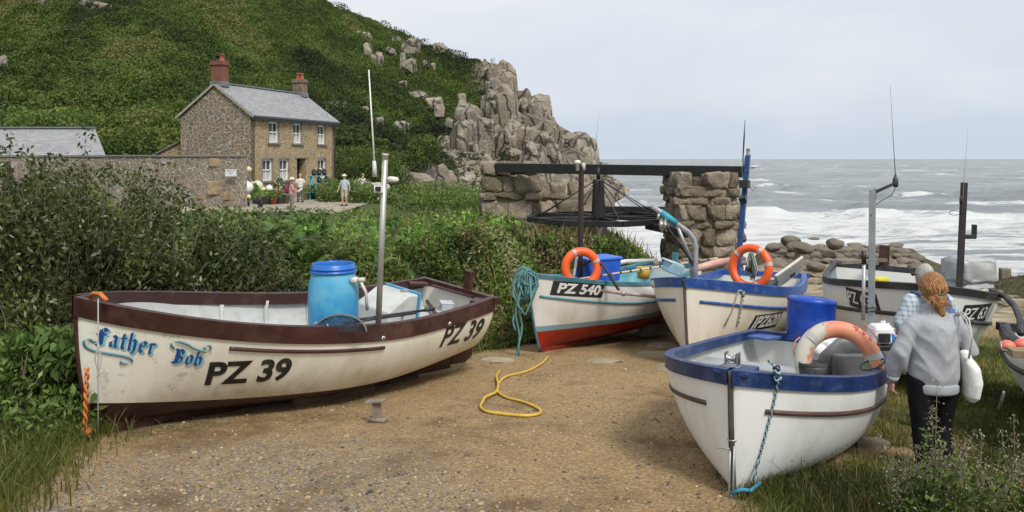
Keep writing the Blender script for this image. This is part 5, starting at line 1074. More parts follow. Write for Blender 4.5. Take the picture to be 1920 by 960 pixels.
mb = MB(); pp = [P(603+14*math.cos(a)-2, 612+9*math.sin(a), 7.95) for a in np.linspace(-.5, 4.2, 14)]; mb.tube(pp, .007, 7); worldobj(mb, 'metal_hook', M['galv'], 'curved pale metal hook hanging on the maroon gunwale at the net', 'hook')
mb = MB(); mb.tube([bA.W(.12, -.45, .76), bA.W(.7, .42, .76)], .028, 8); worldobj(mb, 'tiller', maroon, 'maroon tiller bar lying across the stern seat', 'tiller')
mb = MB(); mb.box(bA.W(.28, .1, .82), (.16, .12, .09), rot=(.2, .1, .4)); mb.box(bA.W(.28, .1, .875), (.18, .14, .02), rot=(.2, .1, .4)); worldobj(mb, 'plastic_tub', flat('clear_tub', (.5, .52, .56), .3), 'small grey plastic tub on the stern seat of the maroon-railed boat', 'tub', bevel=.01)
# orange rope and white cord at the bow
mb = MB(); mb.tube([P(168, 556, 6.98), P(175, 550, 6.9), P(188, 551, 6.85), P(200, 563, 6.8)], .019, 9); o1 = worldobj(mb, 'orange_rope', ropeor, 'orange rope bent over the maroon bow rail', 'rope')
mb = MB()
for ph in (0, math.pi): mb.tube([P(163-1.5*i/30-2*(i/30)+3.3*math.cos(i*.75+ph), 690+118*i/30, 6.85+.02*math.sin(i*.75+ph)) for i in range(31)], .0105, 7)
mb.tube([P(156, 806, 6.86), P(162, 812, 6.83), P(170, 806, 6.86)], .028, 8); worldobj(mb, 'orange_rope', ropeor, 'thick twisted orange rope hanging down the bow of the boat with the name', 'rope')
mb = MB(); mb.tube([P(184, 560, 6.72), P(184, 640, 6.72), P(184, 720, 6.72), P(184, 808, 6.74)], .006, 6); mb.tube([P(184, 640, 6.72), P(178, 675, 6.73), P(184, 700, 6.72), P(190, 675, 6.73), P(184, 640, 6.72)], .005, 6); mb.v = [tuple(bA.M.inverted() @ Vector(v)) for v in mb.v]; mb.build('white_cord', ropegrey, bA.root)
# --- life ring ---
def ring(label, center, Rr, rr, rot, mat, bandm, bands, mark=None):
    root = thing_world('life_ring', label, 'life ring', center); root.matrix_world = Matrix.Translation(center) @ rot
    mb = MB(); n = 56; mb.tube([(Rr*math.cos(2*math.pi*k/n), 0, Rr*math.sin(2*math.pi*k/n)) for k in range(n)], [(rr, rr*.92)]*n, 18, closed=True); mb.build('ring_body', mat, root)
    for a in bands:
        mb = MB(); pts = [(Rr*math.cos(a+d), 0, Rr*math.sin(a+d)) for d in np.linspace(-.09, .09, 6)]; mb.tube(pts, [(rr*1.05, rr*.97)]*6, 18, caps=False); mb.build('reflective_band', bandm, root)
    return root
orng = pm('orange_ring', (.82, .115, .02), .42, var=.12, vs=3, dirt=(.5, .2, .1), dirtamt=.35); bandp = pm('silver_tape', (.5, .45, .4), .5, var=.3, vs=20)
# --- PZ 540 ---
bB = Boat('white boat with thin blue rail, red bottom and PZ 540 plate', 4.6, 1.75, 1.27, .93, 1.06, .72, P(992, 513, 12.0), (3.2, 15.3, 5.93), 1.0,
          hull_mat('white_hull_540', (.76, .755, .72), (.33, .022, .008), (.31, .0), (.2, .33, .37), .09, amt=.45, seed=3), pm('teal_inner', (.13, .38, .45), .6, var=.3, vs=3, dirt=(.4, .45, .42), dirtamt=.5), .22, tealp, (.022, .05, .05), .36, 2.5, tealp, pm('red_keel', (.2, .02, .01), .6, var=.4), foot=.5)
for sg in (1, -1): bB.strake(.05, 4.5, .35, .02, tealp, sg)
pb = pm('black_plate', (.025, .026, .028), .6, var=.5, vs=12); wl_ = flat('white_lettering', (.75, .75, .72), .5)
bB.plate(3.9, .985, .86, .235, 1, pb, slope=-.12, shear=.05); bB.project(text_me('t', 'PZ 540', .22, 0, .008, .1, 1.1), 3.9, .985, 1, 'lettering', wl_, .011, -.12)
for x in (1.2, 2.3, 3.2): bB.thwart(x, .68, .2, pm('pale_blue_seat', (.38, .52, .54), .6, var=.2))
mb = MB(); mb.box((-.06, 0, 1.12), (.07, .12, .3)); mb.build('rudder_head', tealp, bB.root, .01)
mb = MB(); mb.beam((.0, -.45, 1.1), (.5, -.1, 1.06), .1, .05); mb.build('tiller', woodg, bB.root)
inv = bB.M.inverted(); mb = MB(); mb.beam(inv @ P(1087, 545, 12.6), inv @ P(1090, 312, 12.6), .07, .07); mm = mb.build('mast', pm('brown_mast', (.045, .022, .018), .6, var=.3), bB.root, .006)
mb = MB(); mb.lathe([(0, -.09), (.03, -.09), (.03, .02), (.05, .025), (.06, .05), (.045, .08), (0, .09)], 16, inv @ P(1083, 310, 12.55)); mb.build('aerial_dome', flat('cream_plastic', (.7, .7, .62), .4), mm)
mb = MB(); mb.lathe([(0, -.07), (.035, -.07), (.035, .06), (0, .06)], 12, inv @ P(1094, 312, 12.6)); mb.build('masthead_light', flat('lamp_glass', (.45, .48, .42), .2), mm)
mb = MB(); mb.tube([inv @ P(1073, 535, 12.5), inv @ P(1082, 480, 12.5)], .02, 8); mb.build('white_post', M['white'], bB.root)
ring('bright orange life ring leaning on the brown mast', P(1090, 503, 12.3), .265, .068, Matrix.Rotation(R(12), 4, 'Z') @ Matrix.Rotation(R(-6), 4, 'X'), orng, bandp, [2.0, .45, math.pi+1.2])
t_ = thing_world('blue_crate', 'bright blue plastic fish box behind the upright orange ring', 'box', P(1120, 528, 12.9), .5); mb = MB(); mb.box((0, 0, .2), (.62, .42, .36), taper=(1.06, 1.06)); mb.build('box_body', flat('bright_blue_plastic', (.02, .1, .55), .4), t_, .02); mb = MB(); mb.box((0, 0, .4), (.7, .49, .04)); mb.build('box_rim', flat('mid_blue_plastic', (.04, .17, .65), .4), t_, .01)
bam = pm('pale_cane', (.55, .45, .33), .6, var=.2)
mb = MB(); q0 = P(1025, 532, 12.2); q1 = P(1345, 484, 12.8); mb.tube([q0, q1], [.014, .02], 8)
for k in range(12): c = q0.lerp(q1, .3+k*.058); mb.tube([c, c+(q1-q0).normalized()*.03], .021, 8, 1)
worldobj(mb, 'long_cane', [bam, M['black']], 'long pale ringed cane lying across the boat with the red bottom', 'cane')
mb = MB(); mb.tube([P(1025, 527, 12.6), P(1225, 505, 13.6)], .016, 8); worldobj(mb, 'long_cane', bam, 'second plain cane lying just behind the ringed one', 'cane')
mb = MB(); mb.tube([P(1127, 545, 12.3), P(1165, 549, 12.1), P(1260, 560, 12.4)], [.02, .035, .02], 8); mb.tube([P(1166, 549, 12.1), P(1172, 551, 12.1)], .045, 8, 1); worldobj(mb, 'oar', [pm('worn_oar', (.42, .34, .31), .6, var=.3), M['galv']], 'worn oar lying on the near rail of the boat with the red bottom', 'oar')
mb = MB(); mb.tube([P(1088, 545, 12.5), P(1090, 500, 12.5), P(1108, 488, 12.4), P(1130, 496, 12.3), P(1162, 547, 12.2)], .022, 8); worldobj(mb, 'black_hose', blackr, 'arched black hose behind the upright orange ring', 'hose')
mb = MB(); mb.lathe([(0, 0), (.1, 0), (.12, .2), (.09, .2), (0, .18)], 14, P(1206, 522, 13.6)); worldobj(mb, 'yellow_bucket', flat('ochre_plastic', (.55, .33, .04), .5), 'small ochre bucket in the boat with the red bottom', 'bucket')
mb = MB(); mb.tube([P(1145, 496, 14.0), P(1175, 490, 14.1), P(1225, 488, 14.8)], [.05, .04, .03], 8); worldobj(mb, 'fender', flat('old_white', (.6, .6, .55), .5), 'long white fender on the far rail behind the blue fish box', 'fender')
# teal rope coil hanging at the bow
rc = thing_world('rope_coil', 'thick coil of teal rope hung over the bow beside the PZ 540 plate', 'rope', P(985, 520, 11.85))
r_ = np.random.default_rng(12); mb = MB()
for k in range(30):
    w_ = r_.uniform(.06, .17); l = r_.uniform(.1, .42); ox = r_.uniform(-.06, .07); oy = r_.uniform(-.1, .06); y0 = .06+r_.uniform(-.05, .05)
    mb.tube([(ox-w_*.9, oy, -l*.3), (ox-w_*.6, oy, y0), (ox, oy-.02, y0+.06), (ox+w_*.7, oy, y0), (ox+w_*.9, oy, -l*.4), (ox+w_*.3, oy, -l), (ox-w_*.5, oy, -l*.9)], .013, 6, closed=True)
mb.build('coil', ropeteal, rc)
for k, (dx, ln) in enumerate(((-.12, 1.28), (-.08, 1.2), (-.16, .8))):
    mb = MB(); mb.tube([(dx+.03*math.sin(i*1.1+k), -.05+.02*math.cos(i), -i*ln/10) for i in range(11)], .016, 6); mb.build('hanging_end', ropeteal, rc)
mb = MB(); mb.tube([(.07, -.08, .0), (.09, -.1, -.35), (.0, -.12, -.55), (-.12, -.1, -.4)], .015, 6); mb.build('loop', ropeteal, rc)
# --- PZ 620 ---
bC = Boat('cream boat with bright blue gunwale band, PZ 620 plate and metal hauler arm', 4.5, 2.05, 1.24, .98, 1.08, .78, P(1284, 522, 10.7), (4.72, 14.6, 5.86), 1.5,
          hull_mat('cream_hull_620', (.78, .75, .65), (.03, .03, .035), (.1, 0), None, amt=.55, seed=7), pm('blue_inner', (.3, .42, .5), .6, var=.3, vs=3, dirt=(.45, .45, .42), dirtamt=.5), .24, bluep, (.03, .06, .12), .4, 3.1, pm('stem_strip', (.1, .085, .075), .6), foot=.3, vee=.75)
for sg in (1, -1): bC.strake(.2, 4.4, .3, .022, bluep, sg)
pk = flat('plate_black', (.015, .015, .016), .5)
bC.plate(3.14, .58, .78, .23, 1, pk, shear=.12); bC.project(text_me('t', '|PZ620', .235, 0, .008, .14, 1.02), 3.16, .58, 1, 'lettering', wl_, .011)
bC.thwart(1.6, .72, .24, inner_grey); bC.thwart(3.2, .78, .4, inner_grey)
inv = bC.M.inverted(); al = M['galv']
mb = MB(); pth = [P(1302, 545, 10.95), P(1304, 500, 10.95), P(1304, 462, 10.95), P(1300, 447, 10.95), P(1290, 435, 10.92), P(1265, 417, 10.9), P(1222, 386, 10.85)]; mb.tube([inv @ p for p in pth], .038, 14); mb.tube([inv @ P(1300, 500, 10.97), inv @ P(1268, 418, 10.9)], .026, 10); ha = mb.build('hauler_arm', al, bC.root)
mb = MB(); mb.tube([inv @ P(1238, 397, 10.87), inv @ P(1268, 419, 10.9)], .047, 14); mb.build('blue_wrap', pm('blue_tape', (.05, .35, .5), .6, var=.3), ha)
mb = MB(); d_ = .035; c0 = inv @ P(1245, 422, 10.85); mb.tube([c0+Vector((0, -d_, 0)), c0+Vector((0, -d_*.4, 0)), c0+Vector((0, d_*.4, 0)), c0+Vector((0, d_, 0))], [.10, .05, .05, .10], 18); c1 = inv @ P(1233, 412, 10.86); mb.tube([c1, inv @ P(1236, 400, 10.86)], .02, 8); mb.build('hauler_wheel', M['steel'], ha)
mb = MB(); mb.tube([inv @ P(1247, 424, 10.85), inv @ P(1270, 455, 10.9), inv @ P(1298, 492, 10.93)], .01, 6); mb.tube([inv @ P(1250, 424, 10.83), inv @ P(1276, 458, 10.88), inv @ P(1298, 496, 10.9)], .01, 6); mb.build('hydraulic_hose', M['black'], ha)
mb = MB(); mb.beam(inv @ P(1379, 555, 12.2), inv @ P(1402, 292, 11.9), .085, .07); mc = mb.build('mast', pm('blue_mast', (.03, .09, .27), .6, var=.4, vs=6, dirt=(.1, .14, .25), dirtamt=.6), bC.root, .006)
mb = MB(); mb.lathe([(0, -.05), (.04, -.05), (.028, -.02), (.028, .05), (.035, .055), (0, .06)], 12, inv @ P(1403, 286, 11.9)); mb.build('masthead_light', flat('lamp_grey', (.35, .35, .33), .3), mc)
mb = MB(); mb.tube([inv @ P(1394, 325, 11.9), inv @ P(1393, 300, 11.9), inv @ P(1395, 262, 11.9), inv @ P(1397, 225, 11.9)], [.006, .009, .012, .004], 6); mb.build('whip_aerial', M['black'], mc)
mb = MB(); mb.lathe([(0, -.015), (.05, -.01), (.07, .0), (.05, .014), (0, .018)], 14, inv @ P(1413, 313, 11.85)); mb.tube([inv @ P(1398, 320, 11.9), inv @ P(1413, 315, 11.85)], .008, 6); mb.build('aerial_dome', M['white'], mc)
mb = MB(); mb.box(inv @ P(1396, 345, 11.85), (.14, .14, .12)); mb.box(inv @ P(1393, 374, 11.85), (.13, .1, .1), rot=(.3, .4, .2)); mb.tube([inv @ P(1400, 344, 11.8), inv @ P(1412, 358, 11.75), inv @ P(1418, 350, 11.75)], .006, 6); mb.build('mast_bracket', M['black'], mc, .01)
r2 = ring('orange life ring hung with coiled rope beside the blue mast', P(1407, 501, 11.55), .285, .062, Matrix.Rotation(R(-42), 4, 'Z') @ Matrix.Rotation(R(-8), 4, 'X') @ Matrix.Rotation(R(4), 4, 'Y'), orng, bandp, [2.45, .3, 5.3, 1.1])
cl = thing_world('rope_coil', 'grey and green rope bunch hanging inside the orange ring by the blue mast', 'rope', P(1409, 497, 11.5), R(-40)); r_ = np.random.default_rng(4); mb = MB()
for k in range(16):
    w_ = r_.uniform(.02, .07); l = r_.uniform(.14, .23); ox = r_.uniform(-.045, .045); oy = r_.uniform(-.06, .04); mb.tube([(ox-w_*.4, oy, .1), (ox, oy, .19), (ox+w_*.4, oy, .1), (ox+w_, oy, -.05), (ox+w_*.3, oy, -l), (ox-w_, oy, -.08)], .0085, 6, mi=k % 2, closed=True)
mb.build('coil', [ropegrey, pm('green_rope', (.2, .28, .2), .9)], cl)
mb = MB(); mb.tube([v for v in [bC.W(2.95, .93, 1.04), hitpix(bC, 1385, 545, .05), hitpix(bC, 1378, 565), hitpix(bC, 1372, 585), hitpix(bC, 1358, 612)] if v], .013, 6); worldobj(mb, 'mooring_rope', ropegrey, 'thin rope hanging from the blue gunwale left of the PZ 620 plate', 'rope')
mb = MB(); 
bs_ = [v for v in [hitpix(bC, 1395-i*.5, 547+i*2.6, .045 if i < 3 else .02) for i in range(25)] if v]
for ph in (0, math.pi): mb.tube([v+Vector((.013*math.cos(i+ph), 0, .013*math.sin(i+ph))) for i, v in enumerate(bs_)], .012, 6)
worldobj(mb, 'mooring_rope', ropegrey, 'thick twisted rope hanging just beside the PZ 620 plate', 'rope')
t_ = thing_world('pot_lid', 'large off-white plastic bin lid leaning at the stern of the bright blue-railed boat', 'lid', P(1478, 527, 13.6), R(20)); mb = MB(); mb.box((0, 0, .14), (.68, .06, .42), rot=(R(35), R(-28), 0)); mb.build('lid_panel', flat('off_white_panel', (.55, .53, .47), .5), t_, .03)
mb = MB(); mb.box((.02, -.09, .12), (.1, .03, .06), rot=(R(35), R(-28), 0)); mb.build('handle', M['black'], t_)
mb = MB(); mb.box(bC.W(1.35, .35, .93), (.55, .34, .16), rot=(0, 0, bC.M.to_euler().z)); worldobj(mb, 'fish_box', flat('dark_box', (.03, .033, .04), .6), 'dark crate under the orange ring in the bright blue-railed boat', 'crate', bevel=.01)
mb = MB(); mb.tube([P(1300, 505, 11.4), P(1345, 492, 11.8), P(1372, 488, 12.1)], [.05, .055, .05], 12); worldobj(mb, 'fender', flat('pink_fender', (.62, .36, .3), .5), 'long pale pink fender lying behind the hauler arm', 'fender')
mb = MB(); mb.beam(bC.W(3.55, -.2, .8), bC.W(3.5, -.2, 1.42), .07, .07); mb.build('post', woodg, None); 
ob = bpy.data.objects['post']; tag(ob, 'short grey wooden post standing behind the hauler arm', 'post')
mb = MB(); mb.lathe([(0, -.06), (.06, -.05), (.09, 0), (.06, .05), (0, .06)], 14, P(1230, 532, 11.55)); worldobj(mb, 'net_float', flat('worn_white', (.6, .58, .55), .5), 'small white float on the left corner of the bright blue gunwale', 'float')
t_ = thing_world('blue_box', 'pale blue plastic box standing in the bow left of the hauler arm', 'box', P(1262, 515, 11.9), .6); mb = MB(); mb.box((0, 0, .1), (.28, .2, .16), rot=(.2, .3, 0)); mb.build('box_body', flat('pale_blue_plastic', (.3, .5, .6), .5), t_, .02)
mb = MB(); mb.box((0, 0, .19), (.3, .22, .03), rot=(.2, .3, 0)); mb.build('box_rim', flat('paler_plastic', (.5, .6, .65), .5), t_, .01)
# --- foremost boat ---
bD = Boat('foremost small white boat with navy gunwale, its stem facing the viewer', 3.45, 1.78, .92, .78, .80, .72, P(1370, 696, 5.5), (3.24, 8.4, 6.07), .5,
          hull_mat('white_hull_front', bwhite, None, None, None, amt=.5, seed=11, stain=(.45, .42, .3)), inner_grey, .1, navy, (.028, .05, .10), .36, 3.2, pm('stem_dark', (.075, .07, .05), .6, var=.5, vs=4), foot=.2, vee=.62, bil=.5, bw=.78)
stripw = pm('brown_strake', (.085, .045, .035), .5, var=.4, vs=5)
bD.strake(.15, 3.33, .27, .019, stripw, 1); bD.strake(.5, 3.33, .27, .019, stripw, -1)
bD.thwart(1.35, .62, .34, pm('grey_seat', (.36, .38, .39), .5, var=.15)); bD.thwart(2.2, .69, .26, pm('grey_seat2', (.4, .42, .43), .5, var=.15))
mb = MB(); mb.box((3.28, 0, .905), (.36, .26, .035)); mb.build('breasthook', navy, bD.root, .01)
for sg in (-1, 1):
    mb = MB(); mb.box((.2, sg*.44, .765), (.36, .26, .03), rot=(0, 0, sg*.3)); mb.build('quarter_knee', bluep, bD.root, .02)
mb = MB(); c = Vector((3.30, -.03, .985))
mb.tube([c+Vector((0, -.032, 0)), c+Vector((0, -.012, 0)), c+Vector((0, .012, 0)), c+Vector((0, .032, 0))], [.042, .022, .022, .042], 16); mb.box(c+Vector((-.02, -.045, -.005)), (.08, .012, .11)); mb.box(c+Vector((-.02, .045, -.005)), (.08, .012, .11)); mb.box(c+Vector((-.02, 0, -.058)), (.12, .12, .012))
mb.build('bow_roller', pm('shiny_steel', (.6, .6, .6), .22, 1, .1), bD.root, .003)
# dark stem strip is the band; add shackle
mb = MB(); p = bD.stem; z = .36; xs_ = 3.36
mb.tube([(xs_+.03*math.cos(a)+.02, .0+.03*math.sin(a), z+.06) for a in np.linspace(0, 2*math.pi, 12)[:-1]], .007, 6, closed=True)
mb.tube([(xs_+.03, .02, z), (xs_+.05, -.1, z-.01)], .006, 6); mb.tube([(xs_+.03, -.01, z+.04), (xs_+.05, -.01, -.06)], .008, 6); mb.tube([(xs_+.04, .02, z+.02), (xs_+.05, .02, -.06)], .006, 6); mb.build('shackle', M['galv'], bD.root)
# rope over the gunwale and down to the foot
mb = MB(); tw = []
a0 = P(1440, 676, 6.0); a1 = hitpix(bD, 1456, 690, .055); a2 = hitpix(bD, 1459, 712, .05)
path = [v for v in [a0, a1, a2]+[hitpix(bD, *q) for q in ((1455, 740), (1448, 770), (1440, 800), (1432, 830), (1425, 855))] if v is not None]+[P(1412, 905, 5.5)]; dense = []
for p_, q_ in zip(path[:-1], path[1:]):
    for k in range(12): dense.append(p_.lerp(q_, k/12))
for ph, m_ in ((0, 0), (math.pi, 1)): mb.tube([v+Vector((math.cos(i*1.3+ph)*.005, 0, math.sin(i*1.3+ph)*.005)) for i, v in enumerate(dense)], .0058, 6, mi=m_)
for k in range(4): mb.tube([a1.lerp(a2, k*.3)+Vector((.022*math.cos(a), .02*math.sin(a), .012*math.sin(a*2+k))) for a in np.linspace(0, 6, 12)], .007, 6, mi=k % 2)
worldobj(mb, 'mooring_rope', [flat('dark_rope', (.03, .05, .07), .9), flat('pale_blue_rope', (.3, .5, .52), .9)], 'knotted dark and pale rope running from the navy rail down to the stem foot', 'rope')
mb = MB(); mb.tube([P(1372, 925, 5.45), P(1390, 918, 5.4), P(1408, 920, 5.42), P(1425, 905, 5.5)], .014, 7); worldobj(mb, 'rope_end', pm('blue_rope', (.04, .28, .42), .9), 'frayed bright blue rope end on the ground at the stem foot', 'rope')
# upturned blue tub
tub = thing_world('blue_tub', 'big bright blue plastic tub standing upside down on the stern of the foremost boat', 'tub', P(1518, 640, 8.35)); tub.rotation_euler = (R(-5), R(5), 0)
mb = MB(); mb.lathe([(0, .47), (.22, .47), (.245, .46), (.255, .44), (.256, .42), (.248, .41), (.246, .2), (.238, .0), (.225, .0), (.23, .3), (0, .4)], 40); mb.lathe([(.16, .472), (.17, .478), (.18, .472)], 40); mb.build('tub_body', pm('royal_blue_plastic', (.008, .06, .42), .4, var=.3, vs=4, dirt=(.12, .2, .42), dirtamt=.45, ds=7), tub)
mb = MB(); mb.box((.0, 0, .476), (.05, .012, .006)); mb.box((.02, .02, .476), (.012, .05, .006)); mb.build('moulding_mark', flat('blue_light', (.03, .12, .5), .4), tub)
# weathered ring
def oldring():
    m, t, b = newmat('weathered_ring'); v = coords(t); s1 = N(t, 'ShaderNodeSeparateXYZ'); t.links.new(v, s1.inputs[0])
    f = mth(t, 'ADD', noise(t, v, 5.5, 7, .75), mth(t, 'MULTIPLY', s1.outputs[0], -.55)); k = rampv(t, f, .585, .6)
    c = mixc(t, k, ramp(t, noise(t, v, 3, 4), [(.35, (.55, .17, .09)), (.6, (.66, .29, .18))]), (.5, .48, .4)); fl2 = rampv(t, noise(t, v, 26, 4, .8), .68, .69); c = mixc(t, mth(t, 'MULTIPLY', fl2, .8), c, (.62, .6, .5))
    t.links.new(c, b.inputs['Base Color']); b.inputs['Roughness'].default_value = .55; bump(t, b, k, .5, .004); return m
rg = ring('large weathered peach and white life ring with peeling paint on the foremost boat', P(1573, 684, 6.55), .295, .072, Matrix.Rotation(R(-6), 4, 'Z') @ Matrix.Rotation(R(-16), 4, 'X'), oldring(), pm('old_tape', (.4, .41, .37), .6, var=.2), [2.35, .25, 4.2, 5.5])
redl = flat('faded_red_lettering', (.5, .08, .05), .6)
for k, ch in enumerate('SEF'):
    a = 1.12-.2*k; me = text_me('lettering', ch, .075, .001, .001); me.materials.append(redl); o = link('lettering', me, rg); rad = .295+.045; o.location = (rad*math.cos(a), -.06, rad*math.sin(a)); o.rotation_euler = (R(52), 0, 0); o.rotation_euler = (Matrix.Rotation(-(a-math.pi/2)*-1, 3, 'Y') @ Matrix.Rotation(R(50), 3, 'X')).to_euler()
mb = MB(); mb.tube([P(1500, 632, 6.7), P(1491, 640, 6.7), P(1488, 658, 6.68), P(1492, 690, 6.6)], .006, 6); mb.tube([P(1621, 607, 6.5), P(1640, 628, 6.46), P(1652, 652, 6.44)], .006, 6); o = worldobj(mb, 'grab_line', flat('pink_cord', (.6, .25, .2), .8), 'pink cord looped round the weathered ring', 'cord')
# mast at the stern with bracket and aerial
inv = bD.M.inverted()
mb = MB(); mb.beam(inv @ P(1633, 680, 7.9), inv @ P(1636, 355, 7.9), .062, .062); md = mb.build('mast', pm('grey_mast', (.33, .36, .38), .5, .3, .2, 5), bD.root, .004)
mb = MB(); mb.beam(inv @ P(1637, 362, 7.9), inv @ P(1675, 345, 7.9), .025, .03); mb.beam(inv @ P(1640, 374, 7.9), inv @ P(1640, 354, 7.9), .03, .03); mb.lathe([(0, -.05), (.02, -.05), (.03, -.03), (.028, .03), (.014, .06), (.008, .09), (0, .09)], 10, inv @ P(1679, 342, 7.9)); br_ = mb.build('bracket', M['black'], md)
mb = MB(); mb.tube([inv @ P(1679, 333, 7.9), inv @ P(1669, 160, 7.9)], [.005, .002], 6); mb.build('whip_aerial', flat('aerial_grey', (.25, .25, .25), .5), md)
mb = MB(); mb.tube([inv @ P(*q, 7.88) for q in ((1679, 352), (1672, 366), (1655, 375), (1642, 384), (1632, 405))], .0045, 6); mb.build('aerial_cable', M['black'], md)
mb = MB(); mb.tube([inv @ P(1618, 600, 7.8), inv @ P(1620, 495, 7.8)], .018, 8, 0); mb.tube([inv @ P(1620, 495, 7.8), inv @ P(1619, 470, 7.8)], .024, 8, 1); mb.build('side_pole', [M['galv'], M['black']], bD.root)
mb = MB()
for zz in (575, 582): mb.tube([inv @ P(1616, zz, 7.78), inv @ P(1628, zz+3, 7.84), inv @ P(1645, zz+1, 7.86)], .006, 6)
mb.build('lashing', M['black'], bD.root)
# things lying in the stern
hood = thing_world('outboard_cover', 'dark grey rounded engine cover showing through the weathered ring', 'cover', P(1590, 706, 6.9)); mb = MB(); mb.tube([(-.24, .0, -.02), (-.17, .02, .15), (-.05, .03, .25), (.1, .03, .27), (.2, .02, .22), (.26, 0, .0)], [(.05, .1)]*6, 10); mb.box((.02, .02, .08), (.36, .16, .26)); mb.build('cover_shell', flat('dark_grey_cover', (.13, .135, .14), .45), hood, .03); mb = MB(); mb.box((.0, -.065, .0), (.4, .01, .02)); mb.build('cover_seam', M['black'], hood)
def cloth_blob(name, c, s3, mat, label, cat, seed, amp=.22):
    V = ICO4[0].copy(); r = np.random.default_rng(seed); o = r.uniform(0, 40, 3); a = V*2.6+o; nz = np.abs(fbm(a[:, 0]+a[:, 2], a[:, 1]-a[:, 2]*.7, 4, 9)-.5)*2; V *= (1-amp+amp*2*nz)[:, None]; V *= np.array(s3)
    ob = np_mesh(name, V, ICO4[1], mat, None, False); ob.location = c; ob.data.polygons.foreach_set('use_smooth', [True]*len(ICO4[1])); return tag(ob, label, cat)
wbag = pm('white_sack', (.7, .7, .69), .5, var=.1, bs=15, bstr=.5, bdist=.02)
cloth_blob('white_sack', P(1566, 655, 7.25), (.3, .15, .17), wbag, 'crumpled white sack behind the weathered ring', 'sack', 1, .3)
cloth_blob('plastic_bag', P(1656, 628, 7.75), (.13, .1, .15), wbag, 'crumpled white carrier bag at the stern beside the grey mast', 'bag', 2, .4)
mb = MB(); q = P(1668, 634, 7.6); mb.box(q, (.09, .01, .09), rot=(.2, .3, .2)); mb.box(q+Vector((.02, -.01, -.03)), (.06, .01, .06), rot=(.5, .6, .2)); worldobj(mb, 'blue_wrapper', flat('bright_blue_print', (.05, .3, .75), .4), 'scrap of bright blue wrapper on the white carrier bag', 'wrapper')
t_ = thing_world('outboard_motor', 'white and black outboard motor head at the stern right of the grey mast', 'motor', P(1648, 640, 7.65)); mb = MB(); mb.box((0, 0, .08), (.2, .22, .18), taper=(.8, .85)); mb.build('motor_cowl', M['white'], t_, .04); mb = MB(); mb.box((.0, -.02, -.04), (.21, .22, .05)); mb.box((0, -.115, .06), (.12, .015, .09)); mb.build('motor_trim', M['black'], t_, .01)
t_ = thing_world('bucket_lid', 'round black tub rim on the seat left of the weathered ring foot', 'tub', P(1524, 690, 6.5)); mb = MB(); mb.lathe([(0, .03), (.1, .035), (.11, .03), (.115, .0), (.105, -.06), (0, -.06)], 24); mb.build('tub_body', blackr, t_); mb = MB(); mb.lathe([(.1, .037), (.105, .045), (.114, .04)], 24); mb.build('tub_rim', M['black'], t_)
dn = thing_world('dip_net', 'green landing net lying on the navy rail beside the weathered ring', 'net', P(1636, 683, 6.45)); mb = MB(); hp_ = [(.1*math.cos(a)-.0, .05*math.sin(a), .02*math.sin(a)+.035*math.cos(a)+.0) for a in np.linspace(0, 2*math.pi, 24)[:-1]]; mb.tube(hp_, .006, 6, closed=True); mb.build('hoop', M['black'], dn)
mb = MB(); mb.add([(x, y, z-.004) for x, y, z in hp_]+[(0, 0, -.06)], [(23, i, (i+1) % 23) for i in range(23)]); mb.build('netting', net_mat((.04, .22, .12), .3), dn)
# timbers under the boat
mb = MB(); mb.beam(G0(1560, 7.0)+Vector((0, 0, .05)), G0(1625, 7.35)+Vector((0, 0, .22)), .14, .09); worldobj(mb, 'timber_baulk', woodg, 'weathered timber propped under the stern of the foremost boat', 'timber', bevel=.01)
mb = MB(); mb.beam(G0(1600, 6.75)+Vector((0, 0, .04)), G0(1660, 6.8)+Vector((0, 0, .04)), .14, .07); worldobj(mb, 'timber_baulk', woodg, 'short sawn plank lying on the grass under the foremost boat stern', 'timber', bevel=.01)
# --- PZ 631 ---
bE = Boat('white boat with thick black gunwale and strake and two PZ 631 plates', 4.1, 2.1, 1.26, 1.0, 1.1, .74, P(1752, 536, 8.9), (6.16, 12.8, 6.22), -3.0,
          hull_mat('white_hull_631', (.78, .78, .73), None, None, None, amt=.4, seed=17, stain=(.5, .45, .25)), pm('slate_inner', (.2, .26, .28), .6, var=.25, vs=3), .24, blackr, (.035, .04, .07), .38, 3.0, blackr, foot=.3, vee=.8)
for sg in (1, -1): bE.strake(.1, 4.0, .36, .026, blackr, sg)
for sd_, xx in ((-1, 3.4), (1, 3.6)):
    bE.plate(xx, .93, .5, .235, sd_, pk, shear=.0); bE.project(text_me('t', 'PZ 631', .2, 0, .003, .08, .82), xx, .93, sd_, 'lettering', wl_, .011)
bE.thwart(2.6, .8, .3, bE.root.children[2].data.materials[0]); bE.thwart(1.2, .8, .26, bE.root.children[2].data.materials[0])
mb = MB(); mb.box((-.08, 0, 1.24), (.09, .16, .4)); mb.build('rudder_head', maroon, bE.root, .015)
mb = MB(); mb.beam((-.0, .02, 1.2), (.95, -.75, 1.17), .06, .05); mb.build('tiller', woodg, bE.root)
inv = bE.M.inverted(); mb = MB(); mb.beam(inv @ P(1797, 575, 10.0), inv @ P(1808, 342, 10.0), .08, .07); mE = mb.build('mast', pm('dark_brown_mast', (.035, .028, .027), .7, var=.3), bE.root, .006)
mb = MB(); mb.beam(inv @ P(1804, 444, 10.0), inv @ P(1828, 444, 10.0), .055, .055); mb.beam(inv @ P(1826, 447, 10.0), inv @ P(1827, 421, 10.0), .055, .055); mb.build('mast_crutch', M['black'], mE, .005)
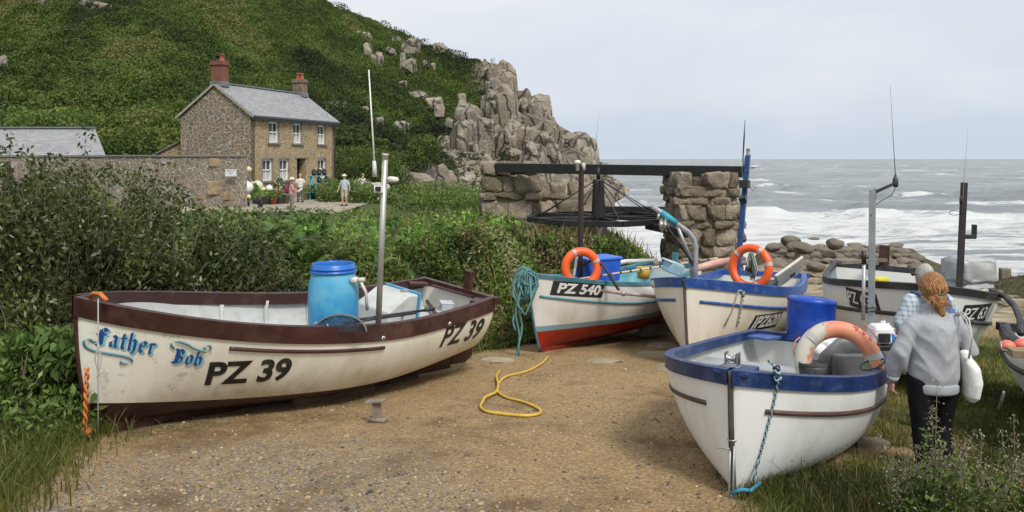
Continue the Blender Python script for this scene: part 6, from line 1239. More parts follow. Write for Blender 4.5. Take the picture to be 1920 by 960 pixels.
mb = MB(); mb.tube([inv @ P(1805, 400, 9.95), inv @ P(1807, 342, 9.95), inv @ P(1815, 242, 9.95)], [.004, .004, .002], 6); mb.build('whip_aerial', flat('aerial_grey2', (.3, .3, .3), .5), mE)
mb = MB(); mb.tube([inv @ (P(1790, 399, 9.95)+Vector((.07*math.cos(a), 0, .03*math.sin(a)))) for a in np.linspace(0, 6.28, 18)[:-1]], .004, 6, closed=True); mb.lathe([(0, -.06), (.02, -.04), (.02, .04), (0, .06)], 8, inv @ P(1802, 376, 9.95)); mb.build('wire_loop', M['black'], mE)
mb = MB(); mb.tube([P(1840, 546, 9.7), P(1860, 545, 9.6), P(1885, 556, 9.3), P(1903, 575, 8.9), P(1913, 600, 8.3), P(1914, 625, 7.8)], .035, 10); worldobj(mb, 'thick_hose', blackr, 'thick black hose arching from the black-railed boat to the boat at the right edge', 'hose')
st_ = thing_world('wrapped_crates', 'stack of crates wrapped in grey polythene behind the dark mast', 'crates', P(1816, 582, 10.9), .2)
plas = pm('grey_polythene', (.4, .41, .41), .24, var=.25, vs=5, bs=9, bstr=.4, bdist=.02)
for z, s_ in ((.2, (.5, .42, .44)), (.58, (.55, .46, .34))):
    V = ICO4[0].copy(); pwr = np.sign(V)*np.abs(V)**.35; V = pwr/np.max(np.abs(pwr)); a = V*3+z*9; V *= (1-.1*np.abs(fbm(a[:, 0]*1.5+a[:, 2], a[:, 1]*1.5-a[:, 2], 4, 9)-.5)*4)[:, None]; V = V*np.array(s_)*.55+np.array((0, 0, z)); np_mesh('wrapped_crate', V, ICO4[1], plas, st_, True)
t_ = thing_world('yellow_container', 'bright yellow plastic container in the black-railed boat', 'container', bE.W(1.9, -.3, .95), .5); mb = MB(); mb.box((0, 0, .06), (.26, .2, .16), taper=(.85, .85)); mb.build('container_body', flat('bright_yellow', (.75, .65, .01), .45), t_, .02); mb = MB(); mb.box((0, 0, -.03), (.3, .24, .03)); mb.build('container_base', M['black'], t_, .01)
for k, (x, y, r) in enumerate(((3.5, .25, .06), (3.35, -.3, .05), (3.6, -.05, .04))):
    pass
mb = MB(); r_ = np.random.default_rng(9)
for k in range(10): mb.tube([bE.W(3.3+r_.uniform(-.2, .2), r_.uniform(-.4, -.1), 1.02+.03*k % .1), bE.W(3.1+r_.uniform(-.2, .2), r_.uniform(-.6, -.2), 1.1), bE.W(2.9, r_.uniform(-.7, -.4), 1.04)], .02, 7)
worldobj(mb, 'black_pipes', blackr, 'tangle of black pipes in the bow of the black-railed boat', 'pipes')
mb = MB(); mb.tube([P(1828, 551, 9.5), P(1850, 545, 9.6)], .03, 10); worldobj(mb, 'pale_pipe', flat('cream_pipe', (.5, .45, .33), .5), 'short cream pipe end beside the dark mast', 'pipe')
# --- boat at the right edge ---
bF = Boat('white boat with black rail and green bottom cut by the right edge', 4.2, 1.75, 1.0, .86, .9, .7, (5.05, 5.2, 6.5), (6.45, 9.1, 6.0), -1.5,
          hull_mat('white_hull_edge', bwhite, (.012, .05, .035), (.28, .0), None, amt=.3, seed=23), pm('dark_inner', (.12, .12, .13), .6, var=.3), .2, blackr, (.035, .07, .07), .38, 3.2, blackr, foot=.3)
bF.strake(.1, 4.0, .27, .028, blackr, -1); bF.strake(.1, 4.0, .27, .028, blackr, 1); bF.thwart(2.0, .7, .3, woodg)
mb = MB(); mb.beam(P(1892, 660, 7.2), P(1990, 664, 7.1), .16, .07); worldobj(mb, 'thwart_board', pm('ochre_board', (.3, .22, .12), .8, var=.3), 'brown board lying across the boat at the right edge', 'board', bevel=.008)
for k, (x, y, lb) in enumerate(((1889, 649, 'salmon pink buoy nearest the rail of the boat at the right edge'), (1917, 646, 'coral buoy cut by the right edge of the frame'))):
    t_ = thing_world('buoy', lb, 'buoy', P(x, y, 7.35)); mb = MB(); mb.ball((0, 0, 0), (.075, .06, .058), 18); mb.build('float_body', flat('coral_float', (.75, .17, .11), .45), t_); mb = MB(); mb.tube([(.07, 0, 0), (.11, 0, .0)], .018, 8); mb.build('neck', flat('coral_neck', (.6, .12, .08), .5), t_)
mb = MB(); mb.tube([P(1876, 640, 7.0), P(1878, 655, 6.95), P(1888, 658, 7.0)], .008, 6); worldobj(mb, 'cleat_hook', M['galv'], 'small bent metal hook on the rail of the right edge boat', 'hook')
mb = MB(); mb.tube([P(1882, 735, 6.6), P(1873, 768, 6.9)], .01, 6); worldobj(mb, 'rope_end', ropegrey, 'thin grey rope hanging under the right edge boat', 'rope')
# chain across the slipway, timber groyne posts
mb = MB(); c0, c1 = P(1500, 548, 20), P(1620, 552, 15)
for k in range(90):
    q = c0.lerp(c1, k/90); q.z = gz(q.x, q.y)+.1; q2 = c0.lerp(c1, (k+.8)/90); q2.z = gz(q2.x, q2.y)+.1; mb.tube([q, q2], .022 if k % 2 else .014, 6)
worldobj(mb, 'chain', pm('rusty_chain', (.05, .04, .035), .8), 'dark chain lying across the stone slipway', 'chain')
for k, x in enumerate((1856, 1884)):
    mb = MB(); p = P(x, 512, 24); mb.box(p-Vector((0, 0, .15)), (.2+.1*k, .2, .6)); worldobj(mb, 'timber_post', woodg, ['dark wooden stump left of its twin on the right bank', 'paler wooden stump right of its twin on the right bank'][k], 'post', bevel=.03)
# yellow hose on the track
hp = [(1028, 674), (1015, 686), (985, 700), (950, 711), (935, 722), (934, 735), (950, 745), (985, 755), (1010, 764), (1011, 775), (985, 779), (940, 775), (912, 771), (901, 760), (910, 748), (930, 738), (934, 726), (931, 714), (938, 702)]
def onpl(x, y):
    D = 2682/(y-442); X = (x-960)/FP*D; return Vector((X, D, gz(X, D)+(float(fbm(X*.6, D*.6, 3, 11))-.5)*.10+(float(fbm(X*3.1, D*3.1, 4, 5))-.5)*.03+.02))
pts = [onpl(a, b_) for a, b_ in hp]; dense = []
for i in range(len(pts)-1):
    p0, p1, p2, p3 = pts[max(i-1, 0)], pts[i], pts[i+1], pts[min(i+2, len(pts)-1)]
    for k in range(6): t = k/6; dense.append(.5*((2*p1)+(p2-p0)*t+(2*p0-5*p1+4*p2-p3)*t*t+(3*p1-p0-3*p2+p3)*t**3))
for i, v in enumerate(dense):
    if i > 82: v.z += .02
mb = MB(); mb.tube(dense, .016, 8); worldobj(mb, 'yellow_hose', pm('yellow_hose', (.62, .4, .06), .5, var=.15), 'yellow hose lying in a loop on the sandy track', 'hose')
# cradle blocks under the PZ 540 boat
for k, (x, y_, lb) in enumerate(((1.3, .2, 'grey timber blocks under the stern of the red-bottomed boat'),)):
    q = bB.W(x, y_, 0); g_ = gz(q.x, q.y); mb = MB(); mb.beam(bB.W(x-.5, .55-k*.3, 0), bB.W(x+.5, .35-k*.3, -.02), .16, .2); worldobj(mb, 'keel_block', woodg if k == 0 else maroon, lb, 'timber', bevel=.01)
# ---------------- far yard: floats, pots, plants, stand, mast ----------------
def ball_thing(name, px_, py__, D, r, mat, label, cat, group):
    t_ = MB(); t_.ball((0, 0, 0), r, 18); t_.tube([(0, 0, r*.95), (0, 0, r*1.12)], r*.18, 8, 0); o = t_.build(name, mat, None); o.location = P(px_, py__, D); return tag(o, label, cat, group)
wf = flat('white_float', (.78, .78, .74), .4); yf = flat('yellow_cream_float', (.62, .6, .3), .5)
gF = 'old fishing floats in front of the cottage'
for (x, y, D, r, m_, lb) in ((463, 352, 43.5, .36, wf, 'large white float at the foot of the wall corner'), (483, 349, 45, .33, flat('greenish_float', (.55, .6, .42), .5), 'pale greenish float behind the leafy pot'), (505, 354, 44.5, .22, wf, 'middle-sized white float among the pots'), (494, 356, 44.8, .16, yf, 'small cream float between two larger ones'),
                            (517, 361, 44, .2, flat('red_float', (.6, .12, .06), .5), 'red float among the terracotta pots'), (466, 318, 44.8, .18, yf, 'cream float hanging on the cottage corner'), (461, 321, 44.8, .12, yf, 'smaller cream float hanging beside the first on the corner'), (466, 369, 41.5, .13, yf, 'small round float on a short post by the path'), (473, 343, 45, .1, flat('peach_float', (.6, .4, .25), .5), 'small peach float above the big white one')):
    ball_thing('fishing_float', x, y, D, r, m_, lb, 'float', gF)
def pot(px_, D, r, h, mat, label, leafm='leafA', leaves=260, lh=.5, fl=None, zoff=0):
    c = G0(px_, D); c.z += zoff+.02; root = empty('plant_pot', c, label=label, cat='plant pot', group='potted plants along the cottage front'); mb = MB(); mb.lathe([(0, 0), (r*.75, 0), (r, h), (r*1.08, h), (r*1.08, h*.88), (r*.9, h*.93), (0, h*.93)], 16); mb.build('pot', mat, root)
    d = rand_dirs(leaves, .5)*np.array((r*1.7, r*1.7, lh)); d[:, 2] = np.abs(d[:, 2])+h*.9; leaf_cloud('foliage', d, rng.uniform(.07, .16, leaves), rng.random(leaves), M[leafm], .6, .5, root)
    if fl is not None: k = leaves//4; leaf_cloud('flowers', d[:k]*np.array((1.05, 1.05, 1.05)), .07, np.ones(k), fl, .9, .5, root)
terr = terra; gp = flat('grey_pot', (.1, .13, .15), .6); wfl = flat('white_petals', (.7, .7, .68), .6); rfl = flat('red_petals', (.55, .03, .03), .6)
pot(478, 43.8, .16, .3, gp, 'bushy plant in a hidden tub beside the big white float', 'leafB', 500, .9); pot(500, 43.4, .3, .5, gp, 'grey square-looking tub in front of the cottage', 'leafB', 260, .35); pot(513, 43.3, .2, .36, terr, 'small terracotta pot right of the grey tub', 'leafA', 160, .3)
pot(524, 43.8, .24, .42, gp, 'dark pot with white-flowered plant under the second window', 'leafA', 700, 1.1, wfl); pot(536, 44.2, .24, .4, flat('ochre_pot', (.3, .22, .1), .7), 'ochre pot behind the man in pink', 'leafA', 200, .4); pot(571, 48, .25, .5, flat('pale_pot', (.38, .36, .28), .7), 'pale tall pot right of the doorway', 'leafB', 200, .4, rfl)
pot(580, 48.5, .3, .6, M['black'], 'black tub right of the pale pot', 'leafA', 200, .35); pot(590, 49, .28, .5, M['black'], 'black tub under the turquoise plant stand', 'leafB', 200, .4, rfl)
cy = flat('turquoise_paint', (.06, .42, .46), .5); c = G0(605, 48.6); ps = empty('plant_stand', c, (0, 0, R(60)), 'turquoise stepped plant stand with pots by the right window', 'plant stand')
mb = MB()
for z, y in ((.55, -.3), (1.05, .0), (1.5, .3)): mb.box((0, y, z), (1.5, .28, .05))
mb.build('shelf', cy, ps, .005)
for sg in (-1, 1):
    mb = MB(); mb.beam((sg*.66, -.55, 0), (sg*.66, .4, 1.55), .07, .07); mb.beam((sg*.66, .45, 0), (sg*.66, .4, 1.55), .07, .07); mb.beam((sg*.66, -.3, .5), (sg*.66, .4, .5), .05, .05); mb.build('trestle_leg', cy, ps)
for k in range(5):
    x, y, z = ((-.45, .3, 1.53), (.0, .3, 1.53), (.45, .3, 1.53), (-.3, 0, 1.08), (.35, 0, 1.08))[k]; q = ps.matrix_world; root = empty('plant_pot', Vector(c)+Matrix.Rotation(R(60), 3, 'Z') @ Vector((x, y, z)), label=['left black pot on the top shelf of the turquoise stand', 'middle black pot on the top shelf of the turquoise stand', 'right black pot on the top shelf of the turquoise stand', 'left pot with red flowers on the middle turquoise shelf', 'right leafy pot on the middle turquoise shelf'][k], cat='plant pot', group='potted plants along the cottage front')
    mb = MB(); mb.lathe([(0, 0), (.13, 0), (.17, .3), (.15, .28), (0, .26)], 12); mb.build('pot', M['black'], root); d = np.abs(rand_dirs(60))*np.array((.2, .2, .15))-np.array((.1, .1, -.28)); leaf_cloud('foliage', d, .09, rng.random(60), M['leafB'] if k > 2 else M['dry'], .6, .5, root)
wp = empty('flagpole', P(703, 325, 56), label='tall thin white pole aerial standing right of the cottage', cat='pole'); mb = MB(); t_ = P(691.5, 131, 56)-P(703, 325, 56); mb.tube([(0, 0, 0), t_], [.07, .045], 8); mb.build('shaft', M['white'], wp)
mb = MB(); mb.tube([(0, 0, -.25), (-.06, 0, .9)], [.2, .13], 10); mb.build('pole_base', flat('base_white', (.6, .63, .58), .6), wp)
for (x, y, wpx, hpx, D, lb) in ((690, 350, 34, 20, 52, 'brown rounded boulder behind the person in white at the yard edge'), (712, 353, 36, 20, 53, 'pale rounded boulder below the white pole'), (672, 345, 24, 14, 53, 'low boulder between the man in the hat and the person in white')):
    q = D/FP; V = rock(6, (.7, .9), .04, ICO4, 77+x)*np.array((wpx*q*.56, wpx*q*.5, hpx*q*.6)); ob = np_mesh('boulder', V, ICO4[1], M['granite_small'], None, True); ob.location = P(x, y, D); tag(ob, lb, 'boulder', 'boulders at the edge of the yard')
t_ = empty('brick_trough', P(12, 141, 92), label='low terracotta trough filled with pale stones at the far left', cat='trough'); mb = MB()
for k in range(2): mb.box((-2+2.2*k, 0, 0), (2.0, .8, .8))
mb.build('trough_wall', terra, t_, .05); its = MB()
for k in range(12): its.ball((-2.8+.35*k, -.1, .5+.2*rng.random()), (.3, .3, .26), 8)
its.build('stones', flat('pale_stone', (.45, .38, .3), .9), t_)
its = MB(); p = G0(458, 41); 
mb = MB(); mb.tube([Vector((0, 0, -.1)), Vector((0, 0, .45))], .06, 8); o = mb.build('short_post', M['darkwood'], None); o.location = G0(466, 41.5); tag(o, 'short dark post carrying a small float by the path', 'post')
mb = MB(); mb.ball((0, 0, .42), (.18, .12, .2), 12); mb.tube([(0, 0, -.3), (0, 0, .3)], .06, 8); mb.ball((.14, 0, .25), (.1, .1, .2), 10); o = mb.build('iron_ornament', M['darkwood'], None); o.location = G0(485, 40); tag(o, 'dark iron winch-like ornament at the front of the yard', 'ornament')
# ---------------- people ----------------
def limb(mb, pts, rad, n=14):
    mb.tube(pts, rad, n); 
    for p, r in ((pts[0], rad[0]), (pts[-1], rad[-1])): r = r if isinstance(r, tuple) else (r, r); mb.ball(p, (max(r)*.98, max(r)*.9, max(r)*.95), 12)
def fuse(name, mb, mat, parent, vox, sm=3, fold=0, seed=0):
    me = mb.build('tmp', [mat], mesh_only=True); o = link('tmp', me); md_ = o.modifiers.new('r', 'REMESH'); md_.mode = 'VOXEL'; md_.voxel_size = vox; md_.use_smooth_shade = True
    if sm: s_ = o.modifiers.new('s', 'SMOOTH'); s_.iterations = sm; s_.factor = .5
    bpy.context.view_layer.update(); m2 = bpy.data.meshes.new_from_object(o.evaluated_get(bpy.context.evaluated_depsgraph_get())); bpy.data.objects.remove(o)
    m2.name = name; n = len(m2.vertices); co = np.empty(n*3, np.float32); m2.vertices.foreach_get('co', co); co = co.reshape(-1, 3)
    if fold:
        nn = np.empty(n*3, np.float32); m2.vertices.foreach_get('normal', nn); nn = nn.reshape(-1, 3); f = fbm(co[:, 0]*7+co[:, 1]*5+seed, co[:, 2]*9+co[:, 0]*6, 3, 9)-.5
        f2 = ridge(fbm(co[:, 0]*3+seed+co[:, 1]*5+co[:, 2]*1.5, co[:, 2]*4.5-np.abs(co[:, 0])*7, 2, 29))**2-.45; co += nn*((f*.3+f2*.8)*(smooth(.79, .92, co[:, 2]) if name == 'sweatshirt' else 1))[:, None]*fold; m2.vertices.foreach_set('co', co.ravel())
    m2.materials.clear(); m2.materials.append(mat); m2.polygons.foreach_set('use_smooth', [True]*len(m2.polygons)); m2.update(); return link(name, m2, parent)
def head(mb, c, s=1, d=(0, 1, 0)):
    c = Vector(c); mb.ball(c, (.074*s, .092*s, .108*s), 20); mb.ball(c+Vector((0, .03*s, -.055*s)), (.055*s, .06*s, .058*s), 16)
    mb.ball(c+Vector((0, .098*s, -.012*s)), (.012*s, .02*s, .022*s), 10); 
    for sg in (-1, 1): mb.ball(c+Vector((sg*.076*s, -.0*s, -.01*s)), (.011*s, .02*s, .032*s), 10)
    mb.ball(c+Vector((0, .088*s, -.055*s)), (.022*s, .012*s, .007*s), 8)
def face(parent, c, s=1):
    mb = MB()
    for sg in (-1, 1): mb.ball((c[0]+sg*.03*s, c[1]+.083*s, c[2]+.008*s), (.012*s, .009*s, .008*s), 8)
    mb.build('eyes', M['black'], parent)
def hand(mb, w_, d, palmn, s=1, curl=.9):
    # palm and five separate curled fingers
    w_ = Vector(w_); d = Vector(d).normalized(); pn = Vector(palmn).normalized(); sd_ = d.cross(pn).normalized(); c = w_+d*.05*s
    mb.tube([w_-d*.01, w_+d*.03*s, w_+d*.085*s], [(.026*s, .018*s), (.038*s, .017*s), (.04*s, .014*s)] if abs(frame(d)[0].dot(sd_)) > .7 else [(.018*s, .026*s), (.017*s, .038*s), (.014*s, .04*s)], 12)
    for k in range(4):
        o = (k-1.5)*.019*s; L = (.068, .078, .073, .056)[k]*s; p = w_+d*.083*s+sd_*o; pts = [p-d*.01]; dd = d.copy()
        for j, f in enumerate((.45, .32, .23)):
            dd = (dd*math.cos(curl*.7)+pn*math.sin(curl*.7)).normalized(); pts.append(pts[-1]+dd*L*f)
        mb.tube(pts, [.0088*s, .0085*s, .0078*s, .0066*s], 8)
    p = w_+d*.025*s-sd_*.033*s; mb.tube([p, p+(d*.6-sd_*.7+pn*.3).normalized()*.035*s, p+(d*.9-sd_*.5+pn*.8).normalized()*.065*s], [.012*s, .0105*s, .0085*s], 8)
# --- woman in the grey sweatshirt (seen from behind, facing down the slipway) ---
wx, wy = 3.27, 6.0; wz = 5.46
wom = empty('person', (wx, wy, wz), (0, 0, 0), 'person with ginger bun in a grey sweatshirt walking away behind the foremost boat', 'person')
mb = MB()
hipz, kz, az_ = .84, .45, .08
limb(mb, [(-.095, 0, hipz), (-.10, -.02, kz), (-.10, -.06, az_)], [.074, .052, .037]); limb(mb, [(.095, 0, hipz), (.10, .07, kz), (.105, .02, az_)], [.074, .052, .037])
mb.tube([(-.10, -.09, .04), (-.105, .02, .04), (-.11, .12, .03)], [.035, .04, .028], 10); mb.tube([(.105, -.01, .04), (.11, .1, .04), (.115, .2, .03)], [.035, .04, .028], 10)
mb.tube([(0, 0, .80), (0, .0, .92), (0, .0, 1.05), (0, 0, 1.2), (0, -.005, 1.31), (0, 0, 1.36)], [(.13, .1), (.15, .105), (.13, .1), (.14, .1), (.13, .08), (.055, .055)], 20)
mb.tube([(0, 0, 1.33), (0, .015, 1.43)], [.052, .048], 12)
head(mb, (-.005, .03, 1.52), 1.0)
Ls, Rs = Vector((-.16, 0, 1.275)), Vector((.16, 0, 1.275)); Le, Re = Vector((-.272, -.02, 1.03)), Vector((.28, -.0, 1.05)); Lw, Rw = Vector((-.292, .06, .81)), Vector((.18, .2, 1.0))
limb(mb, [Ls, Le, Lw], [.042, .036, .026]); limb(mb, [Rs, Re, Rw], [.042, .036, .026]); hand(mb, Lw-Vector((0, 0, .01)), (-.05, .1, -1), (.9, .3, .1), .95, .85); hand(mb, Rw, (-.8, .3, .1), (0, -.5, -.5), .95, .9)
fuse('body', mb, M['skin'], wom, .0055, 1); face(wom, (-.005, .03, 1.52))
fleece = pm('grey_marl_fleece', (.37, .385, .41), .95, var=.12, vs=30, bs=240, bstr=.35, bdist=.004, dirt=(.42, .45, .5), dirtamt=.5, ds=45, spec=.2)
mb = MB(); mb.tube([(0, 0, .765), (0, .0, .80), (0, -.005, .87), (0, -.01, 1.0), (0, -.01, 1.15), (0, -.01, 1.24), (0, -.0, 1.31), (0, .005, 1.36), (0, .01, 1.40)], [(.168, .13), (.178, .138), (.19, .147), (.184, .145), (.178, .14), (.168, .125), (.125, .095), (.078, .072), (.062, .06)], 24)
for s_, e_, w__ in ((Ls, Le, Lw), (Rs, Re, Rw)):
    m1 = s_.lerp(e_, .5); m2_ = e_.lerp(w__, .45); m3 = e_.lerp(w__, .85)
    limb(mb, [s_+Vector((-.02 if s_.x > 0 else .02, 0, -.012)), s_.lerp(e_, .3), m1, e_, m2_, m3], [.066, .062, .057, .06, .062, .043])
sw = fuse('sweatshirt', mb, fleece, wom, .011, 5, .03, 3)
mb = MB(); mb.tube([(0, 0, .735), (0, 0, .75), (0, 0, .80), (0, 0, .825)], [(.176, .138), (.183, .145), (.187, .148), (.178, .14)], 40); mb.tube([(0, .01, 1.385), (0, .012, 1.405)], [(.064, .06), (.061, .057)], 30)
for e_, w__ in ((Le, Lw), (Re, Rw)): mb.tube([e_.lerp(w__, .82), e_.lerp(w__, 1.03)], [.047, .04], 20)
mb.build('ribbed_band', fleece, sw)
blkl = pm('black_leggings', (.008, .008, .01), .8, var=.2, spec=.2); mb = MB()
limb(mb, [(-.095, 0, hipz), (-.10, -.02, kz), (-.10, -.06, .1)], [.112, .075, .055]); limb(mb, [(.095, 0, hipz), (.10, .07, kz), (.105, .02, .1)], [.112, .075, .055]); mb.tube([(0, 0, .75), (0, 0, .86), (0, 0, .98)], [(.16, .125), (.17, .132), (.16, .13)], 20); fuse('leggings', mb, blkl, wom, .012, 3, .006, 5)
mb = MB(); mb.tube([(-.10, -.1, .05), (-.105, .02, .05), (-.11, .14, .035)], [.045, .048, .035], 12); mb.tube([(.105, -.02, .05), (.11, .1, .05), (.115, .22, .035)], [.045, .048, .035], 12); mb.tube([(-.1, -.07, .06), (-.1, -.06, .15)], .05, 12); mb.tube([(.105, .0, .06), (.105, .015, .15)], .05, 12); mb.build('shoes', flat('maroon_boots', (.09, .03, .03), .7), wom)
# hair: cap, messy bun strands
mb = MB(); hc = Vector((-.005, .02, 1.535)); mb.ball(hc+Vector((0, -.018, .012)), (.088, .098, .105), 24); mb.ball(hc+Vector((0, -.075, -.055)), (.052, .045, .05), 16); mb.ball(hc+Vector((.012, -.085, -.105)), (.038, .034, .05), 12); mb.tube([hc+Vector((.01, -.085, -.12)), hc+Vector((.03, -.09, -.19)), hc+Vector((.02, -.08, -.215))], [.026, .018, .006], 8)
mb.ball(hc+Vector((-.03, -.085, -.07)), (.03, .025, .03), 10); mb.ball(hc+Vector((.04, -.08, -.07)), (.03, .025, .032), 10)
hr = fuse('hair', mb, M['hair_red'], wom, .007, 1, .03, 8)
r_ = np.random.default_rng(2); mb = MB()
for k in range(150):
    a = r_.uniform(-1.5, 1.5); e = r_.uniform(.1, 1.45); p = hc+Vector((0, -.018, .012)); s0 = Vector((math.sin(a)*math.cos(e)*.092, -math.cos(a)*math.cos(e)*.101, math.sin(e)*.11)); m_ = p+s0*1.03; e1 = hc+Vector((r_.uniform(-.04, .04), -.1, -.05+r_.uniform(-.05, .03))); mid = m_.lerp(e1, .55)+Vector((s0.x*.25, -.02, .01)); mb.tube([m_, mid, e1], [.0022, .0035, .002], 4)
for k in range(60):
    p = hc+Vector((r_.uniform(-.04, .05), -.1, -.07)); mb.tube([p, p+Vector((r_.uniform(-.05, .05), r_.uniform(-.03, 0), r_.uniform(-.06, .02))), p+Vector((r_.uniform(-.04, .05), -.01, r_.uniform(-.13, -.03)))], [.003, .003, .0012], 4)
mb.build('hair_strands', pm('ginger_strands', (.45, .23, .09), .5, var=.5, vs=40), hr)
mb = MB(); mb.tube([hc+Vector((-.04, -.1, -.04)), hc+Vector((0, -.125, -.03)), hc+Vector((.045, -.1, -.045))], .008, 8); mb.build('hair_tie', flat('green_tie', (.04, .16, .08), .6), hr)
tote = empty('tote_bag', (wx+.25, wy-.06, wz+.66), label='plain white cotton tote bag hanging behind the elbow of the ginger-haired person', cat='bag')
cot = pm('white_cotton', (.7, .69, .66), .9, var=.08, bs=30, bstr=.4, bdist=.01)
mb = MB(); mb.tube([(-.0, 0, .02), (.0, 0, .06), (.01, 0, .16), (0, 0, .26), (-.03, 0, .33), (-.05, 0, .4)], [(.03, .05), (.055, .085), (.062, .095), (.055, .08), (.04, .05), (.025, .02)], 18); b2_ = MB(); b2_.v = [(y_ if False else x, y, z) for x, y, z in mb.v]; fuse('bag_body', mb, cot, tote, .008, 2, .02, 4)
mb = MB()
for dx in (0, .025): mb.tube([(-.05+dx*.2, -.06, .36), (-.06, -.13, .52), (-.085+dx, -.085, .66), (-.09+dx, .0, .70), (-.07+dx, .1, .64)], [(.004, .012)]*5, 8)
mb.build('bag_strap', cot, tote)
# --- man in front of her ---
mx_, my_ = 4.25, 7.9; mz = 5.18
man = empty('person', (mx_, my_, mz), (0, 0, R(6)), 'grey-haired person in a pale checked shirt wearing sunglasses', 'person')
mb = MB(); limb(mb, [(-.1, 0, .9), (-.14, -.1, .5), (-.17, -.16, .09)], [.09, .06, .04]); limb(mb, [(.1, 0, .9), (.1, .1, .5), (.1, .14, .09)], [.09, .06, .04]); mb.tube([(-.17, -.2, .04), (-.17, -.03, .04)], [.04, .035], 10); mb.tube([(.1, .1, .04), (.1, .28, .04)], [.04, .035], 10)
mb.tube([(0, 0, .85), (0, 0, 1.0), (0, 0, 1.2), (0, 0, 1.38), (0, 0, 1.45)], [(.16, .12), (.16, .12), (.18, .13), (.18, .11), (.07, .07)], 20); mb.tube([(0, 0, 1.4), (-.01, .02, 1.53)], [.058, .055], 12); head(mb, (-.02, .04, 1.615), 1.04)
for s_, e_, w__ in (((-.19, 0, 1.37), (-.29, .0, 1.12), (-.26, .12, .92)), ((.19, 0, 1.37), (.3, .0, 1.12), (.26, .14, .95))): limb(mb, [s_, e_, w__], [.055, .042, .03]); hand(mb, w__, (0, .3, -1), (.9 if w__[0] < 0 else -.9, .2, 0), 1, .7)
fuse('body', mb, M['skin'], man, .0065, 1); face(man, (-.02, .04, 1.615))
def plaid():
    m, t, b = newmat('checked_shirt'); v = coords(t); s1 = N(t, 'ShaderNodeSeparateXYZ'); t.links.new(v, s1.inputs[0]); c = None
    def stripes(o, w_, k): return mth(t, 'LESS_THAN', mth(t, 'FRACT', mth(t, 'MULTIPLY', o, k)), w_)
    a = mth(t, 'ADD', stripes(s1.outputs[0], .35, 22), stripes(s1.outputs[2], .35, 22)); c = ramp(t, mth(t, 'MULTIPLY', a, .5), [(0, (.5, .56, .58)), (.5, (.36, .44, .5)), (1, (.2, .3, .38))]); t.links.new(c, b.inputs['Base Color']); b.inputs['Roughness'].default_value = .9; return m
mb = MB(); mb.tube([(0, 0, .82), (0, 0, 1.0), (0, 0, 1.2), (0, 0, 1.36), (0, 0, 1.44), (0, 0, 1.5)], [(.2, .15), (.2, .15), (.21, .155), (.2, .13), (.12, .1), (.07, .07)], 24)
for s_, e_ in (((-.18, 0, 1.36), (-.285, .0, 1.14)), ((.18, 0, 1.36), (.29, .0, 1.14))): limb(mb, [s_, e_], [.085, .08]); mb.ball((s_[0], s_[1], s_[2]-.01), (.088, .09, .078), 14)
fuse('shirt', mb, plaid(), man, .011, 3, .014, 6)
jean = pm('pale_jeans', (.16, .24, .33), .9, var=.4, vs=6); mb = MB(); limb(mb, [(-.1, 0, .9), (-.14, -.1, .5), (-.17, -.16, .1)], [.105, .078, .062]); limb(mb, [(.1, 0, .9), (.1, .1, .5), (.1, .14, .1)], [.105, .078, .062]); mb.tube([(0, 0, .82), (0, 0, .98)], [(.19, .14), (.17, .13)], 20); fuse('jeans', mb, jean, man, .012, 3, .01, 7)
mb = MB(); mb.tube([(-.17, -.22, .045), (-.17, .0, .045)], .048, 12); mb.tube([(.1, .08, .045), (.1, .3, .045)], .048, 12); mb.build('shoes', flat('dark_shoes', (.05, .06, .09), .7), man)
mb = MB(); mb.ball((-.02, .015, 1.645), (.088, .098, .098), 20); mb.ball((-.02, -.02, 1.59), (.08, .07, .06), 14); fuse('hair', mb, M['hair_grey'], man, .009, 1, .02, 9)
mb = MB(); mb.tube([(-.105, .0, 1.625), (-.105, .06, 1.63), (-.09, .12, 1.63), (.05, .125, 1.63), (.065, .0, 1.625)], .006, 6); mb.ball((-.09, .115, 1.62), (.018, .02, .018), 10); mb.ball((.05, .115, 1.62), (.018, .02, .018), 10); mb.build('sunglasses', M['black'], man)
rs = empty('rucksack', (mx_, my_, mz), (0, 0, R(6)), 'blue rucksack on the back of the grey-haired person', 'rucksack'); rbl = pm('blue_nylon', (.05, .11, .24), .7, var=.3)
mb = MB(); mb.tube([(0, -.21, .95), (0, -.23, 1.1), (0, -.22, 1.25), (0, -.18, 1.36)], [(.15, .09), (.17, .11), (.16, .1), (.11, .05)], 20); mb.build('pack_body', rbl, rs)
for sg in (-1, 1):
    mb = MB(); mb.tube([(sg*.1, -.17, 1.36), (sg*.12, -.08, 1.45), (sg*.13, .04, 1.455), (sg*.14, .15, 1.36), (sg*.16, .17, 1.2)], [(.03, .012)]*5, 10); mb.build('shoulder_strap', rbl, rs)
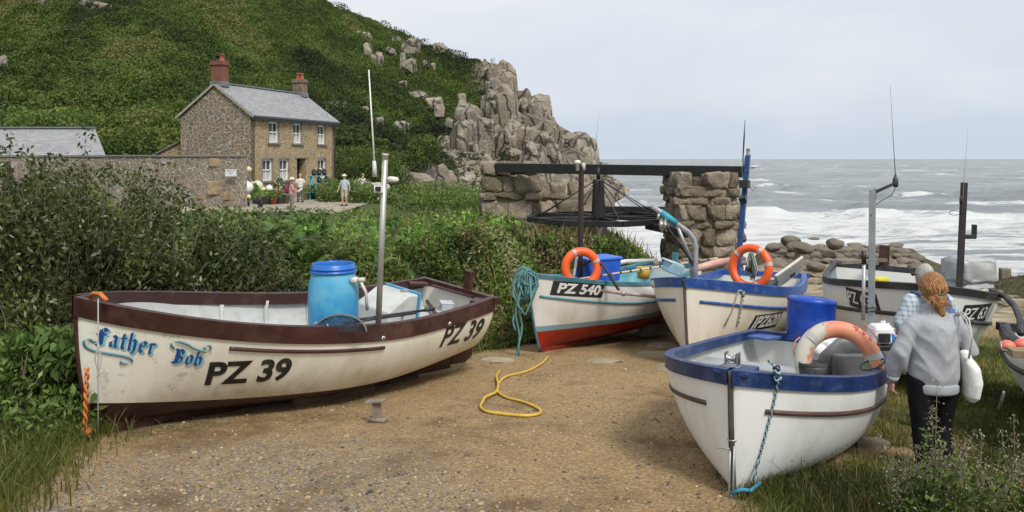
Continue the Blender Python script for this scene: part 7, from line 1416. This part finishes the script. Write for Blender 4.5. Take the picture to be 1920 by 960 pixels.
# --- small figures at the cottage ---
def figure(px_, py__, D, h, yaw, label, shirt, trou, hair=None, hat=None, shorts=False, pose=None, bend=0, extra=None):
    loc = P(px_, py__, D); s = h/1.75; root = empty('person', loc, (0, 0, yaw), label, 'person'); root.scale = (s, s, s); pose = pose or {}
    lk_, rk_ = pose.get('lk', (-.11, .04, .5)), pose.get('rk', (.11, .02, .5)); la, ra = pose.get('la', (-.12, -.02, .08)), pose.get('ra', (.13, .0, .08)); le, re_ = pose.get('le', (-.27, -.02, 1.16)), pose.get('re', (.27, -.02, 1.16)); lw, rw = pose.get('lw', (-.28, .1, .92)), pose.get('rw', (.28, .1, .92))
    def bd(p): p = Vector(p); return Vector((p.x, p.y+(p.z-.95)*math.sin(bend) if p.z > .95 else p.y, .95+(p.z-.95)*math.cos(bend) if p.z > .95 else p.z))
    mb = MB(); hc_ = bd((0, .03, 1.64)); limb(mb, [(-.1, 0, .92), lk_, la], [.085, .058, .04], 10); limb(mb, [(.1, 0, .92), rk_, ra], [.085, .058, .04], 10)
    for a in (la, ra): mb.tube([(a[0], a[1]-.05, .04), (a[0], a[1]+.16, .04)], [.04, .034], 8)
    mb.tube([(0, 0, .88), bd((0, 0, 1.0)), bd((0, 0, 1.2)), bd((0, 0, 1.4)), bd((0, 0, 1.48))], [(.15, .11), (.15, .12), (.17, .12), (.17, .1), (.07, .07)], 16); mb.tube([bd((0, 0, 1.42)), bd((0, .01, 1.55))], .052, 10); head(mb, hc_, 1.03)
    for sx_, e_, w__ in ((-1, le, lw), (1, re_, rw)): limb(mb, [bd((sx_*.18, 0, 1.4)), e_, w__], [.052, .04, .028], 10); dd = (Vector(w__)-Vector(e_)).normalized(); hand(mb, w__, dd, (-sx_*.9, .3, 0), 1.05, .6)
    fuse('body', mb, M['skin'], root, .011, 1); face(root, hc_)
    mb = MB(); mb.tube([(0, 0, .9), bd((0, 0, 1.0)), bd((0, 0, 1.2)), bd((0, 0, 1.38)), bd((0, 0, 1.47))], [(.18, .14), (.18, .145), (.19, .14), (.18, .12), (.08, .08)], 16)
    for sx_, e_ in ((-1, le), (1, re_)): limb(mb, [bd((sx_*.17, 0, 1.38)), bd((sx_*.18, 0, 1.4)).lerp(Vector(e_), .8)], [.075, .07], 10)
    fuse('shirt', mb, shirt, root, .02, 2)
    mb = MB(); f = .75 if shorts else 1
    for hx, k_, a in ((-.1, lk_, la), (.1, rk_, ra)):
        k_ = Vector(k_); a = Vector(a); limb(mb, [(hx, 0, .92), k_] if shorts else [(hx, 0, .92), k_, a+Vector((0, 0, .03))], [.105, .085] if shorts else [.105, .08, .065], 10)
    mb.tube([(0, 0, .86), (0, 0, 1.0)], [(.175, .135), (.165, .13)], 16); fuse('shorts' if shorts else 'trousers', mb, trou, root, .02, 2)
    mb = MB(); 
    for a in (la, ra): mb.tube([(a[0], a[1]-.07, .045), (a[0], a[1]+.18, .045)], .05, 8)
    mb.build('shoes', M['black'], root)
    if hair: mb = MB(); mb.ball(hc_+Vector((0, -.02, .03)), (.085, .095, .095), 14); mb.build('hair', hair, root)
    if hat: mb = MB(); mb.lathe([(.17, .04), (.165, .052), (.1, .06), (.092, .12), (.07, .15), (0, .155)], 18, hc_); mb.lathe([(0, .04), (.17, .04)], 18, hc_); mb.build('sun_hat', hat, root)
    return root
whc = flat('white_cloth', (.66, .66, .66), .9); strw = flat('pale_hat', (.68, .64, .54), .9); gtr = flat('grey_trousers', (.17, .17, .17), .9)
f1 = figure(546, 400, 36.2, 1.66, R(-62), 'person in a pink shirt and pale sun hat reading in the cottage yard', flat('pink_shirt', (.52, .3, .3), .9), gtr, M['hair_grey'], strw, pose=dict(lw=(-.1, .32, 1.12), rw=(.1, .32, 1.12), le=(-.24, .08, 1.14), re=(.24, .08, 1.14)))
def near(root, name, label, cat, mbs):
    r = empty(name, root.location, root.rotation_euler, label, cat); r.scale = root.scale
    for nm, m_, mt in mbs: m_.build(nm, mt, r)
mb = MB(); mb.tube([(0, -.2, 1.0), (0, -.24, 1.15), (0, -.22, 1.35), (0, -.17, 1.45)], [(.13, .07), (.16, .12), (.15, .1), (.08, .04)], 14); m2_ = MB()
for sg in (-1, 1): m2_.tube([(sg*.1, -.14, 1.42), (sg*.11, 0, 1.5), (sg*.12, .14, 1.38), (sg*.14, .1, 1.15)], .02, 6)
near(f1, 'rucksack', 'maroon rucksack worn by the person in pink', 'rucksack', [('pack_body', mb, flat('maroon_nylon', (.16, .025, .05), .7)), ('shoulder_strap', m2_, flat('maroon_nylon2', (.12, .02, .04), .7))])
mb = MB(); mb.box((0, .42, 1.14), (.42, .012, .3), rot=(R(-50), 0, 0)); near(f1, 'paper_map', 'white sheet held open by the person in pink', 'paper', [('sheet', mb, M['white'])])
figure(563, 379, 45.4, 1.66, R(25), 'grey-haired person in a white top and grey trousers stepping toward the cottage door', flat('white_top', (.62, .61, .58), .9), flat('dark_grey_trousers', (.09, .09, .1), .9), M['hair_grey'], pose=dict(lk=(-.1, .16, .52), la=(-.1, .12, .1), rk=(.1, -.02, .5), ra=(.11, -.2, .1)))
f3 = figure(646, 386, 41.9, 1.69, R(170), 'person in pale hat, blue polo and beige shorts standing in the yard', flat('pale_blue_polo', (.42, .48, .56), .9), flat('beige_shorts', (.46, .38, .27), .9), None, strw, True, pose=dict(lw=(-.33, .06, .9), rw=(.35, .1, .88)))
mb = MB(); mb.ball((0, 0, -.12), (.1, .07, .15), 12); m2_ = MB(); m2_.tube([(-.05, 0, 0), (0, 0, .1), (.05, 0, 0)], .012, 6); r = empty('shoulder_bag', f3.location+Vector((.36, -.12, .85)), label='small black bag in the hand of the person in shorts', cat='bag'); mb.build('bag_body', M['black'], r); m2_.build('bag_strap', M['black'], r)
figure(678, 373, 49.0, 1.62, R(-20), 'person in a white shirt seen from behind beside the boulders', whc, gtr, flat('fair_hair', (.4, .27, .14), .8), bend=.25, pose=dict(lw=(-.1, .25, 1.0), rw=(.1, .25, 1.0)))
